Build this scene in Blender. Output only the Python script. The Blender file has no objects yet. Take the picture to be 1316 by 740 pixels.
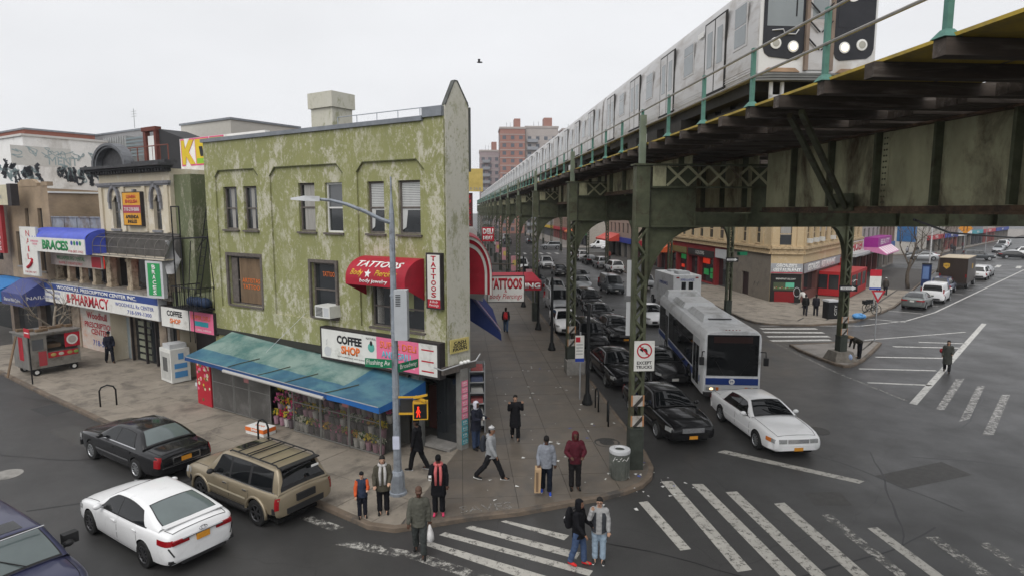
import bpy, bmesh, math, random
from mathutils import Vector, Matrix, Euler
R = math.radians
rnd = random.Random(7)
sc = bpy.context.scene
COL = sc.collection
# ---------------------------------------------------------------- camera
cam_d = bpy.data.cameras.new("camera"); cam = bpy.data.objects.new("camera", cam_d); COL.objects.link(cam)
cam.location = (0, 0, 8.6)
PITCH = math.atan(100 / 800)
cam.rotation_euler = (math.pi / 2 - PITCH, 0, 0)
cam_d.sensor_width = 36; cam_d.lens = 36 * 800 / 1316
cam_d.clip_start = .1; cam_d.clip_end = 3000
sc.camera = cam
# ---------------------------------------------------------------- overcast sky and weak soft sun
SUN_EL, SUN_AZ = R(50), R(200)
w = bpy.data.worlds.new("World"); sc.world = w; w.use_nodes = True
nt = w.node_tree; nt.nodes.clear()
sky = nt.nodes.new("ShaderNodeTexSky"); sky.sky_type = 'NISHITA'; sky.sun_disc = False
sky.sun_elevation = SUN_EL; sky.sun_rotation = SUN_AZ; sky.dust_density = 6; sky.air_density = 1.2
hs = nt.nodes.new("ShaderNodeHueSaturation"); hs.inputs['Saturation'].default_value = .12
mx = nt.nodes.new("ShaderNodeMixRGB"); mx.inputs[0].default_value = .88
mx.inputs[2].default_value = (8.0, 8.1, 8.35, 1)          # even cloud cover
bg = nt.nodes.new("ShaderNodeBackground"); bg.inputs['Strength'].default_value = .1
wo = nt.nodes.new("ShaderNodeOutputWorld")
nt.links.new(sky.outputs[0], hs.inputs['Color']); nt.links.new(hs.outputs[0], mx.inputs[1])
cl = nt.nodes.new("ShaderNodeTexNoise"); cl.inputs['Scale'].default_value = 2.2; cl.inputs['Detail'].default_value = 7; cl.inputs['Roughness'].default_value = .55
tcw = nt.nodes.new("ShaderNodeTexCoord"); mpw = nt.nodes.new("ShaderNodeMapping"); mpw.inputs['Scale'].default_value = (1,1,3); nt.links.new(tcw.outputs['Generated'], mpw.inputs[0]); nt.links.new(mpw.outputs[0], cl.inputs['Vector'])
clr = nt.nodes.new("ShaderNodeMapRange"); clr.inputs[1].default_value = .35; clr.inputs[2].default_value = .65; clr.inputs[3].default_value = .95; clr.inputs[4].default_value = 1.02; nt.links.new(cl.outputs[0], clr.inputs[0])
clm = nt.nodes.new("ShaderNodeVectorMath"); clm.operation = 'SCALE'; nt.links.new(mx.outputs[0], clm.inputs[0]); nt.links.new(clr.outputs[0], clm.inputs['Scale'])      # faint tone in the cloud deck
nt.links.new(clm.outputs[0], bg.inputs['Color']); nt.links.new(bg.outputs[0], wo.inputs['Surface'])
sd = bpy.data.lights.new("sun", 'SUN'); sd.energy = 1.5; sd.angle = R(60); sd.color = (1, .97, .93)
so = bpy.data.objects.new("sun", sd); COL.objects.link(so)
so.rotation_euler = (math.pi / 2 - SUN_EL, 0, math.pi - SUN_AZ); so.location = (0, 0, 60)
vs = sc.view_settings; vs.view_transform = 'Standard'; vs.look = 'None'; vs.exposure = 0.27; vs.gamma = 1; vs.use_curve_mapping = False
sc.cycles.max_bounces = 6; sc.cycles.transparent_max_bounces = 12

# ---------------------------------------------------------------- frames
# FL: along the green building's street front (x to the viewer's right, y into the building)
# BW: along the avenue under the tracks (x = n across, y = s along)
class Fr:
    def __init__(s, ox, oy, rz): s.o = Vector((ox, oy)); s.rz = rz; s.ex = Vector((math.cos(rz), math.sin(rz))); s.ey = Vector((-math.sin(rz), math.cos(rz)))
    def p(s, x, y, z=0): q = s.o + s.ex * x + s.ey * y; return Vector((q.x, q.y, z))
    def sub(s, x, y, r=0): q = s.p(x, y); return Fr(q.x, q.y, s.rz + r)
    def inv(s, P): d = Vector((P[0], P[1])) - s.o; return (d.dot(s.ex), d.dot(s.ey))
FL = Fr(-3.68, 21.89, R(-32.9))
BW = Fr(0, 0, R(4.75))
GE = Fr(26.66, 56.93, R(51.3))      # restaurant's side street front: x runs away up the street, y into the building

# ---------------------------------------------------------------- mesh builder
class MB:
    def __init__(s): s.v = []; s.f = []; s.m = []
    def add(s, vs, fs, mi=0):
        k = len(s.v); s.v += [tuple(v) for v in vs]
        for f in fs: s.f.append(tuple(i + k for i in f)); s.m.append(mi)
        return s
    def box(s, x0, x1, y0, y1, z0, z1, mi=0):
        if x0 > x1: x0, x1 = x1, x0
        if y0 > y1: y0, y1 = y1, y0
        if z0 > z1: z0, z1 = z1, z0
        return s.add([(x0,y0,z0),(x1,y0,z0),(x1,y1,z0),(x0,y1,z0),(x0,y0,z1),(x1,y0,z1),(x1,y1,z1),(x0,y1,z1)],
              [(0,3,2,1),(4,5,6,7),(0,1,5,4),(1,2,6,5),(2,3,7,6),(3,0,4,7)], mi)
    def cbox(s, c, sx, sy, sz, mi=0): return s.box(c[0]-sx/2, c[0]+sx/2, c[1]-sy/2, c[1]+sy/2, c[2]-sz/2, c[2]+sz/2, mi)
    def beam(s, p0, p1, w_, h_, mi=0, up=(0,0,1)):
        p0 = Vector(p0); p1 = Vector(p1); d = (p1-p0).normalized(); u = Vector(up)
        if abs(d.dot(u)) > .98: u = Vector((0,1,0))
        r = d.cross(u).normalized()*w_/2; u = r.cross(d).normalized()*h_/2
        vs = [p+a*r+b*u for p in (p0,p1) for a,b in ((-1,-1),(1,-1),(1,1),(-1,1))]
        return s.add(vs, [(3,2,1,0),(4,5,6,7),(0,1,5,4),(1,2,6,5),(2,3,7,6),(3,0,4,7)], mi)
    def poly(s, pts, mi=0): return s.add(pts, [tuple(range(len(pts)))], mi)
    def prism(s, pts, a, b, ax='z', mi=0):
        n = len(pts)
        def q(p, t): return (p[0],p[1],t) if ax == 'z' else ((p[0],t,p[1]) if ax == 'y' else (t,p[0],p[1]))
        vs = [q(p,a) for p in pts]+[q(p,b) for p in pts]
        fs = [tuple(range(n-1,-1,-1)), tuple(range(n,2*n))]+[(i,(i+1)%n,(i+1)%n+n,i+n) for i in range(n)]
        return s.add(vs, fs, mi)
    def tube(s, pts, r, n=6, mi=0, cap=True):
        pts = [Vector(p) for p in pts]; k = len(pts); rs = r if isinstance(r,(list,tuple)) else [r]*k
        vs = []; prev = None
        for i,p in enumerate(pts):
            d = (pts[min(i+1,k-1)]-pts[max(i-1,0)])
            d = d.normalized() if d.length > 1e-9 else Vector((0,0,1))
            if prev is None: u = d.orthogonal().normalized()
            else:
                u = prev-d*prev.dot(d); u = u.normalized() if u.length > 1e-6 else d.orthogonal().normalized()
            prev = u; v = d.cross(u)
            vs += [p+(u*math.cos(2*math.pi*j/n)+v*math.sin(2*math.pi*j/n))*rs[i] for j in range(n)]
        fs = [(i*n+j, i*n+(j+1)%n, (i+1)*n+(j+1)%n, (i+1)*n+j) for i in range(k-1) for j in range(n)]
        if cap: fs += [tuple(range(n-1,-1,-1)), tuple((k-1)*n+j for j in range(n))]
        return s.add(vs, fs, mi)
    def lathe(s, prof, n=16, c=(0,0,0), mi=0, ax='z', cap=True):
        vs = []
        for (r,z) in prof:
            for j in range(n):
                a = 2*math.pi*j/n; x, y = r*math.cos(a), r*math.sin(a)
                vs.append((c[0]+x,c[1]+y,c[2]+z) if ax == 'z' else ((c[0]+x,c[1]+z,c[2]+y) if ax == 'y' else (c[0]+z,c[1]+x,c[2]+y)))
        k = len(prof)
        fs = [(i*n+j, i*n+(j+1)%n, (i+1)*n+(j+1)%n, (i+1)*n+j) for i in range(k-1) for j in range(n)]
        if cap: fs += [tuple(range(n-1,-1,-1)), tuple((k-1)*n+j for j in range(n))]
        return s.add(vs, fs, mi)
    def ball(s, c, rx, ry=None, rz=None, nu=10, nv=7, mi=0):
        ry = ry or rx; rz = rz or rx
        vs = [(c[0],c[1],c[2]-rz)]
        for i in range(1,nv):
            t = -math.pi/2+math.pi*i/nv
            for j in range(nu):
                a = 2*math.pi*j/nu; vs.append((c[0]+rx*math.cos(t)*math.cos(a), c[1]+ry*math.cos(t)*math.sin(a), c[2]+rz*math.sin(t)))
        vs.append((c[0],c[1],c[2]+rz)); L = len(vs)-1
        fs = [(0,1+(j+1)%nu,1+j) for j in range(nu)]
        for i in range(nv-2):
            for j in range(nu): fs.append((1+i*nu+j,1+i*nu+(j+1)%nu,1+(i+1)*nu+(j+1)%nu,1+(i+1)*nu+j))
        fs += [(L,1+(nv-2)*nu+j,1+(nv-2)*nu+(j+1)%nu) for j in range(nu)]
        return s.add(vs, fs, mi)
    def grid(s, rows, mi=0, close=False):
        n = len(rows[0]); vs = [p for r in rows for p in r]
        fs = [(i*n+j,i*n+j+1,(i+1)*n+j+1,(i+1)*n+j) for i in range(len(rows)-1) for j in range(n-1)]
        if close: fs += [(i*n+n-1,i*n,(i+1)*n,(i+1)*n+n-1) for i in range(len(rows)-1)]
        return s.add(vs, fs, mi)
    def wall(s, x0, x1, z0, z1, holes=(), y=0, reveal=.2, mi=0, mr=None):
        """vertical wall facing -y with rectangular openings and their reveals"""
        xs = sorted({x0,x1,*[min(max(h[i],x0),x1) for h in holes for i in (0,1)]}); zs = sorted({z0,z1,*[min(max(h[i],z0),z1) for h in holes for i in (2,3)]})
        for i in range(len(xs)-1):
            for j in range(len(zs)-1):
                cx, cz = (xs[i]+xs[i+1])/2, (zs[j]+zs[j+1])/2
                if any(h[0]<cx<h[1] and h[2]<cz<h[3] for h in holes): continue
                s.poly([(xs[i],y,zs[j]),(xs[i+1],y,zs[j]),(xs[i+1],y,zs[j+1]),(xs[i],y,zs[j+1])], mi)
        mr = mi if mr is None else mr
        for (a,b,c,d) in holes:
            s.poly([(a,y,c),(a,y+reveal,c),(b,y+reveal,c),(b,y,c)][::-1], mr); s.poly([(a,y,d),(b,y,d),(b,y+reveal,d),(a,y+reveal,d)][::-1], mr)
            s.poly([(a,y,c),(a,y,d),(a,y+reveal,d),(a,y+reveal,c)][::-1], mr); s.poly([(b,y,c),(b,y+reveal,c),(b,y+reveal,d),(b,y,d)][::-1], mr)
        return s
    def mesh(s, name, mats, smooth=False):
        me = bpy.data.meshes.new(name); me.from_pydata(s.v, [], s.f)
        for m in (mats if isinstance(mats,(list,tuple)) else [mats]): me.materials.append(m)
        if len(me.materials) > 1: me.polygons.foreach_set('material_index', s.m)
        if smooth:
            me.polygons.foreach_set('use_smooth', [True]*len(me.polygons))
            if smooth is not True: me.set_sharp_from_angle(angle=R(smooth))
        me.validate(); me.update()
        return me
    def build(s, name, mats, parent=None, loc=(0,0,0), rz=0, smooth=False, label=None, cat=None, group=None, kind=None):
        return put(name, s.mesh(name, mats, smooth), parent, loc, rz, label, cat, group, kind)
def tag(o, label=None, cat=None, group=None, kind=None):
    if label: o['label'] = label
    if cat: o['category'] = cat
    if group: o['group'] = group
    if kind: o['kind'] = kind
    return o
def put(name, me, parent=None, loc=(0,0,0), rz=0, label=None, cat=None, group=None, kind=None):
    o = bpy.data.objects.new(name, me); COL.objects.link(o); o.parent = parent
    o.location = loc; o.rotation_euler = (0,0,rz)
    return tag(o, label, cat, group, kind)
def thing(name, label, cat, loc=(0,0,0), rz=0, group=None):
    o = bpy.data.objects.new(name, None); COL.objects.link(o); o.empty_display_size = .3
    o.location = loc; o.rotation_euler = (0,0,rz)
    return tag(o, label, cat, group)
KIDS = {}
def copy_tree(o, parent=None):
    c = o.copy(); COL.objects.link(c); c.parent = parent
    for ch in list(o.children): copy_tree(ch, c)
    return c
def text(s, size, m, parent, at, right=(1,0,0), up=(0,0,1), width=None, name='lettering', bold=.0, shear=0, ext=.004, fn=None, align='CENTER', spacing=1, line=1):
    cu = bpy.data.curves.new(name, 'FONT'); cu.body = s; cu.size = 1; cu.align_x = align; cu.align_y = 'CENTER'
    cu.offset = bold; cu.shear = shear; cu.extrude = 0; cu.space_character = spacing; cu.space_line = line; cu.resolution_u = 2
    to = bpy.data.objects.new('tmp', cu); me = bpy.data.meshes.new_from_object(to); bpy.data.objects.remove(to); bpy.data.curves.remove(cu)
    xs = [v.co.x for v in me.vertices]; ys = [v.co.y for v in me.vertices]
    if not xs: return None
    W = max(xs)-min(xs); H = max(ys)-min(ys)
    n = s.count('\n')+1
    sy = size if n == 1 else size
    k = sy/.72; kx = k if width is None else width/W
    cy = (max(ys)+min(ys))/2; cx = (max(xs)+min(xs))/2 if align == 'CENTER' else min(xs)
    r = Vector(right).normalized(); u = Vector(up).normalized(); nn = r.cross(u)
    bm = bmesh.new(); bm.from_mesh(me)
    ret = bmesh.ops.extrude_face_region(bm, geom=bm.faces[:])
    for v in ret['geom']:
        if isinstance(v, bmesh.types.BMVert): v.co.z += 1
    for v in bm.verts:
        x, y, z = (v.co.x-cx)*kx, (v.co.y-cy)*k, v.co.z*ext
        v.co = Vector(fn(x, y, z)) if fn else Vector(at)+r*x+u*y+nn*z
    bmesh.ops.recalc_face_normals(bm, faces=bm.faces[:])
    bm.to_mesh(me); bm.free(); me.materials.clear(); me.materials.append(m); me.name = name
    return put(name, me, parent)

TMP = bpy.data.scenes.new('tmp')
def evaluated(o):
    vl = TMP.view_layers[0]; vl.update(); dg = vl.depsgraph; dg.update(); return bpy.data.meshes.new_from_object(o.evaluated_get(dg), depsgraph=dg)
# ---------------------------------------------------------------- materials
def N(nt, t, **kw):
    n = nt.nodes.new(t)
    for k, v in kw.items():
        if k in n.inputs: n.inputs[k].default_value = v
        else: setattr(n, k, v)
    return n
def c4(c): return (c[0], c[1], c[2], 1)
def mat(name, col, rough=.7, metal=0, var=.15, scale=2.5, bump=0, bscale=60, spec=.22, coat=0, dirt=None, damt=.35, dscale=.8, hue=0, emis=None, estr=0, stretch=None, world=False):
    m = bpy.data.materials.new(name); m.use_nodes = True; nt = m.node_tree; nt.nodes.clear(); L = nt.links.new
    out = N(nt,'ShaderNodeOutputMaterial'); b = N(nt,'ShaderNodeBsdfPrincipled'); L(b.outputs[0], out.inputs[0])
    b.inputs['Roughness'].default_value = rough; b.inputs['Metallic'].default_value = metal
    b.inputs['Specular IOR Level'].default_value = spec; b.inputs['Coat Weight'].default_value = coat; b.inputs['Coat Roughness'].default_value = .06
    tc = N(nt,'ShaderNodeTexCoord'); vec = tc.outputs['Object'] if not world else N(nt,'ShaderNodeNewGeometry').outputs['Position']
    if stretch:
        mp = N(nt,'ShaderNodeMapping'); mp.inputs['Scale'].default_value = stretch; L(vec, mp.inputs[0]); vec = mp.outputs[0]
    no = N(nt,'ShaderNodeTexNoise', Scale=scale, Detail=6, Roughness=.65); L(vec, no.inputs['Vector'])
    mr = N(nt,'ShaderNodeMapRange'); mr.inputs[1].default_value = .3; mr.inputs[2].default_value = .7; mr.inputs[3].default_value = 1-var; mr.inputs[4].default_value = 1+var
    L(no.outputs[0], mr.inputs[0])
    sc_ = N(nt,'ShaderNodeVectorMath', operation='SCALE'); sc_.inputs[0].default_value = col[:3]; L(mr.outputs[0], sc_.inputs['Scale'])
    c = sc_.outputs[0]
    if hue:
        oi = N(nt,'ShaderNodeObjectInfo'); m2 = N(nt,'ShaderNodeMapRange'); m2.inputs[3].default_value = 1-hue; m2.inputs[4].default_value = 1+hue; L(oi.outputs['Random'], m2.inputs[0])
        s2 = N(nt,'ShaderNodeVectorMath', operation='SCALE'); L(c, s2.inputs[0]); L(m2.outputs[0], s2.inputs['Scale']); c = s2.outputs[0]
    if dirt:
        n2 = N(nt,'ShaderNodeTexNoise', Scale=dscale, Detail=8, Roughness=.7, Distortion=.4); L(vec, n2.inputs['Vector'])
        r2 = N(nt,'ShaderNodeMapRange'); r2.inputs[1].default_value = .62-damt*.35; r2.inputs[2].default_value = .78-damt*.3; L(n2.outputs[0], r2.inputs[0])
        mm = N(nt,'ShaderNodeMixRGB'); mm.inputs[2].default_value = c4(dirt); L(r2.outputs[0], mm.inputs[0]); L(c, mm.inputs[1]); c = mm.outputs[0]
    L(c, b.inputs['Base Color'])
    if bump:
        n3 = N(nt,'ShaderNodeTexNoise', Scale=bscale, Detail=4); L(vec, n3.inputs['Vector'])
        bp = N(nt,'ShaderNodeBump', Strength=bump, Distance=.02); L(n3.outputs[0], bp.inputs['Height']); L(bp.outputs[0], b.inputs['Normal'])
    if emis: b.inputs['Emission Color'].default_value = c4(emis); b.inputs['Emission Strength'].default_value = estr
    return m
_fl = {}
def flat(col, rough=.6, name='paint', var=.06, **kw):
    k = (tuple(col), rough, name)
    if k not in _fl: _fl[k] = mat(name, col, rough, var=var, **kw)
    return _fl[k]
def stucco(name, base, patch, pale, dark, amt=.5, sc1=.55):
    m = bpy.data.materials.new(name); m.use_nodes = True; nt = m.node_tree; nt.nodes.clear(); L = nt.links.new
    out = N(nt,'ShaderNodeOutputMaterial'); b = N(nt,'ShaderNodeBsdfPrincipled', Roughness=.85); b.inputs['Specular IOR Level'].default_value = .2; L(b.outputs[0], out.inputs[0])
    tc = N(nt,'ShaderNodeTexCoord'); mp = N(nt,'ShaderNodeMapping'); mp.inputs['Scale'].default_value = (1,1,.6); L(tc.outputs['Object'], mp.inputs[0]); v = mp.outputs[0]
    def noise(s, det=8, ro=.7, dist=0):
        n = N(nt,'ShaderNodeTexNoise', Scale=s, Detail=det, Roughness=ro, Distortion=dist); L(v, n.inputs['Vector']); return n.outputs[0]
    def ramp(o, a, bb):
        r = N(nt,'ShaderNodeMapRange'); r.inputs[1].default_value = a; r.inputs[2].default_value = bb; L(o, r.inputs[0]); return r.outputs[0]
    def mixc(f, a, bcol):
        k = N(nt,'ShaderNodeMixRGB'); L(f, k.inputs[0])
        if isinstance(a, tuple): k.inputs[1].default_value = c4(a)
        else: L(a, k.inputs[1])
        k.inputs[2].default_value = c4(bcol); return k.outputs[0]
    def mul(a, bb):
        k = N(nt,'ShaderNodeMath', operation='MULTIPLY'); L(a, k.inputs[0]); L(bb, k.inputs[1]); return k.outputs[0]
    c = mixc(ramp(noise(.9), .35, .7), tuple(base), patch)
    f1 = mul(ramp(noise(sc1, 12, .8, .35), .57-.12*amt, .62-.12*amt), ramp(noise(4.5, 10, .85), .44, .51))
    f1 = mul(f1, ramp(noise(.42, 4, .6), .34, .50)); c = mixc(f1, c, pale)
    f2 = mul(ramp(noise(9, 6, .8), .54, .60), ramp(noise(1.3), .42, .6)); c = mixc(f2, c, pale)
    c = mixc(mul(ramp(noise(1.7, 9, .8, 1), .58, .75), ramp(noise(11, 4, .7), .4, .7)), c, dark)
    L(c, b.inputs['Base Color'])
    bp = N(nt,'ShaderNodeBump', Strength=.35, Distance=.02); L(noise(22), bp.inputs['Height']); L(bp.outputs[0], b.inputs['Normal'])
    return m
def glassy(name, col, rough=.05, alpha=1.0, spec=.8):
    m = bpy.data.materials.new(name); m.use_nodes = True; nt = m.node_tree; L = nt.links.new
    b = nt.nodes['Principled BSDF']; b.inputs['Roughness'].default_value = rough; b.inputs['Specular IOR Level'].default_value = spec
    tc = N(nt,'ShaderNodeTexCoord'); n = N(nt,'ShaderNodeTexNoise', Scale=1.4, Detail=4); L(tc.outputs['Object'], n.inputs['Vector'])
    k = N(nt,'ShaderNodeMixRGB'); L(n.outputs[0], k.inputs[0]); k.inputs[1].default_value = c4([x*.7 for x in col]); k.inputs[2].default_value = c4([x*1.3 for x in col]); L(k.outputs[0], b.inputs['Base Color'])
    b.inputs['Alpha'].default_value = alpha
    return m
def brickmat(name, c1, c2, mortar, scale=4.5, axis='x'):
    m = bpy.data.materials.new(name); m.use_nodes = True; nt = m.node_tree; L = nt.links.new
    b = nt.nodes['Principled BSDF']; b.inputs['Roughness'].default_value = .88
    tc = N(nt,'ShaderNodeTexCoord'); sx = N(nt,'ShaderNodeSeparateXYZ'); L(tc.outputs['Object'], sx.inputs[0])
    cb = N(nt,'ShaderNodeCombineXYZ')
    ad = N(nt,'ShaderNodeMath', operation='ADD'); L(sx.outputs['X'], ad.inputs[0]); L(sx.outputs['Y'], ad.inputs[1])
    L(ad.outputs[0], cb.inputs['X']); L(sx.outputs['Z'], cb.inputs['Y'])
    br = N(nt,'ShaderNodeTexBrick'); br.inputs['Scale'].default_value = scale; br.inputs['Color1'].default_value = c4(c1); br.inputs['Color2'].default_value = c4(c2); br.inputs['Mortar'].default_value = c4(mortar)
    br.inputs['Mortar Size'].default_value = .018; L(cb.outputs[0], br.inputs['Vector'])
    no = N(nt,'ShaderNodeTexNoise', Scale=.8, Detail=7); L(tc.outputs['Object'], no.inputs['Vector'])
    mr = N(nt,'ShaderNodeMapRange'); mr.inputs[1].default_value = .3; mr.inputs[2].default_value = .7; mr.inputs[3].default_value = .7; mr.inputs[4].default_value = 1.15; L(no.outputs[0], mr.inputs[0])
    s2 = N(nt,'ShaderNodeVectorMath', operation='SCALE'); L(br.outputs['Color'], s2.inputs[0]); L(mr.outputs[0], s2.inputs['Scale']); L(s2.outputs[0], b.inputs['Base Color'])
    return m

WHITE = flat((.72,.72,.70), .5, 'white_paint'); BLACK = flat((.02,.02,.022), .5, 'black_paint'); DARK = flat((.03,.032,.035), .7, 'dark_void')
RED = flat((.42,.02,.035), .5, 'red_paint'); GREEN = flat((.02,.22,.07), .5, 'green_paint'); BLUE = flat((.02,.05,.30), .5, 'blue_paint')
YELLOW = flat((.62,.42,.04), .5, 'yellow_paint'); ORANGE = flat((.70,.16,.03), .5, 'orange_paint'); PINK = flat((.72,.16,.28), .5, 'pink_paint')
GREY = flat((.28,.29,.30), .6, 'grey_paint'); LGREY = flat((.48,.49,.50), .5, 'light_grey_paint'); TEAL = flat((.03,.30,.36), .5, 'teal_paint')
STEEL = mat('galvanised_steel', (.33,.36,.40), .45, .5, var=.18, scale=6, dirt=(.12,.12,.12), damt=.2, dscale=3)
ALU = mat('brushed_metal', (.42,.42,.42), .35, .85, var=.1, scale=5)
CONC = mat('concrete', (.25,.24,.225), .85, var=.22, scale=3, bump=.3, dirt=(.10,.095,.09), damt=.35)
# ================================================================ GROUND
def asphalt():
    m = bpy.data.materials.new('asphalt'); m.use_nodes = True; nt = m.node_tree; L = nt.links.new
    b = nt.nodes['Principled BSDF']; b.inputs['Specular IOR Level'].default_value = .38
    tc = N(nt,'ShaderNodeTexCoord'); v = tc.outputs['Object']
    def no(s, d=8, r=.65, di=0): n = N(nt,'ShaderNodeTexNoise', Scale=s, Detail=d, Roughness=r, Distortion=di); L(v, n.inputs['Vector']); return n.outputs[0]
    def rg(o, a, bb, c=0, d=1): r = N(nt,'ShaderNodeMapRange'); r.inputs[1].default_value=a; r.inputs[2].default_value=bb; r.inputs[3].default_value=c; r.inputs[4].default_value=d; L(o, r.inputs[0]); return r.outputs[0]
    big = rg(no(.11, 5), .35, .65, .039, .053); med = rg(no(.9, 8, .75), .3, .7, .86, 1.14); fin = rg(no(38, 3), .3, .7, .8, 1.2)
    def mul(a, c): k = N(nt,'ShaderNodeMath', operation='MULTIPLY'); L(a,k.inputs[0]); L(c,k.inputs[1]); return k.outputs[0]
    val = mul(mul(big, med), fin)
    vo = N(nt,'ShaderNodeTexVoronoi', feature='DISTANCE_TO_EDGE', Scale=.17)
    wv = N(nt,'ShaderNodeTexNoise', Scale=.8, Detail=6); L(v, wv.inputs['Vector']); mx_ = N(nt,'ShaderNodeMixRGB'); mx_.inputs[0].default_value=.5; mx_.blend_type='ADD'; L(v, mx_.inputs[1]); L(wv.outputs['Color'], mx_.inputs[2]); L(mx_.outputs[0], vo.inputs['Vector'])
    val = mul(val, rg(vo.outputs['Distance'], .001, .0025, .75, 1))
    cc = N(nt,'ShaderNodeCombineXYZ'); 
    for i, s_ in enumerate((1.02, 1.0, .98)):
        k = N(nt,'ShaderNodeMath', operation='MULTIPLY'); k.inputs[1].default_value = s_; L(val, k.inputs[0]); L(k.outputs[0], cc.inputs[i])
    L(cc.outputs[0], b.inputs['Base Color'])
    L(rg(no(.35, 6), .35, .65, .36, .54), b.inputs['Roughness'])
    bp = N(nt,'ShaderNodeBump', Strength=.35, Distance=.01); L(no(55, 3), bp.inputs['Height']); L(bp.outputs[0], b.inputs['Normal'])
    return m
ASPH = asphalt()
def worn(name, col, thr=.40, soft=.12, scale=5):
    m = bpy.data.materials.new(name); m.use_nodes = True; nt = m.node_tree; L = nt.links.new
    b = nt.nodes['Principled BSDF']; b.inputs['Roughness'].default_value = .6
    tc = N(nt,'ShaderNodeTexCoord')
    n = N(nt,'ShaderNodeTexNoise', Scale=scale, Detail=9, Roughness=.8); L(tc.outputs['Object'], n.inputs['Vector'])
    r = N(nt,'ShaderNodeMapRange'); r.inputs[1].default_value = thr; r.inputs[2].default_value = thr+soft; L(n.outputs[0], r.inputs[0]); L(r.outputs[0], b.inputs['Alpha'])
    n2 = N(nt,'ShaderNodeTexNoise', Scale=2, Detail=6); L(tc.outputs['Object'], n2.inputs['Vector'])
    k = N(nt,'ShaderNodeMixRGB'); L(n2.outputs[0], k.inputs[0]); k.inputs[1].default_value = c4([x*.72 for x in col]); k.inputs[2].default_value = c4([x*1.12 for x in col]); L(k.outputs[0], b.inputs['Base Color'])
    return m
PAINT = worn('road_paint', (.44,.425,.385), .36, .13); PAINT_OLD = worn('worn_road_paint', (.38,.37,.34), .47, .10, 4); PAINT_FAR = worn('far_road_paint', (.55,.54,.51), .30, .2)
g = MB().poly([(-900,-300,0),(900,-300,0),(900,1500,0),(-900,1500,0)]); g.build('road', ASPH, kind='structure')

def quad_strip(p0, p1, w_):
    p0 = Vector((*p0,0)); p1 = Vector((*p1,0)); d = (p1-p0).normalized(); r = Vector((-d.y,d.x,0))*w_/2
    return [p0-r,p1-r,p1+r,p0+r]
def marking(pts, m=PAINT, name='crosswalk_stripe'):
    return MB().poly([(p[0],p[1],.004) for p in pts]).build(name, m, MARK)
MARK = thing('road_markings', None, None); MARK['kind'] = 'structure'; MARK.name = 'road_markings'
def bw(n, s): q = BW.p(n, s); return (q.x, q.y)
def wob(a, b, w0, k=1):   # a stripe with slightly ragged corners
    return [(p.x+rnd.uniform(-.02,.02)*k, p.y+rnd.uniform(-.03,.03)*k) for p in quad_strip(a, b, w0)]
for (n0,s0,n1,s1,w_,m) in [(5.36,17.22,5.66,14.55,.30,PAINT),(6.53,18.55,6.75,13.5,.37,PAINT),(7.40,18.25,7.72,12.2,.36,PAINT),(8.25,17.65,8.45,12.2,.35,PAINT),(9.34,16.8,9.42,12.2,.35,PAINT),(10.3,16.0,10.4,12.0,.32,PAINT_OLD),(11.15,15.2,11.2,12.0,.33,PAINT),(12.4,14.6,12.35,11.5,.33,PAINT_OLD),(13.5,14.2,13.4,11.3,.33,PAINT_OLD)]:
    marking(wob(bw(n0,s0), bw(n1,s1), w_), m)
for q in [[(-.32,16.41),(-.17,16.47),(1.53,15.66),(1.37,15.42)],[(-1.29,16.05),(-1.11,16.18),(1.73,14.82),(1.6,14.52)],[(-1.95,15.68),(-1.8,15.83),(1.95,14.02),(1.83,13.8)],[(-2.43,15.27),(-2.24,15.4),(1.2,13.6),(.95,13.3)]]: marking(q)
marking([(-2.9,14.75),(-2.5,14.9),(1.0,13.0),(.6,12.8)], PAINT_OLD)
marking([(7.36,21.42),(7.69,21.62),(11.3,19.02),(11.02,18.83)], PAINT)
marking([(-6.0,16.6),(-5.7,16.75),(-4.6,16.1),(-4.9,15.9)], PAINT_OLD, 'stop_line'); marking([(-4.6,15.2),(-4.2,15.4),(-2.6,14.9),(-2.9,14.6)], PAINT_OLD, 'stop_line')
for a, b, w_, m in [((17.95,27.0),(36.1,46.9),.3,PAINT_FAR),((17.18,39.93),(17.33,32.5),.13,PAINT_OLD),((17.33,32.5),(17.98,27.4),.13,PAINT_OLD),((23.5,40.8),(32.3,43.6),.16,PAINT_FAR),
    ((21.47,36.0),(25.8,35.65),.24,PAINT_FAR),((18.99,33.25),(22.95,32.85),.22,PAINT_FAR),((17.9,30.5),(20.8,30.0),.22,PAINT_FAR),((24.24,38.85),(28.2,38.4),.24,PAINT_FAR),((26.74,40.2),(29.5,39.7),.22,PAINT_FAR),
    ((18.64,46.0),(26.24,46.0),.14,PAINT_FAR),((26.24,46.0),(30.97,48.15),.14,PAINT_FAR),((30.97,48.15),(35.93,52.2),.14,PAINT_FAR),((35.93,52.2),(74.15,89.8),.16,PAINT_FAR)]:
    marking(quad_strip(a,b,w_), m, 'lane_line')
for q in [[(22.73,31.08),(23.29,31.22),(18.8,26.2),(18.41,26.2)],[(22.86,29.78),(23.36,29.91),(19.04,25.02),(18.34,24.66)],[(23.07,28.46),(23.45,28.46),(18.6,23.15),(18.16,23.15)],[(23.3,27.0),(23.75,27.0),(19.4,22.2),(18.9,22.1)],[(23.5,25.6),(24.0,25.6),(19.6,21.0),(19.2,20.9)]]: marking(q, worn('half_worn_paint', (.42,.41,.39), .42, .14, 5))
for a, b in [((18.2,44.85),(22.3,44.85)),((17.9,43.55),(22.1,43.4)),((17.55,42.0),(21.8,42.05)),((17.2,40.6),(21.3,40.85))]: marking(quad_strip(a,b,.5), PAINT_FAR)
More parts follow.
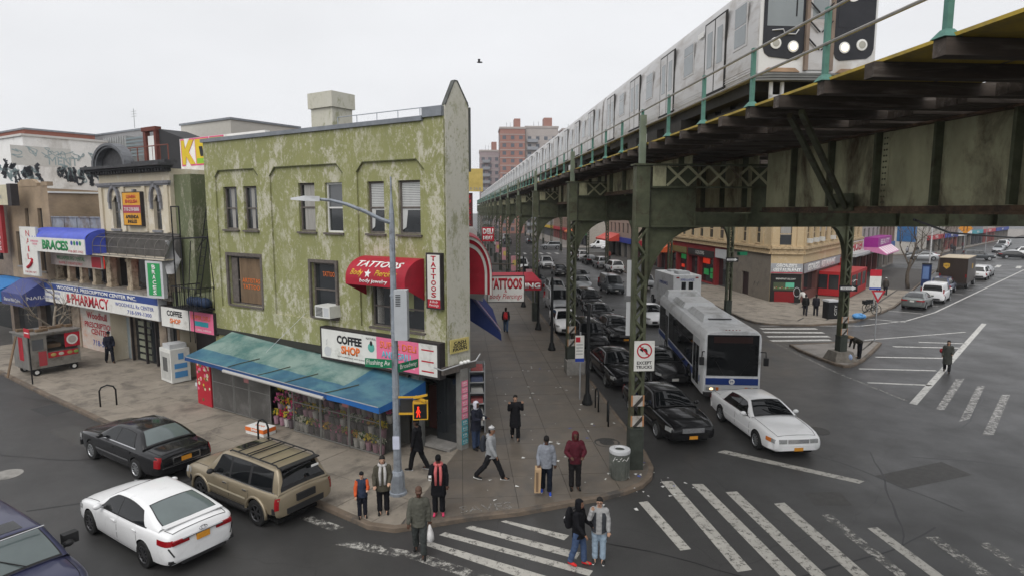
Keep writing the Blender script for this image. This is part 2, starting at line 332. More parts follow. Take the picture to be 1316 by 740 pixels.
for k in range(9):      # hatched strip beside the parked cars
    q = Vector((30.5,46.9)).lerp(Vector((62,78.5)), k/8.); marking(quad_strip((q.x,q.y+.6),(q.x-2.0,q.y+2.2),.16), PAINT_FAR, 'hatch_line')
for k in range(6): q = Vector((71.5,95.5))+Vector((1.9,-1.6))*k; marking(quad_strip((q.x,q.y),(q.x+3.2,q.y+3.6),.6), PAINT_FAR)
for k in range(8): marking(quad_strip(bw(8+1.6*k,121),bw(8+1.6*k,125),.6), PAINT_FAR)
# manholes and covers
def disc(name, x, y, r, m, z=.006, label=None, cat=None):
    o = MB().lathe([(r*1.12,-z),(r*1.12,.0),(r,.003),(r*.96,-.001),(.02,.001)], 20).build(name, m, None, (x,y,z)); tag(o, label, cat); return o
IRON = mat('cast_iron', (.06,.058,.055), .5, .4, var=.3, scale=14, bump=.5, bscale=45)
disc('manhole_cover', -16.6, 19.5, .42, CONC, label='round pale manhole cover in the road at the left edge', cat='manhole cover')
disc('manhole_cover', 12.0, 23.6, .42, IRON, label='dark manhole cover in the road beside the white sedan', cat='manhole cover')
disc('utility_cover', 3.49, 22.0, .42, IRON, z=.146, label='dark round utility cover set in the wide pavement behind the two men', cat='utility cover')

# repairs, tar seams and polished wheel tracks in the asphalt
TAR = mat('tar_seam', (.014,.014,.015), .35, var=.2); PATCHD = mat('dark_asphalt_patch', (.036,.036,.036), .6, var=.25, scale=5, bump=.4, bscale=60, spec=.35); PATCHL = mat('pale_asphalt_patch', (.062,.06,.057), .65, var=.2, scale=4, bump=.4, bscale=60, spec=.35)
for (x,y,w_,h_,a,m) in [(-9,12.2,2.6,1.1,-33,PATCHD),(-16.5,23.0,3.4,1.0,-33,PATCHL),(5.0,13.0,2.2,1.2,8,PATCHD),(13.5,19.5,3.2,1.1,20,PATCHL),(24,25,3,1.0,40,PATCHL),(-20,26.2,1.8,1.0,-33,PATCHD),(9.5,17.8,1.2,.9,0,PATCHL)]:
    MB().poly([(-w_/2,-h_/2,0),(w_/2-.1,-h_/2,0),(w_/2,h_/2,0),(-w_/2+.05,h_/2-.06,0)]).build('road_patch', m, MARK, (x,y,.002), R(a))
def seam(x, y, a, n, seed):
    r_ = random.Random(seed); p = Vector((x,y)); pts = [p.copy()]
    for k in range(n): a += r_.uniform(-.16,.16)*(1 if k%2 else -1); p = p+Vector((math.cos(a),math.sin(a)))*r_.uniform(.35,.7); pts.append(p.copy())
    rows = []
    for i, q in enumerate(pts): d = (pts[min(i+1,n)]-pts[max(i-1,0)]).normalized(); o = Vector((-d.y,d.x))*r_.uniform(.012,.035); rows.append([(q.x-o.x,q.y-o.y,.003),(q.x+o.x,q.y+o.y,.003)])
    MB().grid(rows).build('tar_seam', TAR, MARK)
for k,(x,y,a,n) in enumerate([(-14,17,.5,14),(-20,22,-.6,18),(-8,12.5,-.3,12),(4,12.6,.4,16),(10,15,.9,14),(14,21,-.2,18),(18,24,.8,16),(9.5,27,1.5,10),(20,17,1.0,20),(26,26,.7,18),(30,33,.2,14),(2,15.5,-.5,10),(-25,29,-.5,10),(13,17,1.9,12),(36,42,.8,20)]): seam(x,y,a,n,k)
# ---------------------------------------------------------------- pavements: kerb line, base and individual slabs
def clip_half(poly, a, n):      # keep side where (p-a).n >= 0
    out = []
    for i in range(len(poly)):
        p, q = poly[i], poly[(i+1)%len(poly)]; dp, dq = (p-a).dot(n), (q-a).dot(n)
        if dp >= 0: out.append(p)
        if (dp >= 0) != (dq >= 0): out.append(p+(q-p)*(dp/(dp-dq)))
    return out
def area(p): return abs(sum(p[i].x*p[(i+1)%len(p)].y-p[(i+1)%len(p)].x*p[i].y for i in range(len(p))))/2
SLAB = mat('paving_slab', (.25,.218,.178), .78, var=.16, scale=1.6, hue=.05, dirt=(.115,.10,.084), damt=.38, dscale=.9, bump=.25, bscale=70, spec=.4, world=True)
SLABWETSHADE = mat('wet_shaded_paving_slab', (.122,.103,.083), .5, var=.2, scale=1.2, hue=.04, dirt=(.095,.086,.076), damt=.4, dscale=.7, bump=.2, bscale=60, spec=.5, world=True)  # avenue slabs: wet tone and the building's shade both put into the colour
JOINT = mat('pavement_joint', (.075,.07,.065), .85, var=.2); KERB = mat('kerb_stone', (.15,.118,.09), .7, var=.25, scale=2, dirt=(.07,.065,.06), damt=.4)
SLABFAR = mat('far_pavement', (.24,.22,.20), .75, var=.15, scale=.7, dirt=(.13,.12,.11), damt=.35, dscale=.5)
KH = .13
def kerb_run(line, parent, m=KERB, w_=.17):
    b = MB(); L = [Vector(p) for p in line]; off = []
    for i, p in enumerate(L):
        d = (L[min(i+1,len(L)-1)]-L[max(i-1,0)]).normalized(); off.append(p+Vector((-d.y,d.x))*w_)
    rows = []
    for p, q in zip(L, off): rows.append([(p.x,p.y,-.02),(p.x,p.y,KH-.015),(p.x+(q.x-p.x)*.1,p.y+(q.y-p.y)*.1,KH+.012),(q.x,q.y,KH+.012),(q.x,q.y,-.02)])
    b.grid(rows); b.build('kerb', m, parent)
    return off
def pavement(name, line, back, regions, far_m=SLABFAR, size=1.5, maxn=295, km=KERB):
    root = thing(name, None, None); root['kind'] = 'structure'
    off = kerb_run(line, root, km)
    poly = off + [Vector(p) for p in back]
    MB().prism([(p.x,p.y) for p in poly], -.05, KH-.01, 'z').build('paving_base', far_m if not regions else JOINT, root)
    k = 0; meshes = {}; rest = MB()
    for (fr, x0, x1, y0, y1, m, cuts) in regions:
        nx, ny = int(round((x1-x0)/size)), int(round((y1-y0)/size)); ax, ay = (x1-x0)/nx, (y1-y0)/ny
        cells = [(i,j) for i in range(nx) for j in range(ny)]
        for i, j in cells:
            gp = .008; c = [(x0+i*ax+gp, y0+j*ay+gp), (x0+(i+1)*ax-gp, y0+j*ay+gp), (x0+(i+1)*ax-gp, y0+(j+1)*ay-gp), (x0+i*ax+gp, y0+(j+1)*ay-gp)]
            cw = [Vector(fr.p(*q)[:2]) for q in c]; P = list(poly)
            for e in range(4):
                d = cw[(e+1)%4]-cw[e]; P = clip_half(P, cw[e], Vector((-d.y,d.x)).normalized())
                if len(P) < 3: break
            for (a, n) in cuts:
                if len(P) >= 3: P = clip_half(P, Vector(a), Vector(n))
            if len(P) < 3 or area(P) < .06: continue
            dz = rnd.uniform(-.003,.004); ce = sum(P, Vector((0,0)))/len(P)
            full = abs(area(P)-(ax-2*gp)*(ay-2*gp)) < .002
            if full and (fr.rz,ax,ay) in meshes: me = meshes[(fr.rz,ax,ay)]
            else:
                me = MB().prism([((p-ce).x,(p-ce).y) for p in P], -.05, 0, 'z').mesh('paving_slab', m)
                if full: meshes[(fr.rz,ax,ay)] = me
            if k < maxn: put('paving_slab', me, root, (ce.x,ce.y,KH+.012+dz)); k += 1
            else: rest.poly([(p.x,p.y,KH+.012+dz) for p in P])
    if rest.v: rest.build('far_paving_slabs', regions[-1][5], root, kind='stuff')
    return root
kl = [FL.p(-95,-3.7),FL.p(-40,-3.95),FL.p(-25,-4.15),FL.p(-18.4,-4.6),FL.p(-12,-4.95),FL.p(-5,-4.95),FL.p(1.0,-5.0)]
kl = [(p.x,p.y) for p in kl]+[(-3.92,15.97),(-3.15,15.78),(-2.15,16.08),(-1.2,16.4),(.18,16.7),(1.37,17.15),(2.61,17.6),(3.5,18.05),(4.1,18.5),(4.5,19.1),(4.72,19.8),bw(6.48,20.6),bw(6.5,30),bw(6.6,60),bw(6.6,124)]
P0 = Vector((-3.0,16.1)); P1 = Vector((-1.9,21.4)); dv = (P1-P0).normalized(); nl = (-dv.y,dv.x)
pavement('pavement', kl, [bw(-3,124), bw(-3,40), FL.p(-5,9)[:2], FL.p(-30,3)[:2], FL.p(-95,3)[:2]],
    [(FL, -33, 6, -5.05, 1.6, SLAB, [(P0, nl)]), (BW, -1.6, 6.4, 14.8, 21.8, SLABWETSHADE, [(P0, (-nl[0],-nl[1]))]), (BW, -1.6, 6.4, 21.8, 69.8, SLABWETSHADE, [])])
gk = [(18.2,55),(18.25,48.5),(18.55,46.9),(19.5,46.1),(20.9,45.8),(22.33,45.8),(24.31,46.3),(26.66,47.5),(30.31,50.8),(34.18,54.8),(39.67,61.7),(43.33,66.6),(60.5,88.4)]
pavement('pavement', [bw(22.5,124), bw(22.55,70)]+gk, [(52,96),(30,70),bw(32,124)], [(BW, 22.2, 30.2, 44.5, 68.5, SLAB, [((26.66,56.9),(-.78,.62))]), (GE, -14, 16, -9, .8, SLAB, [((26.66,56.9),(.78,-.62))])], size=1.75)
isl = [(23.49,39.93),(20.6,39.55),(17.69,38.95),(17.6,37.5),(17.75,35.5),(18.0,33.9),(18.25,33.5),(18.6,33.45),(19.2,33.9),(20.19,34.89),(22.1,37.2),(23.85,39.4),(23.75,39.8),(23.49,39.93)]
pavement('traffic_island', isl[::1], [], [], far_m=SLABFAR)
pavement('pavement', [bw(6.6,139), bw(6.6,330)], [bw(-6,330),bw(-6,139)], []); pavement('pavement', [bw(23,330), bw(23,140)], [bw(40,140),bw(40,330)], [])
pavement('pavement', [(66,117),(83,121),(112,150),(230,268)], [(210,300),(60,140)], [])
pavement('pavement', [(-9,128),(-60,150)][::-1], [(-9,124),(-60,140)][::1], []) if False else None
# ================================================================ GREEN CORNER BUILDING
STUC = stucco('green_stucco', (.265,.268,.118), (.225,.232,.105), (.47,.45,.36), (.14,.14,.09), .64, 1.0)
STUCW = stucco('pale_corner_stucco', (.50,.485,.41), (.54,.53,.47), (.30,.30,.20), (.16,.16,.11), .5, 1.1)
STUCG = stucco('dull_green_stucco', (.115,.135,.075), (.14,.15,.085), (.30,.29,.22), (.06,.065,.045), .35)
COPING = mat('grey_metal_coping', (.20,.215,.235), .5, .3, var=.2, scale=3); ROOF = mat('roof_felt', (.13,.13,.125), .9, var=.3, scale=1.5)
FRAME = mat('weathered_window_frame', (.115,.10,.09), .7, var=.3, scale=8); FRAMEW = mat('white_window_frame', (.62,.62,.60), .5, var=.12)
GLASS = glassy('window_glass', (.022,.025,.028), .06); GLASSL = glassy('pale_window_glass', (.085,.09,.095), .12)
BLIND = mat('window_blind', (.47,.48,.47), .7, var=.08, scale=3); CURTAIN = mat('curtain', (.30,.29,.27), .8, var=.25, scale=4, stretch=(6,6,.3))
BOARD = mat('plywood_board', (.155,.105,.065), .8, var=.3, scale=3, stretch=(1,1,.25)); PLASTIC = mat('white_plastic', (.60,.60,.57), .5, var=.1)
SIGNW = mat('white_sign_face', (.66,.655,.62), .45, var=.06, dirt=(.42,.41,.37), damt=.2, dscale=1.5); SIGNBOX = mat('sign_box', (.035,.03,.03), .6, var=.25)

GB = thing('corner_building', 'green stucco corner building with peeling paint and a pale gabled corner', 'building', FL.p(0,0,0), FL.rz)
WIN2 = [(-10.77,-9.79,7.75,9.6),(-9.31,-8.4,7.74,9.6),(-5.72,-4.76,7.75,9.65),(-4.16,-3.21,7.74,9.63),(-1.89,-1.06,7.75,9.62),(-.38,.64,7.75,9.62)]
WIN1 = [(-10.62,-8.3,4.45,6.6),(-5.1,-3.68,4.42,6.55),(-1.83,.73,4.33,5.85)]
fw = MB(); fw.wall(-12.0, 1.75, 3.02, 11.55, WIN2+WIN1, 0, .26); fw.wall(-12.0, -9.6, 0, 3.019, [], 0, .26)
# left end and back, avenue front, roof
C2 = FL.inv((-1.51, 21.75)); av = [FL.inv(BW.p(.29, s)) for s in (21.8, 36)]
fw.poly([(-12,0,0),(-12,13,0),(-12,13,11.55),(-12,0,11.55)][::-1]); fw.poly([(C2[0],C2[1],3.0),(av[1][0],av[1][1],3.0),(av[1][0],av[1][1],11.55),(C2[0],C2[1],11.55)])
fw.poly([(-12,13,0),(av[1][0],av[1][1],0),(av[1][0],av[1][1],11.55),(-12,13,11.55)])
fw.poly([(FL.inv(BW.p(.1,22.4))[0],FL.inv(BW.p(.1,22.4))[1],0),(FL.inv(BW.p(.1,36))[0],FL.inv(BW.p(.1,36))[1],0),(FL.inv(BW.p(.1,36))[0],FL.inv(BW.p(.1,36))[1],3.0),(FL.inv(BW.p(.1,22.4))[0],FL.inv(BW.p(.1,22.4))[1],3.0)])
fw.build('wall', STUC, GB)
MB().poly([(-12,0.05,11.5),(1.7,.05,11.5),(C2[0],C2[1],11.5),(av[1][0],av[1][1],11.5),(-12,13,11.5)]).build('roof', ROOF, GB)
fr = MB(); T = .075
def fpr(pts): fr.prism(pts, -T, .001, 'y')
fpr([(-12,10.33),(1.75,10.33),(1.75,11.56),(-12,11.56)])
for a, b in ((-12,-11.23),(-8.17,-7.4),(-3.08,-2.35),(.87,1.75)): fpr([(a,3.0),(b,3.0),(b,10.33),(a,10.33)])
for a, b, k in ((-11.23,-8.17,.27),(-7.4,-3.08,.33),(-2.35,.87,.32)):
    fpr([(a,10.33),(a,10.33-k*1.1),(a+k,10.33)]); fpr([(b,10.33),(b-k,10.33),(b,10.33-k*1.1)])
    fpr([(a,3.0),(b,3.0),(b,4.28),(a,4.28)])
fr.build('raised_frieze', STUC, GB)
dk = MB()
for a, b, k in ((-11.23,-8.17,.27),(-7.4,-3.08,.33),(-2.35,.87,.32)):      # drip moulding under the frieze
    dk.tube([(a,-T-.005,10.33-k*1.1),(a+k,-T-.005,10.32),(b-k,-T-.005,10.32),(b,-T-.005,10.33-k*1.1)], .022, 4)
dk.build('moulding', mat('dark_moulding',(.10,.105,.05),.8), GB)
cp = MB(); cp.box(-12.08,.88,-.16,.35,11.565,11.72); cp.box(.88,1.72,-.14,.35,11.66,11.98); cp.box(-12.1,-11.9,.35,13,11.565,11.72)
cp.build('coping', COPING, GB)
MB().box(.88,1.72,-.05,.3,11.5,11.66).build('parapet_step', STUC, GB)
# pale gabled corner face
C1 = (1.75, 0.0); dx, dy = C2[0]-C1[0], C2[1]-C1[1]; Lc = math.hypot(dx,dy); cr = math.atan2(dy,dx)
CF = FL.sub(C1[0], C1[1], cr)        # x across the face, y into it
def cf(x, y, z): q = FL.inv(CF.p(x,y)); return (q[0],q[1],z)
pk = MB(); prof = [(0,3.05),(Lc,3.05),(Lc,12.05),(Lc*.93,12.2),(Lc*.52,12.82),(Lc*.40,12.82),(0.0,12.0)]
n = len(prof); vs = [cf(x,-.03,z) for x,z in prof]+[cf(x,.10,z) for x,z in prof]
pk.add(vs, [tuple(range(n)), tuple(range(2*n-1,n-1,-1))]+[(i,i+n,(i+1)%n+n,(i+1)%n) for i in range(n)]); pk.build('corner_gable', STUCW, GB)
pc = MB()
for (a,b) in ((6,5),(5,4),(4,3),(3,2)):
    A, Bq = prof[a], prof[b]; pc.beam(cf(A[0],.035,A[1]+.02), cf(Bq[0],.035,Bq[1]+.02), .17, .04)
pc.beam(cf(Lc+.03,.2,12.05), cf(Lc+.03,.2,9.9), .08,.5, up=(1,0,0)); pc.build('gable_coping', mat('dark_coping',(.085,.09,.085),.7,var=.3), GB)
# roof things
ch = thing('chimney', 'square pale stucco chimney with a wider cap on the green roof', 'chimney', FL.p(-8.4,4.2,11.5), FL.rz)
MB().box(-.72,.72,-.6,.6,0,1.75).build('shaft', STUCW, ch); MB().box(-.82,.82,-.7,.7,1.755,2.45).build('cap', STUCW, ch)
rr = thing('roof_railing', 'thin metal pipe railing along the green building roof', 'railing', FL.p(-6,2.4,11.5), FL.rz)
for k in range(7): MB().tube([(k*1.15,0,0),(k*1.15,0,1.0)], .018, 5).build('post', STEEL, rr)
MB().tube([(0,0,1.0),(6.9,0,1.0)], .018, 5).build('top_rail', STEEL, rr); MB().tube([(0,0,.5),(6.9,0,.5)], .012, 5).build('mid_rail', STEEL, rr)
v = MB(); v.lathe([(.07,0),(.07,.5),(.13,.52),(.13,.7),(.05,.78)], 10)
for x, lab in ((-4.4,'left of the two small metal roof vents behind the railing'),(-2.8,'right of the two small metal roof vents behind the railing')): v.build('roof_vent', STEEL, None, FL.p(x,2.9,11.5), label=lab, cat='vent', group='roof vents')

def window(parent, x0, x1, z0, z1, style, y=.14):
    w_, h_ = x1-x0, z1-z0; fm = FRAMEW if style == 'white' else FRAME
    f = MB(); t = .07
    f.box(x0,x0+t,y-.04,y+.06,z0,z1); f.box(x1-t,x1,y-.04,y+.06,z0,z1); f.box(x0+t,x1-t,y-.04,y+.06,z1-t,z1); f.box(x0+t,x1-t,y-.04,y+.06,z0,z0+t)
    f.box(x0+t,x1-t,y-.03,y+.05,(z0+z1)/2-.03,(z0+z1)/2+.03)
    o = f.build('window', fm, parent)
    MB().box(x0+t,x1-t,y+.01,y+.03,z0+t,z1-t).build('pane', GLASS, o)
    MB().box(x0-.08,x1+.08,-.10,.04,z0-.075,z0-.002).build('sill', FRAME, o)
    if style == 'blind':
        zb = z0+h_*.48; b = MB(); k = 0; z = z1-t
        while z > zb: b.box(x0+t,x1-t,y-.004,y+.008,z-.055,z-.008); z -= .06
        b.build('blind', BLIND, o)
        MB().prism([(x0+t,zb),(x0+t+.25*w_,zb-.02),(x0+t+.16*w_,zb-.35*h_),(x0+t,zb-.4*h_)], y-.002, y+.008, 'y').build('curtain', BLIND, o)
    if style == 'curtain':
        MB().box(x0+w_*.38,x0+w_*.62,y+.002,y+.009,z0+t,z1-t).build('curtain', CURTAIN, o)
    if style == 'drape': MB().box(x0+w_*.2,x1-w_*.12,y+.002,y+.009,z0+t,z1-t).build('curtain', CURTAIN, o)
    if style == 'white': MB().box(x0+t,x1-t,y+.002,y+.009,z0+h_*.5,z1-t).build('blind', GLASSL, o)
    return o
for w_, s in zip(WIN2, ('curtain','curtain','drape','white','blind','blind')): window(GB, *w_, s)
# lower left window: boarded, hand lettered; shutter leaf
x0,x1,z0,z1 = WIN1[0]; o = window(GB, x0,x1,z0,z1, 'plain')
MB().box(x0+.6,x1-.12,.10,.125,z0+.1,z1-.1).build('plywood_board', BOARD, o, label='brown board with orange hand lettering')
text('ARTISTAS\nTATTOO', .20, ORANGE, o, (x0+1.4,.09,z0+.95), width=1.25)
MB().box(x0+.1,x0+.5,.06,.10,z0+.1,z1-.1).build('shutter', FRAME, o)
tr = MB(); tr.box(x0-.14,x1+.14,-.09,.0,z1+.002,z1+.14); tr.box(x0-.14,x0-.002,-.09,0,z0,z1); tr.box(x1+.002,x1+.14,-.09,0,z0,z1); tr.build('window_surround', FRAME, o)
x0,x1,z0,z1 = WIN1[1]; o = window(GB, x0,x1,z0,z1, 'plain'); text('TATTOOS', .2, ORANGE, o, (x0+.9,.1,z1-.45), width=.75)
tr = MB(); tr.box(x0-.12,x1+.12,-.09,.0,z1+.002,z1+.12); tr.box(x0-.12,x0-.002,-.09,0,z0,z1); tr.box(x1+.002,x1+.12,-.09,0,z0,z1); tr.build('window_surround', FRAME, o)
ac = thing('air_conditioner', 'white window air conditioner poking out of the middle window', 'air conditioner', FL.p(-3.95,-.28,4.5), FL.rz)
MB().box(-.42,.42,-.25,.4,0,.46).build('case', PLASTIC, ac)
q = MB(); [q.box(-.36,.02,-.262,-.251,.07+.05*k,.095+.05*k) for k in range(7)]; q.build('grille', DARK, ac); MB().box(.08,.36,-.256,-.2505,.06,.4).build('panel', LGREY, ac)
x0,x1,z0,z1 = WIN1[2]; o = window(GB, x0,x1,z0,z1, 'plain')
MB().box(x0+.85,x0+.95,.08,.2,z0,z1).build('mullion', FRAME, o); MB().box(x0+.15,x0+.5,.15,.158,z0+.1,z1-.1).build('curtain', CURTAIN, o)
MB().box(x0+1.15,x1-.6,.14,.15,z0+.7,z1-.12).build('poster', flat((.26,.27,.14),.6,'poster'), o)
# red barrel awning over that window
REDC = mat('red_canvas', (.36,.018,.035), .55, var=.12, scale=3, dirt=(.25,.02,.03), damt=.3); 
def awn_prof(t, D=1.0, zt=6.93, zf=6.2, zb=5.98):
    if t < .8: a = t/.8*math.pi/2; return (-D*math.sin(a), zf+(zt-zf)*math.cos(a))
    return (-D, zf+(zb-zf)*(t-.8)/.2)
AW = thing('awning', 'red barrel awning over the green building window lettered for tattoos', 'awning', FL.p(0,0,0), FL.rz)
a0, a1 = -2.08, .76; K = 14
cv = MB(); cv.grid([[(x,)+awn_prof(k/K) for k in range(K+1)] for x in (a0,a1)])
cv.build('canvas', REDC, AW, smooth=60)
for x in (a0,a1): MB().poly([(x,)+awn_prof(k/K) for k in range(K+1)]+[(x,0,5.47)]).build('end_panel', REDC, AW)
def arc_fn(xc, tc):
    lens = [0]; P = [awn_prof(k/200) for k in range(201)]
    for k in range(200): lens.append(lens[-1]+math.hypot(P[k+1][0]-P[k][0],P[k+1][1]-P[k][1]))
    L0 = lens[int(tc*200)]
    def f(x, y, z):
        s_ = L0-y; k = 0
        while k < 199 and lens[k+1] < s_: k += 1
        u = max(0,min(1,(s_-lens[k])/max(1e-6,lens[k+1]-lens[k]))); py = P[k][0]+(P[k+1][0]-P[k][0])*u; pz = P[k][1]+(P[k+1][1]-P[k][1])*u
        ty, tz = P[k+1][0]-P[k][0], P[k+1][1]-P[k][1]; l = math.hypot(ty,tz); ny, nz = tz/l, -ty/l
        return (xc+x, py+ny*(z+.006), pz+nz*(z+.006))
    return f
text('TATTOOS', .30, WHITE, AW, None, width=2.15, fn=arc_fn(-.66,.40), bold=.03, shear=.2)
text('Body', .22, YELLOW, AW, None, width=.62, fn=arc_fn(-1.55,.66), shear=.3, bold=.01); text('Piercings', .22, YELLOW, AW, None, width=1.05, fn=arc_fn(-.15,.66), shear=.3, bold=.01)
text('body jewelry', .13, WHITE, AW, None, width=1.35, fn=arc_fn(-.7,.86), shear=.2, bold=.02)
st = MB(); f = arc_fn(-1.0,.66); st.poly([f(*((.17 if k%2==0 else .07)*t for t in (math.sin(k*math.pi/5),math.cos(k*math.pi/5))),.004) for k in range(9,-1,-1)]); st.build('star', WHITE, AW)
# vertical TATTOOS sign
VS = thing('wall_sign', 'narrow vertical white tattoos sign with red base on the building corner', 'sign', FL.p(1.38,-.09,5.26), FL.rz)
MB().box(-.33,.33,-.16,0,0,1.9).build('sign_box', SIGNBOX, VS); MB().box(-.26,.28,-.168,-.161,.34,1.84).build('sign_face', SIGNW, VS); MB().box(-.26,.28,-.168,-.161,.05,.335).build('red_base', RED, VS)
for k, c in enumerate('TATTOOS'): text(c, .165, RED, VS, (.01,-.17,1.72-k*.205), width=.22, bold=.03)
text('& Body\nPiercings', .085, WHITE, VS, (.01,-.17,.19), width=.42, shear=.2)
# CASH GOLD PAWN sign on the pale corner
CS = thing('wall_sign', 'small yellow cash gold pawn sign on the pale corner above the post', 'sign', CF.p(.5,-.05,3.7), CF.rz)
MB().box(-.44,.44,-.05,0,0,.48).build('sign_face', mat('yellow_sign',(.52,.44,.16),.5), CS)
text('CASH\nGOLD\nPAWN', .105, BLACK, CS, (0,-.052,.24), width=.68, bold=.03, line=.8)
# COFFEE SHOP / SUPER DELI lit box sign
DS = thing('shop_sign', 'long coffee shop and super deli and grill box sign over the blue awning', 'sign', FL.p(-4.3,0,2.86), FL.rz)
MB().box(0,6.0,-.38,-.04,0,1.26).build('sign_box', SIGNBOX, DS); zf = -.386
MB().box(.09,5.9,zf,-.381,.08,1.19).build('sign_face', SIGNW, DS); MB().box(3.05,5.08,zf-.004,zf-.0005,.08,1.19).build('pink_panel', PINK, DS)
text('COFFEE', .30, BLACK, DS, (1.62,zf-.001,.86), width=1.35, bold=.05); text('SHOP', .30, ORANGE, DS, (1.68,zf-.001,.48), width=1.02, bold=.05); text('HOT COFFEE AND HOT DONUTS', .055, BLACK, DS, (1.75,zf-.001,.2), width=1.55)
text('NATURAL', .085, BLACK, DS, (2.78,zf-.001,1.07), width=.5); o = MB(); o.lathe([(.17,-.002),(.17,.003)],14,(2.78,zf-.003,.74),ax='y'); o.build('round_emblem', mat('emblem_teal',(.10,.36,.30),.6), DS); o = MB().ball((2.78,zf-.004,.9),.07,.004,.1); o.build('emblem_figure', BLACK, DS)
text('SUPER DELI', .25, ORANGE, DS, (4.1,zf-.005,.93), width=1.75, bold=.02); text('AND GRILL', .25, flat((.08,.45,.55),.5), DS, (4.05,zf-.005,.58), width=1.5, bold=.02); text('HOT & COLD HEROS!', .12, WHITE, DS, (4.15,zf-.005,.27), width=1.5, bold=.02)
cup = MB(); cup.lathe([(.2,-.002),(.2,.002)],12,(.42,zf-.003,.32),ax='y'); cup.tube([(.35,zf-.003,.58),(.4,zf-.003,.66),(.36,zf-.003,.74),(.42,zf-.003,.8)],.012,4); cup.build('coffee_cup_drawing', LGREY, DS)
for z in (.95,.55,.2): MB().box(5.2,5.75,zf-.003,zf-.0008,z,z+.05).build('small_print', RED, DS)
# corner post with stickers
PO = thing('corner_post', 'grey steel corner post covered in pink and teal price stickers', 'post', (-1.77,21.44,KH), CF.rz)
MB().box(-.17,.17,-.13,.13,0,2.95).build('post', mat('post_grey',(.22,.215,.20),.7,var=.25), PO)
for k in range(10):
    c = PINK if k < 6 else TEAL; z = 2.42-k*.235
    q = MB().box(-.15,.15,-.14,-.131,z-.1,z+.1).build('sticker', c, PO); text('I ♥ U' if False else 'IOU'[0]+('B','G')[k%2], .075, WHITE, q, (0,-.142,z+.03), width=.2); text('CASH', .045, WHITE, q, (0,-.142,z-.055), width=.2)
cc = thing('security_camera', 'white security cameras on a conduit arm under the yellow sign', 'camera', CF.p(.45,-.1,3.3), CF.rz)
MB().tube([(-1.2,-.02,.1),(-.9,-.1,-.05),(-.2,-.12,0),(.7,-.12,.0),(.95,-.1,.2)], .022, 6).build('conduit', LGREY, cc)
for x in (-.05,.12,.28): MB().ball((x,-.16,.06),.07,.09,.065).build('camera_body', WHITE, cc)
MB().box(-.75,.85,.0,.12,-.28,-.02).build('mounting_board', FRAME, cc)
# shadowy shop interior behind the corner entrance
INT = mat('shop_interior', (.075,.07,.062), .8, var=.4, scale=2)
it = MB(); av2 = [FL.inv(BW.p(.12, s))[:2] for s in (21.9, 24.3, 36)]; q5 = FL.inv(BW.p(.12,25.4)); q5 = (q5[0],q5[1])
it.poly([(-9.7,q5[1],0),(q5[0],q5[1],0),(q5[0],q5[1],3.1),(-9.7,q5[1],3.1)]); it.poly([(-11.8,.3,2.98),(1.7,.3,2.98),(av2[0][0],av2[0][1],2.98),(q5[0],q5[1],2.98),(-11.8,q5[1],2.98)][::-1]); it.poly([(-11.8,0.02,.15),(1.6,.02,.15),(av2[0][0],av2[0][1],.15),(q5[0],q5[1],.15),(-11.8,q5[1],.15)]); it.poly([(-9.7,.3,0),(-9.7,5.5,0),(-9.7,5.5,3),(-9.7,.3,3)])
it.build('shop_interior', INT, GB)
jb = MB(); jb.box(.12,.5,-.06,.2,.15,2.75); jb.box(.5,.56,-.02,.1,.15,2.75); jb.build('door_jamb', mat('jamb',(.16,.165,.16),.5,.3,var=.25), GB)
MB().box(.6,1.62,.75,.8,.16,2.6).build('door', GLASS, GB); MB().box(.15,1.7,.1,.9,.14,.24).build('doorstep', CONC, GB)
for k in range(6): MB().box(-2.5+.5*k,-2.1+.5*k,1.6,2.0,.2,1.9).build('shop_shelf', flat([(.2,.12,.08),(.1,.1,.13),(.2,.18,.1),(.12,.13,.1),(.15,.06,.05),(.1,.09,.08)][k],.7), GB)
# ------------------------------------------------ flower shop stall with the blue awning
SH = thing('flower_stall', 'glazed flower stall enclosure along the pavement under the blue awning', 'stall', FL.p(0,-1.5,KH), FL.rz)
FILM = bpy.data.materials.new('clear_sheet'); FILM.use_nodes = True; nt_ = FILM.node_tree; nt_.nodes.clear()
_o = N(nt_,'ShaderNodeOutputMaterial'); _m = N(nt_,'ShaderNodeMixShader'); _t = N(nt_,'ShaderNodeBsdfTransparent'); _t.inputs[0].default_value = (.95,.95,.94,1); _g = N(nt_,'ShaderNodeBsdfPrincipled', Roughness=.22); _g.inputs['Base Color'].default_value = (.12,.12,.115,1)
_n = N(nt_,'ShaderNodeTexNoise', Scale=1.1, Detail=6); _tc = N(nt_,'ShaderNodeTexCoord'); nt_.links.new(_tc.outputs['Object'], _n.inputs['Vector']); _r = N(nt_,'ShaderNodeMapRange'); _r.inputs[1].default_value=.35; _r.inputs[2].default_value=.7; _r.inputs[3].default_value=.07; _r.inputs[4].default_value=.38
nt_.links.new(_n.outputs[0], _r.inputs[0]); nt_.links.new(_r.outputs[0], _m.inputs[0]); nt_.links.new(_t.outputs[0], _m.inputs[1]); nt_.links.new(_g.outputs[0], _m.inputs[2]); nt_.links.new(_m.outputs[0], _o.inputs[0])
GP = mat('dark_grey_panel', (.085,.082,.078), .45, var=.25, scale=1.2, dirt=(.15,.145,.14), damt=.25, dscale=1.2)
cells = [(-9.95,-8.45,GP),(-8.42,-7.4,GP),(-7.37,-6.02,GP),(-4.65,-3.1,FILM),(-3.07,-1.6,FILM),(-1.57,-.02,FILM)]
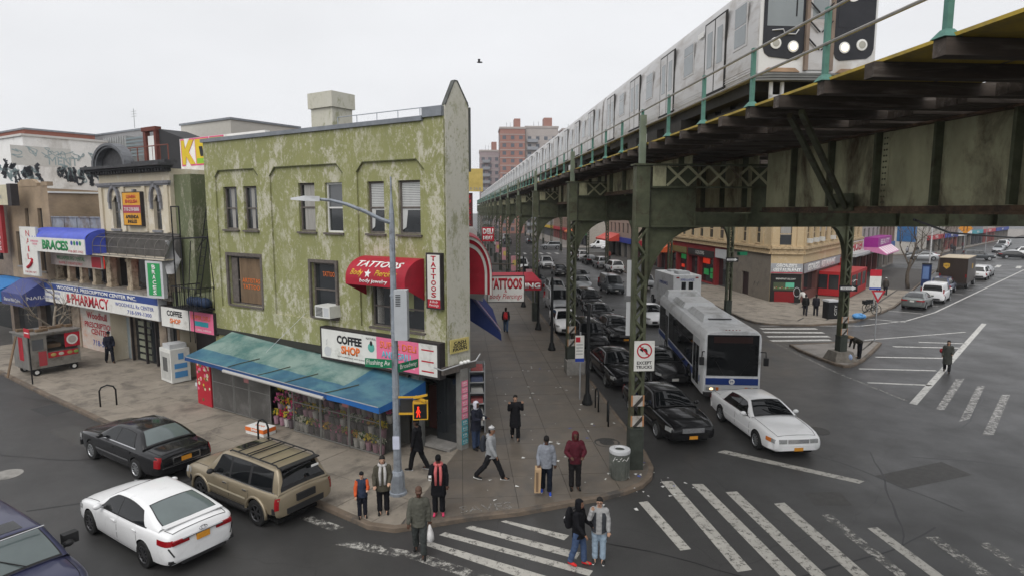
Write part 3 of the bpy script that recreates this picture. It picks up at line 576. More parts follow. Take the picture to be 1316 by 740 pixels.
for a, b, m_ in cells:
    MB().box(a,b,-.012,.012,.05,2.1).build('panel', m_, SH)
    pb = MB(); pb.box(a,a+.035,-.02,.02,.05,2.12); pb.box(b-.035,b,-.02,.02,.05,2.12); pb.box(a+.035,b-.035,-.02,.02,2.085,2.12); pb.box(a+.035,b-.035,-.02,.02,.05,.085); pb.box(a+.035,b-.035,-.02,.02,1.2,1.225); pb.build('panel_frame', mat('panel_frame',(.20,.20,.19),.5,.2), SH)
MB().box(-.01,.01,.05,1.4,.05,2.1).build('end_panel', FILM, SH)
MB().box(-10.02,-9.98,0,1.4,0,2.1).build('end_panel', GP, SH)
for a in (-7.7,-1.9): MB().box(a,a+.32,-.022,-.014,1.5,1.85).build('notice', flat((.42,.18,.18),.6), SH)
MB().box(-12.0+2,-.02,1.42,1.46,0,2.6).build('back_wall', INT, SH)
# flowers: rows of buckets with bunches
ff = [ (.42,.02,.06),(.55,.30,.03),(.50,.10,.22),(.50,.48,.40),(.30,.03,.12),(.55,.42,.05)]
FM = [flat(c,.7,'petals',var=.3) for c in ff]+[mat('leaves',(.04,.10,.025),.7,var=.4,scale=9)]
fl_ = MB()
def bunch(x, y, z, r, mi):
    for k in range(16):
        a, e = rnd.uniform(0,6.28), rnd.uniform(-.2,1.3); rr_ = r*rnd.uniform(.6,1.1)
        c = (x+rr_*math.cos(a)*math.cos(e), y+rr_*.8*math.sin(a)*math.cos(e), z+rr_*math.sin(e)); s_ = rnd.uniform(.035,.07); t = rnd.uniform(0,3)
        m_i = 6 if rnd.random() < .35 else mi
        p = [Vector((math.cos(t+i*2.1)*s_, rnd.uniform(-.03,.03), math.sin(t+i*2.1)*s_*1.1)) for i in range(3)]
        fl_.add([Vector(c)+q for q in p]+[Vector(c)+Vector((0,-s_*.6,s_*.3))], [(0,1,3),(1,2,3),(2,0,3)], m_i)
bk = MB()
for row, (y, z) in enumerate(((.16,.35),(.36,.85),(.62,1.3))):
    for k in range(20):
        x = -5.9+k*.3+rnd.uniform(-.05,.05); mi = rnd.randrange(6)
        bk.lathe([(.09,0),(.12,.3)], 8, (x,y,z-.3), rnd.randrange(3)); 
        for _ in range(3): bunch(x, y, z+.12, .17, mi)
for k in range(22): bunch(-5.35+rnd.uniform(-.6,.6), .15+rnd.uniform(0,.2), .5+rnd.uniform(0,1.5), .2, rnd.choice((0,1,2,2,4,4,5)))
fl_.build('flower_bunches', FM, SH, kind='stuff'); bk.build('flower_buckets', [flat((.5,.48,.46),.6),flat((.12,.1,.11),.6),flat((.35,.2,.25),.6)], SH, kind='stuff')
dsp = MB(); [dsp.box(-6,-.1,.2+.28*k,.5+.28*k,.0,.05+.42*k) for k in range(3)]; dsp.build('display_steps', INT, SH)
# poster panel at the far end
PP = thing('poster_panel', 'red and yellow flower picture panel at the left end of the stall', 'poster', FL.p(-11.2,-1.45,KH), FL.rz+R(-3))
MB().box(0,1.15,-.03,.03,.02,2.1).build('panel', RED, PP)
pm = MB(); 
for k in range(60):
    x, z, r = rnd.uniform(.05,1.1), rnd.uniform(.15,2.0), rnd.uniform(.04,.12); pm.lathe([(r,-.002-k*.0001),(r*.3,.0-k*.0001)], 7, (x,-.034,z), rnd.randrange(5) if z > .7 or rnd.random()<.3 else 0, ax='y')
pm.build('flower_print', [RED,flat((.60,.56,.36)),flat((.55,.42,.05)),PINK,flat((.10,.16,.05))], PP, kind='stuff')
# blue awning
def bluemat():
    m = mat('faded_blue_canvas', (.07,.155,.145), .55, var=.15, scale=1.2, dirt=(.21,.29,.26), damt=.65, dscale=.8); return m
BLC = bluemat(); BLN = mat('new_blue_canvas', (.02,.11,.33), .5, var=.12); BLM = mat('blue_canvas', (.04,.115,.18), .5, var=.15, dirt=(.08,.19,.23), damt=.5)
BA = thing('shop_awning', 'long sloping blue and teal canvas awning over the flower stall', 'awning', FL.p(0,0,0), FL.rz)
def aw_pt(x, t):           # t 0 at the wall, 1 at the front edge
    zt = 3.22+(2.66-3.22)*(x+10.55)/10.3; zf = 2.50+(2.28-2.50)*(x+10.1)/10.1
    u = t; xx = x+(.45 if False else 0)
    return (xx, -.02-2.3*t, zt+(zf-zt)*t-.05*math.sin(math.pi*t)+.02*math.sin(x*5)*t)
xs = [-10.5+k*.55 for k in range(18)]
def sect(xa, xb, nx, t0, t1, m_, nm):
    g_ = MB(); X = [xa+(xb-xa)*i/nx for i in range(nx+1)]; g_.grid([[aw_pt(x, t0+(t1-t0)*j/5) for j in range(6)] for x in X]); return g_.build(nm, m_, BA, smooth=50)
sect(-10.55,-1.75,18,0,.66,BLC,'upper_canvas'); sect(-10.55,-1.75,18,.66,1,BLM,'lower_canvas'); sect(-1.75,.75,6,0,1,BLM,'end_canvas')
vl = MB(); vl.grid([[aw_pt(x,1), tuple(Vector(aw_pt(x,1))+Vector((0,-.01,-.17)))] for x in [-10.55+k*.55 for k in range(17)]+[-1.75]]); vl.build('valance', flat((.02,.06,.18),.6), BA)
vl = MB(); vl.grid([[aw_pt(x,1), tuple(Vector(aw_pt(x,1))+Vector((0,-.01,-.2)))] for x in (-1.75,-.9,0,.75)]); vl.build('valance', BLN, BA)
MB().poly([aw_pt(.75,0),aw_pt(.75,.3),aw_pt(.75,.6),aw_pt(.75,1),(.75,-2.3,2.05),(.75,-.02,2.1)]).build('side_flap', BLN, BA)
for x in (-7.4,-5.5,-3.9,-1.75):
    MB().tube([Vector(aw_pt(x+.5,.55))+Vector((0,0,.03)), Vector(aw_pt(x+.1,.85))+Vector((0,0,.03)), Vector(aw_pt(x-.1,1))+Vector((0,0,.02))], .018, 5).build('strap', flat((.06,.07,.05),.7), BA)
MB().tube([aw_pt(-7.8,1)[:2]+(2.27,), aw_pt(-4.5,1)[:2]+(2.2,), aw_pt(-1.9,1)[:2]+(2.13,)], .07, 8).build('rolled_sheet', flat((.40,.39,.37),.5), BA)
MB().tube([(-5.6,0,4.45),(-6.6,-1.2,2.95)], .008, 4).build('guy_wire', LGREY, BA)
fr_ = MB(); 
for x in (-10.4,-6.0,-1.75,.7): fr_.tube([aw_pt(x,.02)[:2]+(2.5,), Vector(aw_pt(x,1))+Vector((0,0,-.05))], .02, 5)
fr_.tube([aw_pt(-10.5,1),aw_pt(.7,1)],.02,5); fr_.build('awning_frame', ALU, BA)
MB().box(-12,-4.3,-.1,-.076,2.95,3.25).build('flashing_board', flat((.035,.035,.03),.8), GB)
bx = thing('cardboard_box', 'orange and white cardboard fruit box lying on the pavement', 'box', FL.p(-5.55,-2.3,KH+.012), FL.rz+R(4))
MB().box(-.55,.45,-.28,.28,0,.12).build('tray', WHITE, bx); MB().box(-.56,.46,-.29,.29,.12,.27).build('lid_side', ORANGE, bx); MB().box(-.555,.455,-.285,.285,.271,.285).build('lid', WHITE, bx); text('BANA', .1, WHITE, bx, (-.05,-.292,.195), width=.35, bold=.04); text('BANA', .12, ORANGE, bx, (-.05,0,.287), up=(0,1,0), width=.5)
# ================================================================ ELEVATED RAILWAY
ELGR = mat('viaduct_green_steel', (.088,.097,.06), .6, .15, var=.3, scale=3, bump=.15, dirt=(.05,.034,.022), damt=.3, dscale=1.6)
ELPL = mat('girder_web_plate', (.37,.365,.235), .65, .1, var=.25, scale=1.4, dirt=(.075,.055,.035), damt=.42, dscale=.9, stretch=(1,1,.5))
ELRU = mat('rusty_flange', (.115,.075,.048), .8, .1, var=.4, scale=4, dirt=(.04,.03,.024), damt=.5, dscale=2)
ELBASE = mat('column_base_paint', (.042,.048,.04), .65, var=.3, scale=4); TEALP = mat('railing_green', (.085,.20,.165), .55, var=.2, scale=6, dirt=(.12,.10,.07), damt=.25)
TIE = mat('timber_tie', (.062,.05,.042), .85, var=.35, scale=3, hue=.25, world=True, stretch=(.25,4,4), dirt=(.17,.15,.135), damt=.3, dscale=2); YEL = mat('yellow_walkway', (.42,.30,.045), .6, var=.15, scale=4, dirt=(.2,.16,.07), damt=.35)
PIPE = mat('railing_pipe', (.30,.29,.27), .45, .4, var=.2, scale=5)
HZW = mat('hazard_white',(.42,.40,.37),.6,var=.15,dirt=(.2,.17,.14),damt=.4,dscale=4); HZK = mat('hazard_dark',(.05,.045,.04),.6,var=.3); HZO = mat('hazard_orange',(.42,.19,.08),.6,var=.25,dirt=(.3,.2,.13),damt=.5,dscale=5)
SB = [19.35, 31.5, 47, 61, 74.5, 88, 101.5, 115, 129, 143, 157, 171, 186, 201]
NL, NR = 5.68, 21.0
def lattice(parent, p0, axis, across, length, step, width, off, name='lattice_bar', joined=False, m=ELGR, cross=False):
    """zigzag of flat bars along 'axis' on a face"""
    n = max(1, int(length/step)); st = length/n; axis = Vector(axis); across = Vector(across); off = Vector(off); p0 = Vector(p0); nn = axis.cross(across)
    b = MB(); bars = []
    for k in range(n):
        for s_ in ((0,1) if cross else (k%2,)):
            a = p0+axis*st*k+across*(width/2*(-1 if s_ == 0 else 1)); c = p0+axis*st*(k+1)+across*(width/2*(1 if s_ == 0 else -1)); o_ = off+nn*(.012*s_)
            if joined: b.beam(a+o_, c+o_, .075, .012, up=nn)
            else: bars.append((a+o_, c+o_))
    if joined: o = b.build(name, m, parent); 
    else:
        for a, c in bars: MB().beam(a, c, .075, .014, up=nn).build(name, m, parent)
def bent(s, fine, left=True, right=True, nr=NR, lab='', ds=0):
    root = thing('viaduct_bent', lab, 'viaduct bent', BW.p((NL+nr)/2, s+ds/2), BW.rz+math.atan2(ds,nr-NL), 'steel bents carrying the elevated railway')
    W = math.hypot(nr-NL,ds)/2
    for side, on in ((-1,left),(1,right)):
        if not on: continue
        x = side*W; c = MB()
        for k in (-1,1): c.box(x+k*.19-.02, x+k*.19+.02, -.18, .18, .1, 8.05); c.box(x+k*.145-.03, x+k*.145+.03, -.185, -.16, .1, 8.05); c.box(x+k*.145-.03, x+k*.145+.03, .16, .185, .1, 8.05)
        o = c.build('column', ELGR, root)
        lattice(o, (x,-.19,2.7), (0,0,1), (1,0,0), 5.3, .40, .31, (0,0,0), joined=not fine, name='lattice_bar' if fine else 'lattice')
        lattice(o, (x,.19,2.7), (0,0,1), (1,0,0), 5.3, .40, .31, (0,0,0), joined=True, name='rear_lattice')
        b = MB(); b.box(x-.225,x+.225,-.215,.215,.1,1.55); b.box(x-.24,x+.24,-.23,.23,1.5,1.56); b.build('column_base', ELBASE, o)
        if fine:
            for z in (1.62,2.3):
                MB().box(x-.16,x+.16,-.205,-.193,z,z+.36).build('hazard_panel', HZW, o)
                h = MB(); h.prism([(x-.16,z),(x-.03,z),(x+.16,z+.2),(x+.16,z+.36)], -.212, -.2055, 'y'); h.build('hazard_stripe', HZK, o)
                for k in (-1,1): MB().box(x+k*.19-.028,x+k*.19+.028,-.2,-.186,z,z+.36).build('hazard_edge', HZO, o)
        fb = MB(); fb.prism([(x-.36,-.36),(x+.36,-.36),(x+.36,.36),(x-.36,.36)], 0, .12, 'z')
        fb.build('footing', CONC, o)
        # knee bracket: solid plate with a curved underside
        k = MB(); pts = [(x-side*.19,5.6)]
        for i in range(9): a = math.pi/2*i/8; pts.append((x-side*(.21+1.75*(1-math.cos(a))), 5.9+2.15*math.sin(a)))
        pts.append((x-side*.19,8.06)); 
        if side > 0: pts = pts[::-1]
        k.prism(pts, -.035, .035, 'y'); k.build('knee_bracket', ELGR, root)
        fl = MB(); P = [(x-side*(.21+1.75*(1-math.cos(math.pi/2*i/8))), 5.9+2.15*math.sin(math.pi/2*i/8)) for i in range(9)]
        for i in range(8): fl.beam((P[i][0],0,P[i][1]),(P[i+1][0],0,P[i+1][1]), .34, .03, up=(0,1,0)) if False else fl.add([(P[i][0],-.17,P[i][1]),(P[i+1][0],-.17,P[i+1][1]),(P[i+1][0],.17,P[i+1][1]),(P[i][0],.17,P[i][1])],[(0,1,2,3)])
        fl.build('bracket_flange', ELGR, root)
        cp_ = MB(); cp_.box(x-.215,x+.215,-.21,.21,8.055,9.97); cp_.build('column_head', ELGR, root)
    a, b_ = (-W-.29 if left else -W), (W+.29 if right else W)
    cb = MB(); [cb.box(*q) for q in ([(-W+.29,W-.29,-.05,.05,8.1,9.93)] if lab != BL[0] else [(-W+.29,-W+1.75,-.05,.05,8.1,9.93),(-W+1.75,-W+3.6,-.05,.05,8.1,8.48),(-W+3.6,W-.29,-.05,.05,8.1,9.93)])]; cb.box(-W+.285,W-.285,-.24,.24,8.06,8.10); cb.box(a,b_,-.26,.26,9.972,10.02); cb.box(-W+.285,W-.285,-.22,-.051,9.28,9.33); 
    o = cb.build('cap_beam', ELGR, root)
    for k in range(1,9): MB().box(-W+k*2*W/9-.02,-W+k*2*W/9+.02,-.2,-.052,8.102,9.278 if (k>2 or lab != BL[0]) else 8.48).build('stiffener', ELGR, o)
    if left:
        MB().box(-W+.30,-W+.72,-.20,-.19,9.335,9.968).build('gusset_plate', ELPL, o)
        lattice(o, (-W+.75,-.2,9.65), (1,0,0), (0,0,1), 3.3, .55, .6, (0,0,0), joined=not fine, m=ELPL, cross=True, name='lattice_bar' if fine else 'lattice')
        MB().box(-W-.09,-W+.09,-.09,.09,10.021,11.5).build('railing_stanchion', mat('stanchion_green',(.16,.19,.14),.6,.1,var=.2), root)
    rv = MB()
    if fine and left:
        for z in [8.2+.16*k for k in range(11)]:
            for dx in (-.2,.2): rv.ball((-W+dx,-.235,z), .018, nu=6, nv=4)
        rv.build('rivets', ELGR, root, kind='stuff')
    return root
BL = ['nearest steel bent with lattice column, hazard stripes and a curved bracket at the pavement corner','second steel bent with its left column on a concrete block beside the bus stop','third steel bent, its left column beside the queue of cars','fourth steel bent down the avenue','fifth steel bent down the avenue from the corner']
for i, s in enumerate(SB):
    if i < 5: bent(s, i < 2, True, i > 0, lab=BL[i]) if i != 1 else bent(s, True, True, True, 21.55, BL[1], 1.6)
    elif i == 5: proto_bent = bent(s, False, lab='far steel bent down the avenue where the columns crowd together'); proto_bent['group'] = 'far steel bents down the avenue'
    else: c = copy_tree(proto_bent); c.location = BW.p((NL+NR)/2, s); c['label'] = 'far steel bent down the avenue, %s from the street corner' % ['seventh','eighth','ninth','tenth','eleventh','twelfth','thirteenth','last'][i-6]
cbk = thing('column_block', 'rough concrete block around the foot of the second left column', 'concrete block', BW.p(5.9,31.5,KH), BW.rz)
MB().prism([(-.48,-.48),(.48,-.48),(.48,.48),(-.48,.48)],0,.75,'z').build('block', CONC, cbk); MB().box(-.42,.42,-.42,.42,.75,.80).build('block_top', CONC, cbk)
cbk = thing('column_block', 'tapered stone plinth under the column on the traffic island', 'concrete block', BW.p(21.55,33.1,KH-.02), BW.rz)
MB().add([(-.68,-.62,0),(.68,-.62,0),(.68,.62,0),(-.68,.62,0),(-.48,-.42,.55),(.48,-.42,.55),(.48,.42,.55),(-.48,.42,.55)],[(0,3,2,1),(4,5,6,7),(0,1,5,4),(1,2,6,5),(2,3,7,6),(3,0,4,7)]).build('plinth', mat('plinth_stone',(.16,.145,.125),.9,var=.35,bump=.6,bscale=14), cbk)
# longitudinal plate girders
def girder(n, s0, s1, z0, label, fine, step=1.8):
    root = thing('plate_girder', label, 'girder', BW.p(n, s0), BW.rz, 'plate girders under the tracks')
    L = s1-s0; MB().box(-.02,.02,0,L,z0+.05,10.33).build('web', ELPL, root)
    MB().box(-.22,.22,0,L,z0-.0,z0+.048).build('bottom_flange', ELRU, root); MB().box(-.2,.2,0,L,10.332,10.375).build('top_flange', ELRU, root)
    MB().box(-.14,-.021,0,L,z0+.05,z0+.16).build('flange_angle', ELRU, root)
    k = .7; i = 0
    while k < L:
        MB().box(-.19,-.022,k-.035,k+.035,z0+.17,10.33).build('stiffener', ELGR, root)
        if fine and i % 3 == 0:
            MB().box(-.03,-.0215,k-.28,k+.28,z0+.17,10.33).build('splice_plate', ELPL, root)
            rv = MB()
            for z in [z0+.25+.13*j for j in range(12)]:
                for dy in (-.2,-.12,.12,.2): rv.ball((-.036,k+dy,z),.022,nu=6,nv=4)
            rv.build('rivets', ELGR, root, kind='stuff')
        k += step; i += 1
    return root
girder(9.6, -14, 19.0, 8.52, 'near plate girder spanning the crossing, its pale web and stiffeners facing the street', True)
girder(9.6, 19.65, 31.2, 8.52, 'near plate girder continuing beyond the first steel bent', False)
girder(16.8, -14, 19.0, 8.52, 'far plate girder spanning the crossing under the far track', False)
for n in (7.4, 9.6, 16.8):
    for a, b in zip(SB[1:-1], SB[2:]):
        if b < 130: girder(n, a+.3, b-.3, 9.0, '%s plate girder between the %s and next steel bents down the avenue' % ({7.4:'left edge',9.6:'inner left',16.8:'right hand'}[n], 'second third fourth fifth sixth seventh eighth ninth'.split()[SB.index(a)-1]), False, 2.4)
girder(7.4, 19.65, 31.2, 9.3, 'shallow edge girder between the first two bents', False, 2.4)
br = thing('diagonal_brace', 'pair of diagonal steel bars bracing the deck edge to the girder', 'brace', BW.p(9.4,14.6,8.7), BW.rz)
for d in (0,.42): MB().beam((0,d,-.05),(-3.0,-3.1+d,1.72),.10,.10).build('brace_bar', ELGR, br)
MB().box(-.03,.03,-.25,.7,-.12,.3).build('gusset_plate', ELGR, br)
# deck: long ties that carry the walkway, short ties under the tracks, walkway panels, rails
tk = thing('track_deck', 'open timber tie deck of the elevated railway', 'railway deck', BW.p(5.7, -14, 10.38), BW.rz)
tme = MB().box(0,13.2,-.105,.105,.03,.235).mesh('tie', TIE); tms = MB().box(0,4.4,-.105,.105,.03,.235).mesh('tie', TIE)
S0, S1 = 17.25-1.25*25, 214
ts = [S0+1.25*k for k in range(int((S1-S0)/1.25))]
for i, s in enumerate(ts): put('tie', tme if i%3 else tms, tk, (rnd.uniform(-.06,.06) if s > 0 else 0, s+14, rnd.uniform(-.008,.008)))
st = MB()
for i in range(len(ts)-1):
    for f in (.3,.5,.7): [st.box(x0,x1,(ts[i]+1.25*f)+14-.1,(ts[i]+1.25*f)+14+.1,.0,.2) for x0,x1 in ((1.55 if ts[i] > 13 else 2.75,4.2),(6.0,8.6),(10.6,13.2))]
st.build('short_ties', TIE, tk, kind='stuff')
wme = MB().box(.10,1.45,.008,1.242,.24,.285).mesh('walkway_panel', YEL)
wk = MB(); [wk.box(.10,.86,.02+.1*k,.05+.1*k,.285,.30) for k in range(12)]
wmw = MB().box(.10,2.65,.008,1.242,.24,.285).mesh('walkway_panel', YEL)
for s in ts[:110]: put('walkway_panel', wme if s > 13 else wmw, tk, (0, s+14, 0))
for n in (7.55,9.0,12.2,13.65,16.8,18.3): MB().box(n-5.7-.035,n-5.7+.035,0,226,.24,.38).build('rail', mat('rail_steel',(.10,.08,.07),.5,.6), tk)
MB().box(10.5-5.7,11.2-5.7,0,226,.24,.29).build('centre_walkway', TIE, tk)
rl = thing('deck_railing', 'green post and pipe railing along the elevated deck edge', 'railing', BW.p(5.78,-14,10.62), BW.rz)
pb = MB(); pb.box(-.038,.038,-.038,.038,.03,1.12); pme = pb.mesh('railing_post', TEALP); fbm = MB().add([(-.12,-.12,0),(.12,-.12,0),(.12,.12,0),(-.12,.12,0),(-.05,-.05,.1),(.05,-.05,.1),(.05,.05,.1),(-.05,.05,.1)],[(0,3,2,1),(4,5,6,7),(0,1,5,4),(1,2,6,5),(2,3,7,6),(3,0,4,7)]).mesh('post_foot', TEALP)
for k in range(-13,78):
    s = 17.25+2.5*k
    if -13 < s < 212: o = put('railing_post', pme, rl, (0,s+14,0)); put('post_foot', fbm, o)
for z in (.56,1.06): MB().tube([(-.03,0,z),(-.03,226,z)], .026, 6).build('railing_pipe', PIPE, rl)
MB().tube([BW.p(9.2,12,8.4), BW.p(15,18,7.9), BW.p(20,21,7.6), BW.p(24.5,21.5,7.65), BW.p(30,18,8.3)],.03,6).build('overhead_cable', BLACK, None, label='black cable sagging under the viaduct at the upper right', cat='cable')
# ---------------------------------------------------------------- train
SS = mat('stainless_side', (.50,.49,.48), .36, .55, var=.08, scale=.7, dirt=(.34,.31,.28), damt=.35, dscale=.9, stretch=(1,1,2.5)); SSL = mat('light_train_front', (.62,.62,.61), .4, .2, var=.06, dirt=(.45,.42,.38), damt=.25)
TGL = glassy('train_glass', (.20,.225,.235), .12); MASK = mat('black_mask', (.028,.029,.034), .25, var=.15); UND = mat('underframe', (.025,.024,.023), .7, var=.4, scale=5); RUB = mat('ribbed_grey', (.14,.145,.145), .6); ACC = mat('gangway_brown', (.20,.155,.125), .7, var=.2)
LIT = mat('lit_lamp', (.9,.8,.6), .3, emis=(1,.80,.5), estr=2.2); LENS = mat('lamp_lens', (.40,.39,.34), .2, .3)
TR0, TN, TL, TWd = 14.4, 6.87, 16.0, 2.86
def train_car(first):
    t = thing('train_car', 'leading stainless steel train car with black window masks and headlights' if first else 'stainless train car behind the leading car', 'train car', BW.p(TN, TR0, 11.7), BW.rz)
    L = TL-.32; b = MB(); pr_ = [(0.03,0),(0.0,.12),(0.0,1.2),(.06,2.05),(.2,2.28),(.55,2.42),(TWd/2,2.47)]; pr_ = pr_+[(TWd-x,z) for x,z in pr_[-2::-1]]
    b.grid([[(x,y,z) for x,z in pr_] for y in (.0,L)]); b.poly([(x,L,z) for x,z in pr_][::-1]); b.poly([(x,0,z) for x,z in pr_]); b.poly([(pr_[0][0],0,0),(pr_[-1][0],0,0),(pr_[-1][0],L,0),(pr_[0][0],L,0)])
    b.build('body', SS, t, smooth=35)
    g_ = MB(); [g_.box(-.012,.0,.1,L-.1,z,z+.02) for z in (.1,.16,.22)]; g_.build('side_ribs', SS, t)
    for y0 in (2.45,6.35,10.2,14.15):
        d = MB(); d.box(-.012,.02,y0-.72,y0+.72,.05,1.98); o = d.build('door_opening', UND, t)
        for k in (-1,1):
            c = y0+k*.335; q = MB().box(-.022,-.013,c-.30,c+.30,.08,1.93).build('door', SS, t)
            MB().box(-.027,-.0225,c-.17,c+.17,.75,1.68).build('door_window', TGL, q)
        MB().box(-.06,.0,y0-.7,y0+.7,.0,.045).build('door_sill', UND, t)
    for y0 in (4.4,8.3,12.2):
        q = MB().box(-.014,.0,y0-.42,y0+.42,.85,1.78).build('window', SS, t); MB().box(-.02,-.0145,y0-.36,y0+.36,.9,1.45).build('pane', TGL, q); MB().box(-.02,-.0145,y0-.36,y0+.36,1.48,1.73).build('pane', TGL, q)
    q = MB().box(-.014,.0,.55,1.3,.8,1.85).build('cab_window', SS, t); MB().box(-.02,-.0145,.62,1.23,.86,1.3).build('pane', TGL, q); MB().box(-.02,-.0145,.62,1.23,1.34,1.8).build('pane', TGL, q)
    MB().box(-.014,.0,3.3,3.7,1.72,1.86).build('number_plate', WHITE, t)
    u = MB(); u.box(.25,TWd-.25,.5,L-.5,-.28,-.001); u.build('underframe', UND, t)
    for c in (2.9, L-2.9):
        w_ = MB(); 
        for dy in (-1.0,1.0):
            w_.lathe([(.42,0),(.42,.12)], 14, (.55,c+dy,-.62), ax='x'); w_.lathe([(.42,0),(.42,.12)], 14, (TWd-.67,c+dy,-.62), ax='x')
        w_.box(.42,.54,c-1.5,c+1.5,-.68,-.45); w_.box(TWd-.54,TWd-.42,c-1.5,c+1.5,-.68,-.45); w_.box(.55,TWd-.55,c-.3,c+.3,-.6,-.29); w_.build('truck', UND, t)
    for y, l in ((5.2,1.6),(7.6,2.0),(10.2,1.3)): MB().box(.1,.9,y,y+l,-.62,-.29).build('equipment_box', UND, t)
    MB().box(.06,.16,8.8,9.5,-.6,-.29).build('louvre_box', LGREY, t)
    return t
lead = train_car(True)
y = -.02
f_ = MB(); f_.prism([(.02,.02),(TWd-.02,.02),(TWd-.02,2.1),(TWd-.3,2.36),(TWd/2,2.44),(.3,2.36),(.02,2.1)], -.04, -.002, 'y'); f_.build('front_panel', SSL, lead)
def rmask(x0,x1,z0,z1,c): return [(x0+c,z0+.06*0),(x1-c,z0-.06),(x1-c*.4,z0),(x1,z0+c),(x1,z1),(x0,z1),(x0,z0+c*1.4),(x0+c*.3,z0+c*.5)]
for k, (a, b_) in enumerate(((.10,1.08),(1.80,2.78))):
    pts = rmask(a,b_,.40,2.2,.16) if k == 0 else [(2.88-x,z) for x,z in rmask(.10,1.08,.40,2.2,.16)][::-1]
    q = MB().prism(pts, -.06, -.041, 'y').build('window_mask', MASK, lead)
    MB().box(a+.08,b_-.06,-.066,-.0605,1.08,2.16).build('windscreen', TGL if k == 0 else MASK, q)
    for j, x in enumerate((a+.30,a+.72) if k == 0 else (b_-.72,b_-.30)):
        z = .70-.07*(j if k == 0 else 1-j); lit = (j == 1) if k == 0 else (j == 0)
        r_ = MB().lathe([(.13,0),(.13,-.02),(.10,-.025)], 16, (x,-.06,z), ax='y').build('headlight', WHITE, lead); MB().lathe([(.085,-.03),(.04,-.034),(.004,-.034)], 12, (x,-.06,z), ax='y').build('lamp_lens', LIT if lit else LENS, r_)
hd = MB(); hd.tube([(.3,-.07,.98),(.55,-.1,1.0),(.6,-.1,.9),(.85,-.1,.9),(.92,-.1,1.0)], .015, 5); hd.build('front_handle', LGREY, lead)
MB().box(.85,.88,-.075,-.068,1.3,2.1).build('wiper', BLACK, lead)
cd = MB().box(1.18,1.70,-.075,-.041,.12,2.25).build('front_door', SS, lead); MB().box(1.25,1.63,-.082,-.0755,1.25,2.2).build('door_window', TGL, cd)
for x in (1.12,1.72): MB().box(x-.03,x+.05,-.13,-.041,.1,2.2).build('gangway_post', ACC, lead)
for x0,x1 in ((1.16,1.42),(1.72,1.47)):
    for z in (.55,.95,1.35): MB().beam((x0,-.12,z+.25),(x1,-.12,z),.025,.025).build('safety_gate_bar', BLACK, lead)
ds = MB().lathe([(.2,0),(.2,-.004),(.002,-.004)],18,(2.2,-.067,1.85),ax='y').build('round_badge', WHITE, lead); text('M', .16, BLUE, lead, (2.2,-.073,1.9), bold=.03); text('MTA', .05, BLUE, lead, (2.2,-.073,1.76))
an = MB(); 
for k in range(3): an.prism([(-.05,-.06),(.3,-.16),(TWd/2,-.22),(TWd-.3,-.16),(TWd+.03,-.06),(TWd+.03,.02),(-.05,.02)], -.14+.06*k, -.095+.06*k, 'z')
an.build('anticlimber', RUB, lead)
for a,b_ in ((.12,1.0),(1.88,2.76)): MB().prism([(a,0.06),(b_,.06),(b_-.12,.15),(a+.12,.15)], -.10, -.041, 'y').build('step_ledge', mat('rust_ledge',(.30,.2,.13),.7,var=.3), lead)
cpb = MB(); cpb.box(1.2,1.65,-.12,.5,-.75,-.4); cpb.box(1.32,1.53,-.2,-.12,-.68,-.47); cpb.build('coupler', RUB, lead)
lg = MB(); [lg.box(x,x+.06,-.02,.06,-.75,-.15) for x in (.35,.62)]; lg.box(.35,.68,-.02,.06,-.5,-.44); lg.box(.35,.68,-.02,.06,-.75,-.69); lg.build('step_ladder', LGREY, lead)
car2 = train_car(False); car2.location = BW.p(TN, TR0+TL, 11.7)
lb = ['second stainless train car, coupled behind the leading car','third stainless train car from the front','fourth stainless train car from the front','fifth stainless train car from the front']
car2['label'] = lb[0]; car2['group'] = 'train cars on the elevated track'
for k in range(2, 12):
    c = copy_tree(car2); c.location = BW.p(TN, TR0+TL*k, 11.7); c['label'] = lb[k-1] if k < 5 else 'distant stainless train car, %s from the front of the train' % 'sixth seventh eighth ninth tenth eleventh twelfth'.split()[k-5]
lead['group'] = 'train cars on the elevated track'
# ================================================================ BUILDINGS TO THE LEFT
CREAM = stucco('cream_facade', (.56,.50,.38), (.52,.46,.36), (.62,.58,.50), (.16,.135,.10), .4); DKC = mat('dark_cornice', (.055,.055,.058), .7, var=.35, scale=4); GSTONE = mat('grey_trim', (.20,.20,.215), .7, var=.25, scale=5)
BRK = brickmat('tan_brick', (.36,.265,.17), (.31,.225,.145), (.22,.18,.14), 4.2); BRKS = brickmat('tan_brick_side', (.40,.30,.18), (.35,.26,.16), (.2,.15,.1), 4.2)
WHW = mat('white_rendered_wall', (.76,.755,.74), .8, var=.06, dirt=(.48,.46,.43), damt=.35, dscale=.4); WOODC = mat('peeling_column', (.40,.33,.24), .8, var=.35, scale=5, dirt=(.12,.09,.06), damt=.4, dscale=3)
PB = thing('pharmacy_building', 'cream victorian building with dark arched cornice over the pharmacy', 'building', FL.p(-22.7,.3,0), FL.rz); X = 22.7
def px_(a): return X-a
arch_win = [(px_(21.45),px_(20.62),7.6,9.35),(px_(19.4),px_(18.35),7.9,9.0),(px_(17.25),px_(16.55),7.6,9.35)]
b = MB(); b.wall(px_(22.7), px_(15.6), 7.45, 10.6, arch_win, 0, .25); b.wall(px_(22.7), px_(15.6), 6.05, 7.449, [], .02, .1)
b.poly([(0,0,0),(0,9,0),(0,9,10.6),(0,0,10.6)][::-1]); b.poly([(7.1,0,0),(7.1,9,0),(7.1,9,10.6),(7.1,0,10.6)]); b.poly([(0,0,10.55),(7.1,0,10.55),(7.1,9,10.55),(0,9,10.55)]); b.build('wall', CREAM, PB)
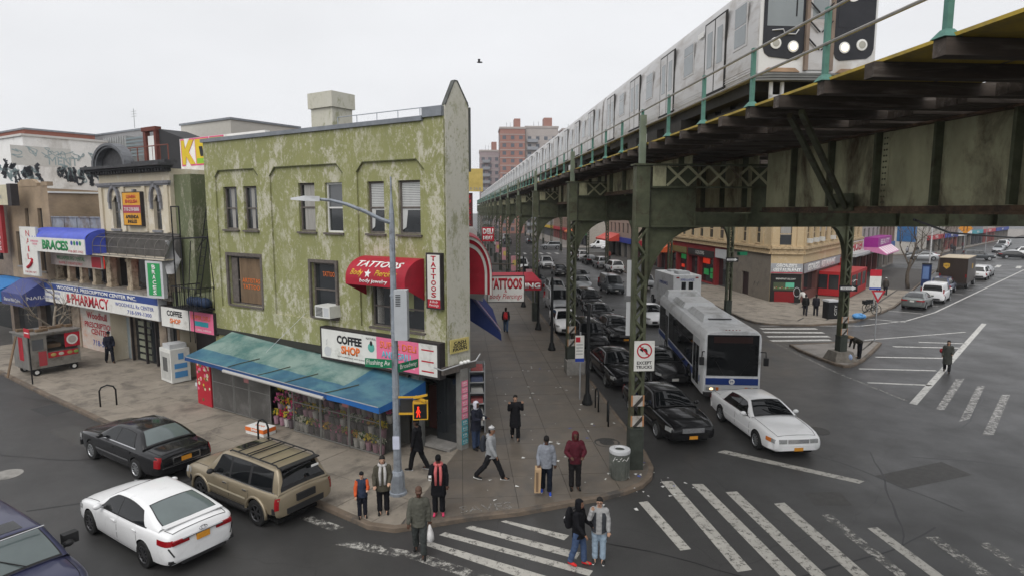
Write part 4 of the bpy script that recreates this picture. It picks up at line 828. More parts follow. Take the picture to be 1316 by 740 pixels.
for i, (x0,x1,z0,z1) in enumerate(arch_win):
    q = MB().box(x0,x1,.16,.2,z0,z1).build('window', FRAME, PB); MB().box(x0+.06,x1-.06,.145,.158,z0+.06,z1-.1).build('pane', GLASS, q); MB().box(x0-.08,x1+.08,-.1,.05,z0-.12,z0-.002).build('sill', GSTONE, q)
    MB().box(x0+.05,x1-.05,.13,.1595,(z0+z1)/2-.03,(z0+z1)/2+.03).build('meeting_rail', FRAME, q)
    if i != 1 or True:
        h = MB(); c = (x0+x1)/2; w2 = (x1-x0)/2+.02; P = [(w2*math.cos(t), 1.0*(math.sin(t))**.9*.62) for t in [math.pi*j/10 for j in range(11)]]
        base = z1-.35
        for j in range(10): h.beam((c+P[j][0]*1.18,-.06,base+P[j][1]*1.3),(c+P[j+1][0]*1.18,-.06,base+P[j+1][1]*1.3), .16,.15, up=(0,1,0))
        h.box(c-w2*1.25-.06,c-w2*1.25+.1,-.1,.02,base-.35,base); h.box(c+w2*1.25-.1,c+w2*1.25+.06,-.1,.02,base-.35,base); h.box(c-.09,c+.09,-.16,-.02,base+.72,base+1.0)
        h.build('arched_hood', GSTONE, PB)
        s_ = MB(); t_ = [(x0-.01,z1+.002),(x0-.01,base),(c,base)]; s_.prism([(x0-.005,base+.02),(c-w2*.2,z1+.01),(x0-.005,z1+.01)], .03, .1, 'y'); s_.prism([(x1+.005,base+.02),(x1+.005,z1+.01),(c+w2*.2,z1+.01)], .03,.1,'y'); s_.build('arch_spandrel', CREAM, PB)
for a in (22.5,20.1,18.0,15.9): MB().box(px_(a)-.17,px_(a)+.17,-.09,-.001,7.5,9.85).build('pilaster', CREAM, PB)
q = MB(); q.box(-.1,7.2,-.16,.0,9.88,10.02); q.box(-.05,7.15,-.1,-.001,9.80,9.879); q.build('string_course', GSTONE, PB)
q = MB(); q.box(-.3,7.3,-.45,.1,10.62,10.72); q.box(-.45,7.45,-.7,.1,10.721,10.86); q.box(-.2,7.2,-.25,.05,10.45,10.619)
for k in range(26): q.box(-.12+.285*k,.02+.285*k,-.36,-.251,10.47,10.61)
q.build('cornice', DKC, PB)
P = [(px_(20.3)+1.75*math.cos(t), 10.86+1.15*math.sin(t)) for t in [math.pi*j/16 for j in range(17)]]
q = MB()
for j in range(16): q.beam((P[j][0],-.25,P[j][1]),(P[j+1][0],-.25,P[j+1][1]), .26, .8, up=(0,1,0)) if False else q.add([(P[j][0],-.6,P[j][1]),(P[j+1][0],-.6,P[j+1][1]),(P[j+1][0],-.1,P[j+1][1]),(P[j][0],-.1,P[j][1])],[(0,1,2,3)])
for r_, y in ((1.75,-.6),(1.6,-.52)):
    A = [(px_(20.3)+r_*math.cos(math.pi*j/16), 10.86+r_*.657*math.sin(math.pi*j/16)) for j in range(17)]; B_ = [(px_(20.3)+(r_-.2)*math.cos(math.pi*j/16), 10.86+(r_-.2)*.657*math.sin(math.pi*j/16)) for j in range(17)]
    for j in range(16): q.add([(A[j][0],y,A[j][1]),(A[j+1][0],y,A[j+1][1]),(B_[j+1][0],y,B_[j+1][1]),(B_[j][0],y,B_[j][1])],[(3,2,1,0)]); q.add([(B_[j][0],y,B_[j][1]),(B_[j+1][0],y,B_[j+1][1]),(B_[j+1][0],y+.3,B_[j+1][1]),(B_[j][0],y+.3,B_[j][1])],[(3,2,1,0)])
q.build('arched_pediment', mat('pediment_grey',(.13,.135,.145),.7,var=.3), PB); MB().poly([(x,-.2,z) for x,z in P]).build('pediment_panel', DKC, PB)
q = MB(); q.box(px_(18.5),7.3,-.3,.3,10.861,11.0); q.build('parapet', DKC, PB)
# middle floor: columns, windows, ledge
q = MB(); q.box(px_(29.4),7.2,-.35,.9,4.15,4.38); q.build('ledge', mat('ledge',(.25,.23,.20),.8,var=.3,dirt=(.1,.09,.08),damt=.4), PB)
MB().box(px_(29.3),7.0,.75,.8,4.38,6.2).build('window_glazing', GLASS, PB)
for a in (28.9,27.3,25.7,24.1,22.4,20.1,18.0,16.05): 
    q = MB(); w_ = .16 if a > 23 else .24; q.box(px_(a)-w_,px_(a)+w_,-.02,.3,4.38,6.05); q.box(px_(a)-w_-.06,px_(a)+w_+.06,-.06,.34,5.85,6.0); q.box(px_(a)-w_-.06,px_(a)+w_+.06,-.06,.34,4.38,4.52); q.build('column', WOODC, PB)
for a in (26.5,24.9,21.3,19.1): MB().box(px_(a)-.45,px_(a)+.45,.70,.74,5.2,5.9).build('red_neon', mat('dim_red_sign',(.45,.02,.02),.4,emis=(1,.06,.04),estr=.35), PB)
q = MB(); q.box(px_(29.3),px_(22.7),.0,9,7.2,7.45); q.poly([(px_(29.3),0,0),(px_(29.3),0,7.3),(px_(29.3),9,7.3),(px_(29.3),9,0)]); q.build('lower_roof', ROOF, PB)
q = MB(); q.box(px_(29.2),px_(22.75),.1,.16,7.45,8.15); 
for k in range(5): q.box(px_(29.2)+k*1.6,px_(29.2)+k*1.6+.08,.06,.1,7.45,8.2)
q.box(px_(29.25),px_(22.75),.04,.2,8.15,8.22); q.build('metal_parapet', mat('rusted_sheet',(.26,.28,.31),.6,.3,var=.25,scale=3,dirt=(.14,.09,.06),damt=.4), PB)
# ground floor
q = MB(); q.wall(px_(29.4), px_(11.9), 0, 4.15, [(px_(28.2),px_(23.5),.1,2.85),(px_(22.9),px_(22.05),.1,2.6),(px_(21.9),px_(18.9),.1,2.65),(px_(18.2),px_(12.2),.1,2.6)], .7, .3); q.build('ground_wall', mat('shopfront_wall',(.33,.27,.21),.8,var=.2,dirt=(.15,.12,.10),damt=.35), PB)
MB().box(px_(28.2),px_(23.5),.78,.82,.1,2.85).build('painted_shutter', mat('painted_shutter',(.52,.50,.46),.6,var=.06,dirt=(.50,.30,.22),damt=.4,dscale=.5), PB)
sl = [MB().box(px_(28.2),px_(23.5),.775,.779,z,z+.012).build('slat', LGREY, PB) for z in [.35+.25*k for k in range(10)]]
text('Woodhull', .42, RED, PB, (px_(26.1),.772,2.28), width=2.5, bold=.02); text('PRESCRIPTION\nCENTER', .34, RED, PB, (px_(25.9),.772,1.5), width=3.6, bold=.02, line=.85); text('718-599-1', .36, BLUE, PB, (px_(25.6),.772,.62), width=2.4)
MB().box(px_(22.9),px_(22.05),.85,.9,.1,2.6).build('door', mat('grey_door',(.26,.30,.32),.5,var=.15), PB); MB().box(px_(21.9),px_(18.9),.95,.97,.1,2.65).build('shop_window', GLASS, PB)
q = MB(); 
for k in range(6): q.box(px_(21.5)+.0,px_(20.3),.90,.94,.3+.38*k,.55+.38*k)
q.build('stocked_shelves', [flat((.24,.25,.19),.7)], PB, kind='stuff')
for a in (21.9,20.4,19.3): MB().box(px_(a)-.05,px_(a)+.05,.68,.8,.1,2.65).build('window_post', SIGNBOX, PB)
MB().box(px_(18.1),px_(15.9),.82,.9,.1,2.6).build('dark_shopfront', GLASS, PB); MB().box(px_(15.9),px_(12.3),.82,.9,.1,2.6).build('dark_shopfront', SIGNBOX, PB)
for a, c in ((17.8,CONC),(16.9,BOARD),(16.2,CONC)): MB().box(px_(a)-.12,px_(a)+.12,.62,.8,.1,2.7).build('shopfront_post', c, PB)
# pharmacy sign
PS = thing('shop_sign', 'long white and blue pharmacy sign board above the shutters', 'sign', FL.p(-30,-.12,3.1), FL.rz)
MB().box(0,13.6,-.12,.3,0,1.15).build('sign_box', LGREY, PS); MB().box(.04,13.55,-.128,-.121,.02,.78).build('sign_face', SIGNW, PS); MB().box(.04,13.55,-.129,-.1215,.781,1.13).build('blue_band', flat((.03,.06,.22),.5), PS)
text('WOODHULL PRESCRIPTION CENTER INC.', .20, WHITE, PS, (6.9,-.13,.96), width=9.2, bold=.03); text('PHARMACY', .58, RED, PS, (6.35,-.13,.42), width=4.4, bold=.03)
text('VITAMIN CENTER', .15, BLUE, PS, (1.6,-.13,.6), width=2.3); text('718 FLUSHING AV', .15, BLUE, PS, (1.6,-.13,.3), width=2.0); text('WOODHULL Rx CENTER', .2, BLUE, PS, (11.2,-.13,.55), width=3.9, bold=.01); text('718-599-1300', .2, BLUE, PS, (11.7,-.13,.22), width=2.4, bold=.01)
q = MB(); q.box(3.55,3.85,-.134,-.129,.16,.66); q.box(3.45,3.95,-.136,-.1285,.2,.3); q.build('mortar_emblem', RED, PS)
C2S = thing('shop_sign', 'white and pink coffee shop sign beside the fire escape', 'sign', FL.p(-16.3,-.1,2.86), FL.rz)
MB().box(0,4.55,-.1,.4,0,1.06).build('sign_box', SIGNBOX, C2S); MB().box(.05,2.6,-.108,-.101,.05,1.02).build('sign_face', SIGNW, C2S); MB().box(2.605,4.5,-.108,-.101,.05,1.02).build('pink_panel', PINK, C2S)
text('COFFEE', .26, BLACK, C2S, (1.25,-.11,.75), width=1.35, bold=.04); text('SHOP', .24, ORANGE, C2S, (1.3,-.11,.38), width=.95, bold=.04); text('SUPER DELI', .2, ORANGE, C2S, (3.5,-.11,.76), width=1.5, bold=.02); MB().box(3.0,4.1,-.113,-.109,.35,.58).build('teal_print', TEAL, C2S); text('& GRILL HEROS', .09, WHITE, C2S, (3.6,-.11,.18), width=1.4)
# BRACES signs and awnings
BRA = thing('awning', 'blue vinyl barrel awning with white braces sign front', 'awning', FL.p(-29.4,.2,6.2), FL.rz)
VB = mat('blue_vinyl', (.07,.10,.48), .35, var=.15); rows = []
for i in range(41):
    x = 7.15*i/40; bul = .035*abs(math.sin(math.pi*i/2)); rows.append([(x, -(1.0+bul)*math.sin(t), .82+(.52+bul)*math.cos(t)) for t in [math.pi/2*j/8 for j in range(9)]])
MB().grid(rows).build('vinyl_cover', VB, BRA, smooth=40); MB().box(0,7.1,-1.03,-.99,.0,.82).build('front_panel', SIGNW, BRA); MB().prism([(0,0),(-1.0,0),(-1.0,.82),(-.7,1.19),(-.38,1.3),(0,1.34)], 7.12, 7.15, 'x').build('end_panel', VB, BRA)
text('BRACES', .5, GREEN, BRA, (3.5,-1.035,.42), width=3.3, bold=.05); text('INVISALIGN\n1 HOUR', .12, PINK, BRA, (.8,-1.035,.5), width=1.0); text('718-387-1952', .13, RED, BRA, (6.0,-1.035,.14), width=1.8)
for k in range(4): MB().lathe([(.13,-.004),(.13,.0)],8,(5.6+.33*k,-1.036,.6),ax='y').build('tooth_emblem', GREEN if k%2 else BLUE, BRA)
BR2 = thing('shop_sign', 'pale dentist sign strip under the blue braces awning', 'sign', FL.p(-29.1,.2,5.33), FL.rz); MB().box(0,6.4,-.08,.0,0,.72).build('sign_face', mat('pinkish_sign',(.52,.44,.42),.5,dirt=(.36,.34,.3),damt=.5), BR2); text('WILLIAMSBURG DENTAL', .24, GREEN, BR2, (2.6,-.085,.46), width=3.6); text('FAMILY DENTISTRY', .15, RED, BR2, (2.6,-.085,.16), width=3.0); MB().box(5.2,6.3,-.09,-.081,.06,.66).build('red_panel', RED, BR2)
SK = thing('window_canopy', 'bare rusty metal awning frame with torn cloth over the middle windows', 'awning', FL.p(-22.2,.3,6.25), FL.rz)
q = MB(); 
for k in range(9):
    x = .9*k; q.tube([(x,-.8,.02)]+[(x,-.8*math.cos(t)-.0,.45+.65*math.sin(t)) for t in [math.pi/2*j/6 for j in range(7)]], .016, 5)
for y, z in ((-.8,.02),(-.8,.45),(-.57,.91),(-.1,1.1)): q.tube([(0,y,z),(7.3,y,z)], .022, 5)
q.build('pipe_frame', mat('rusty_pipe',(.15,.14,.13),.6,.3,var=.35), SK); MB().box(-.0,7.2,-.85,0,-.06,.0).build('canopy_slab', mat('canopy_slab',(.52,.47,.38),.8,var=.2,dirt=(.2,.17,.14),damt=.3), SK)
MB().box(0,7.2,-.06,-.0,.02,1.2).build('sheet_backing', mat('dull_sheet',(.085,.08,.075),.7,var=.3), SK)
g_ = MB(); g_.grid([[(7.1+.25*math.sin(j*1.3+i),-.7+.13*i+.06*math.sin(j*2+i*2),.9-.32*j) for i in range(5)] for j in range(6)]); g_.build('torn_cloth', flat((.34,.34,.345),.8), SK, smooth=True)
GBS = thing('hanging_sign', 'green vertical braces sign projecting from the pharmacy front', 'sign', FL.p(-16.0,-.45,4.35), FL.rz+R(8))
MB().box(-.62,.62,-.1,.1,0,1.78).build('sign_box', LGREY, GBS); MB().box(-.45,.45,-.112,-.101,.12,1.68).build('green_face', flat((.03,.28,.09),.5), GBS)
for k, c in enumerate('BRACES'): text(c, .2, WHITE, GBS, (0,-.116,1.5-.25*k), width=.26, bold=.03)
NS = thing('hanging_sign', 'white vertical nail salon sign with red letters', 'sign', FL.p(-29.5,-.75,4.72), FL.rz)
MB().box(-1.12,1.12,-.07,.07,0,2.85).build('sign_face', SIGNW, NS); MB().box(-1.15,1.15,-.06,.06,-.03,2.88).build('sign_frame', LGREY, NS)
for k, c in enumerate('NAIL'): text(c, .36, RED, NS, (0,-.075,2.5-.46*k), width=.5 if c != 'I' else .2)
h = MB(); h.tube([(-.35,-.08,.45),(.1,-.08,.62),(.4,-.08,.85)], .1, 6); [h.tube([(.3,-.08,.75),(.45-.1*k,-.08,.98+.03*k)], .04, 5) for k in range(3)]; h.build('hand_drawing', RED, NS, kind='stuff'); text('718-599-7477', .12, RED, NS, (0,-.075,.18), width=1.6)
# recess between the buildings with the fire escape
RC = thing('side_building', 'dull green recessed wall with drainpipe behind the fire escape', 'building', FL.p(-15.6,.5,0), FL.rz)
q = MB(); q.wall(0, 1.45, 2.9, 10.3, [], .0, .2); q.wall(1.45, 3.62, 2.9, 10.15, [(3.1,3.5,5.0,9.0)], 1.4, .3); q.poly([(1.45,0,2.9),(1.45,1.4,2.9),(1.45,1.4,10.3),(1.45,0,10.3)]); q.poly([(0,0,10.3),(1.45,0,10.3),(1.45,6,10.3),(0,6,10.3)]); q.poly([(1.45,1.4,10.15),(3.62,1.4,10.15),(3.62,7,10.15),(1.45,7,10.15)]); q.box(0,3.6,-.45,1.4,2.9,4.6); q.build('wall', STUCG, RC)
MB().box(1.4,3.62,1.3,1.6,10.16,10.34).build('coping', COPING, RC); MB().box(3.12,3.48,1.66,1.69,5,9).build('window', GLASS, RC)
MB().tube([(1.75,1.25,4.4),(1.62,1.25,7),(1.6,1.25,10.4)], .075, 8).build('drainpipe', STEEL, RC); MB().tube([(1.6,1.2,10.2),(1.6,1.2,11.9)], .09, 8).build('flue', mat('rusty_flue',(.16,.09,.06),.7,var=.3), RC)
MB().tube([(2.4+.35*math.cos(t),1.36,9.4+.4*math.sin(t)) for t in [k*.5 for k in range(12)]],.015,4).build('wire', BLACK, RC)
FE = thing('fire_escape', 'black iron fire escape with ladder, landing and cage', 'fire escape', FL.p(-12.4,-.9,4.15), FL.rz); FM_ = mat('black_iron',(.018,.018,.02),.55,.3,var=.2)
MB().box(-1.5,.6,0,1.5,-.08,.0).build('landing', FM_, FE)
for (x0,y0,x1,y1) in ((-1.5,0,.6,0),(.6,0,.6,1.4),(-1.5,0,-1.5,1.4)):
    n = 12 if x0 != x1 else 7
    for k in range(n+1): MB().tube([(x0+(x1-x0)*k/n,y0+(y1-y0)*k/n,0),(x0+(x1-x0)*k/n,y0+(y1-y0)*k/n,.95)], .013, 4).build('baluster', FM_, FE)
    MB().tube([(x0,y0,.95),(x1,y1,.95)], .025, 5).build('handrail', FM_, FE)
q = MB(); q.tube([(-1.6,.3,0),(-1.6,.3,4.6)],.03,5); q.tube([(-.95,.3,0),(-.95,.3,4.6)],.03,5); q.tube([(-1.6,.3,4.6),(-.95,.3,4.6)],.03,5); q.tube([(-1.9,.5,3.1),(.9,.5,3.25)],.04,5); q.tube([(.9,.5,3.25),(1.0,.6,.9)],.02,4); q.tube([(.9,.5,3.25),(.2,.6,3.0),(-.3,.7,2.6)],.02,4); q.tube([(-1.2,.6,0),(-1.2,.9,3)],.02,4); q.build('cage_frame', FM_, FE)
q = MB(); q.tube([(-.35,.6,0),(.35,1.1,4.6)],.025,5); q.tube([(-.0-.75,.6,0),(-.05,1.1,4.6)],.025,5); q.build('ladder_rails', FM_, FE)
for k in range(11): t = (k+.5)/11; MB().tube([(-.35+.7*t,.6+.5*t,4.6*t),(-.75+.7*t,.6+.5*t,4.6*t)],.018,4).build('rung', FM_, FE)
q = MB(); q.tube([(-.5,.2,-.05),(-.5,.2,-1.6)],.02,4); q.tube([(-.1,.2,-.05),(-.1,.2,-1.6)],.02,4); q.build('drop_ladder', FM_, FE)
tp = MB(); 
for k in range(5): tp.ball((-.9+.3*k,.6+.1*(k%2),.22),.26,.25,.24,8,5)
tp.build('tarpaulin', flat((.02,.035,.075),.6), None, FL.p(-12.4,-.9,4.15), FL.rz, label='dark blue tarpaulin heap on the fire escape landing', cat='tarpaulin', smooth=True)
# brick building and the white graffiti wall behind it
BB = thing('brick_building', 'tan brick building with stepped parapet left of the pharmacy', 'building', FL.p(-35.5,.3,0), FL.rz)
q = MB(); hol = [(2.7,3.25,7.5,8.7),(4.6,5.25,7.5,8.7),(1.0,1.7,5.0,7.2),(2.6,3.3,4.8,6.4),(4.5,5.2,4.8,6.4)]; q.wall(0,6.3,4.2,10.05,hol,0,.25); q.poly([(6.3,0,4.2),(6.3,9,4.2),(6.3,9,9.6),(6.3,0,9.9)]); q.poly([(0,0,9.6),(6.3,0,9.6),(6.3,9,9.6),(0,9,9.6)]); q.build('wall', BRK, BB)
q = MB(); q.prism([(2.0,10.05),(4.9,10.05),(4.9,10.25),(4.2,10.5),(2.6,10.5),(2.0,10.25)],-.02,.2,'y'); q.box(5.5,6.35,-.03,.3,10.05,10.3); q.build('stepped_parapet', BRK, BB)
MB().box(6.22,6.4,0,9,9.62,9.72).build('white_flashing', WHITE, BB)
for h_ in hol: w_ = MB().box(h_[0],h_[1],.16,.2,h_[2],h_[3]).build('window', GLASS, BB); MB().box(h_[0]-.06,h_[1]+.06,-.06,.05,h_[2]-.1,h_[2]-.002).build('sill', CONC, w_)
q = MB(); q.wall(-16,6.3,0,4.19,[(-15,-9,.1,2.7),(-8,-3,.1,2.7),(-2.5,1.5,.1,2.7),(2,6,.1,2.7)],.6,.4); q.wall(-16,0,4.2,9.8,[(-3+2.6*-k,-1.6+2.6*-k,5.2,7.4) for k in range(5)],.05,.2); q.build('left_wall', mat('brown_wall',(.19,.15,.12),.8,var=.25), BB); MB().box(-16,6.2,.9,.95,0,9.5).build('dark_glazing', GLASS, BB)
LS = thing('wall_sign', 'red vertical lawyer sign at the far left edge', 'sign', FL.p(-35.4,-.2,5.8), FL.rz); MB().box(-.55,.55,-.1,.1,0,3.1).build('sign_face', flat((.33,.025,.03),.5), LS)
for k, c in enumerate('ABOGADOS'): text(c, .26, SIGNW, LS, (0,-.11,2.82-.36*k), width=.42, bold=.02)
LC = thing('wall_sign', 'cream office sign board at the far left edge above the red sign', 'sign', FL.p(-34.2,-.6,8.9), FL.rz); MB().box(-2.5,1.9,-.08,.0,0,1.25).build('sign_face', mat('cream_sign',(.50,.46,.33),.5), LC); MB().box(1.91,2.5,-.1,.3,-.05,1.3).build('sign_end', SIGNBOX, LC); text('CARMEN\nBALBUENA', .26, GREY, LC, (-.3,-.085,.68), width=2.6)
q = MB(); q.box(0,2.6,0,.5,0,1.2); AC2 = q.build('roof_air_conditioner', [mat('ac_grey',(.36,.36,.35),.5,var=.2)], None, FL.p(-27.6,2.6,8.05), FL.rz, label='grey roof air conditioning unit against the tan brick wall', cat='air conditioner')
q = MB(); q.box(.3,1.5,-.01,.0,.15,1.05); q.box(1.75,2.4,-.01,0,.2,1.0); q.build('fan_grille', GLASS, AC2)
SA = FL.sub(-36, .3, R(90))          # side wall plane: x runs back from the street
WB = thing('white_building', 'tall white rendered building with black graffiti on its side wall', 'building', FL.p(-36,0,0), FL.rz)
q = MB(); q.box(-26,0,1.7,26,0,13.55); q.box(-26,-.1,8,26,13.56,14.0); q.build('wall', WHW, WB); MB().box(-26.1,.08,1.6,26.1,13.551,13.7).build('coping', flat((.55,.54,.52),.7), WB)
GRA = flat((.055,.06,.07),.8,'graffiti_black'); GRT = flat((.30,.38,.40),.8,'graffiti_thin')
def wallpt(y, z): return (.012, y, z)
def graf(parent, y0, y1, z0, z1, m, seed, n=6, thick=.16):
    r_ = random.Random(seed); q = MB()
    for k in range(n):
        cy = y0+(y1-y0)*(k+.5)/n; cz = (z0+z1)/2; P_ = []
        for j in range(9): P_.append((.02, cy+(y1-y0)/n*.7*r_.uniform(-1,1), cz+(z1-z0)*.5*r_.uniform(-1,1)))
        Q = []
        for j in range(len(P_)-1):
            for t in (0,.33,.66):
                a_, b_ = Vector(P_[j]), Vector(P_[j+1]); Q.append(a_.lerp(b_, t))
        for _ in range(2): Q = [Q[0]]+[(Q[j-1]+Q[j]*2+Q[j+1])/4 for j in range(1,len(Q)-1)]+[Q[-1]]
        for j in range(len(Q)-1): q.beam(Q[j], Q[j+1], .012, thick*r_.uniform(.6,1.3), up=(0,0,1))
    q.build('graffiti', m, parent, kind='stuff')
for k, (a, b_) in enumerate(((-1.8,1.6),(2.6,6.2),(7.0,10.6))): graf(WB, a+1.0, b_+1.0, 10.3, 11.9, GRA, 5+k, 9, .17)
[graf(WB, a+1.0, b_+1.0, 10.4, 11.8, GRT, 35+k, 6, .10) for k, (a, b_) in enumerate(((-1.8,1.6),(2.6,6.2),(7.0,10.6)))]; graf(WB, 1, 10, 12.0, 12.9, GRT, 21, 12, .05); text('MENT', .6, GRT, WB, (.02,4.0,12.0), right=(0,1,0), width=1.8)
MB().poly([(.015,.95,11.6),(.015,4.5,11.6),(.015,4.5,12.9),(.015,.95,12.9)]).build('painted_panel', flat((.55,.545,.52),.8), WB)
# things on the roofs behind
def blk(name, label, cat, x0,x1,y0,y1,z0,z1, m, cap=True):
    t = thing(name, label, cat, FL.p((x0+x1)/2,(y0+y1)/2,0), FL.rz); a, d = (x1-x0)/2, (y1-y0)/2
    MB().box(-a,a,-d,d,z0,z1).build('wall', m, t)
    if cap: MB().box(-a-.1,a+.1,-d-.1,d+.1,z1+.002,z1+.16).build('coping', COPING, t)
    return t
blk('roof_block','grey beige roof block standing behind the green building','building',-37.5,-30.5,13.5,20,0,15.6,mat('beige_block',(.42,.405,.37),.8,var=.05))
blk('roof_block','long dark grey roofed building behind the white wall','building',-75,-48,16,24,0,16.3,mat('grey_roofing',(.22,.22,.225),.7,var=.08))
blk('roof_block','red brown topped building at the far left skyline','building',-90,-56,9,15,0,16.1,mat('redbrown',(.22,.085,.06),.8,var=.1))
hv = thing('roof_ventilator','grey corrugated roof ventilator with louvres behind the cornice','ventilator',FL.p(-33.5,7,0),FL.rz); MB().box(-3.0,.2,0,3,10.5,13.9).build('casing', mat('corrugated',(.30,.31,.31),.5,.4,var=.2), hv)
for k in range(6): MB().box(.25,2.6,-.02,.1,12.4+.24*k,12.52+.24*k).build('louvre', flat((.18,.22,.24),.5), hv)
for k in range(9): MB().box(-3.0+.35*k,-2.9+.35*k,-.04,-.001,10.5,13.9).build('rib', ALU, hv)
fm = thing('roof_stack','dark red steel frame and black duct on the roofs behind','duct',FL.p(-25.5,5.2,0),FL.rz); q = MB(); q.box(-1.9,-1.6,0,.3,10.4,13.6); q.box(-.6,-.35,0,.3,10.4,13.6); q.box(-2.0,-.3,-.05,.35,13.601,13.85); q.build('steel_frame', mat('dark_red_steel',(.13,.04,.03),.7,var=.3), fm); MB().box(-1.5,-.7,.1,.3,10.4,13.3).build('white_shutter', WHITE, fm); MB().prism([(-.3,10.9),(2.6,10.9),(2.6,12.9),(-.3,13.7)],.2,2.0,'y').build('duct', flat((.035,.035,.037),.7), fm)
gw = thing('graffiti_wall','white roof wall with a big yellow and green graffiti word','wall',FL.p(-16.5,4.6,0),FL.rz); MB().box(-5.6,2.5,0,.3,9.5,12.75).build('wall', WHW, gw)
lt = {'K':[[(0,0),(.22,0),(.22,.35),(.6,0),(.95,0),(.45,.5),(.95,1),(.6,1),(.22,.62),(.22,1),(0,1)]],'C':[[(0,0),(.9,0),(.9,.28),(.3,.28),(.3,.72),(.9,.72),(.9,1),(0,1)]],'O':[[(0,0),(.9,0),(.9,1),(0,1)],[(.33,.3),(.57,.3),(.57,.7),(.33,.7)]]}
GY = flat((.62,.46,.03),.6); GG = flat((.22,.45,.04),.6)
for i, c in enumerate('KOC'):
    x0 = -5.35+1.4*i; base = lt[c][0]; S = lambda p: (x0+1.38*(p[0]+.06*math.sin(p[1]*5+i)), 11.25+1.4*p[1])
    out = [S(((p[0]-.45)*1.13+.45,(p[1]-.5)*1.12+.5)) for p in base]; MB().prism(out,-.02,-.001,'y').build('letter_outline', flat((.62,.10,.22),.6), gw)
    MB().prism([S(p) for p in base],-.035,-.0205,'y').build('letter', GY if i != 2 else GG, gw); 
    if c == 'O': MB().prism([S(p) for p in lt[c][1]],-.05,-.0355,'y').build('letter_hole', BLACK, gw)
    MB().prism([S((p[0],p[1]*.35)) for p in base if True] if False else [S((.02,.02)),S((.88,.02)),S((.88,.22)),S((.02,.22))],-.0365,-.0352,'y').build('letter_shade', GG, gw) if c != 'K' else None
rl2 = thing('roof_railing','rusty red roof railing behind the arched cornice','railing',FL.p(-23.2,1.2,10.6),FL.rz); RR = mat('rust_red_rail',(.17,.06,.045),.7)
for k in range(9): MB().tube([(.75*k,0,0),(.75*k,0,1.3)],.03 if k%4==0 else .014,5).build('post', RR, rl2)
MB().tube([(0,0,1.3),(6.0,0,1.3)],.03,5).build('top_rail', RR, rl2)
def antenna(x,y,z,h_,lab): 
    q = MB(); q.tube([(0,0,0),(0,0,h_)],.03,4); [q.tube([(-.5,0,h_*(.6+.13*k)),(.5,0,h_*(.6+.13*k))],.02,4) for k in range(3)]; q.build('antenna', GREY, None, FL.p(x,y,z), FL.rz, label=lab, cat='antenna')
antenna(-48,15,16.3,1.8,'thin roof antenna on the long grey roof')
# blue shop awnings at the far left
for k, (a0, a1, z0, z1, m, lab) in enumerate(((29.4,32.6,2.85,4.3,flat((.045,.06,.20),.5),'dark blue box awning beside the pharmacy sign'),(32.7,37.5,2.95,4.15,flat((.02,.16,.42),.5),'bright blue awning at the far left edge'))):
    t = thing('shop_awning', lab, 'awning', FL.p(-a1,-.1,z0), FL.rz); L_ = a1-a0; q = MB(); q.prism([(.6,0),(-1.3,0),(-1.3,.75),(-.2,z1-z0),(.6,z1-z0)],0,L_,'x'); q.build('canvas', m, t)
    text('Sharon Nail Salon' if k == 0 else 'LIQUOR & WINE', .22, WHITE, t, (L_/2,-1.306,.35), width=L_*.75)
    if k == 0: text('NAILS', .2, WHITE, t, (L_+.006,-.6,.5), right=(0,1,0), width=1.0)

LE = thing('wall_sign','orange learn english sign on the arched upper floor of the cream building','sign',FL.p(-18.82,.12,7.78),FL.rz)
MB().box(-.92,.92,-.1,.06,0,1.74).build('sign_box', SIGNBOX, LE); MB().box(-.86,.86,-.108,-.101,.05,1.69).build('sign_face', mat('amber_sign',(.62,.30,.03),.5), LE); MB().box(-.86,.86,-.112,-.1085,.66,1.06).build('red_band', flat((.33,.05,.08),.5), LE)
text('LEARN\nENGLISH', .17, RED, LE, (0,-.113,1.37), width=1.2, bold=.03); text('718-218-8686', .2, WHITE, LE, (0,-.117,.86), width=1.5); text('APRENDA\nINGLES', .17, BLACK, LE, (0,-.113,.35), width=1.3, bold=.04)
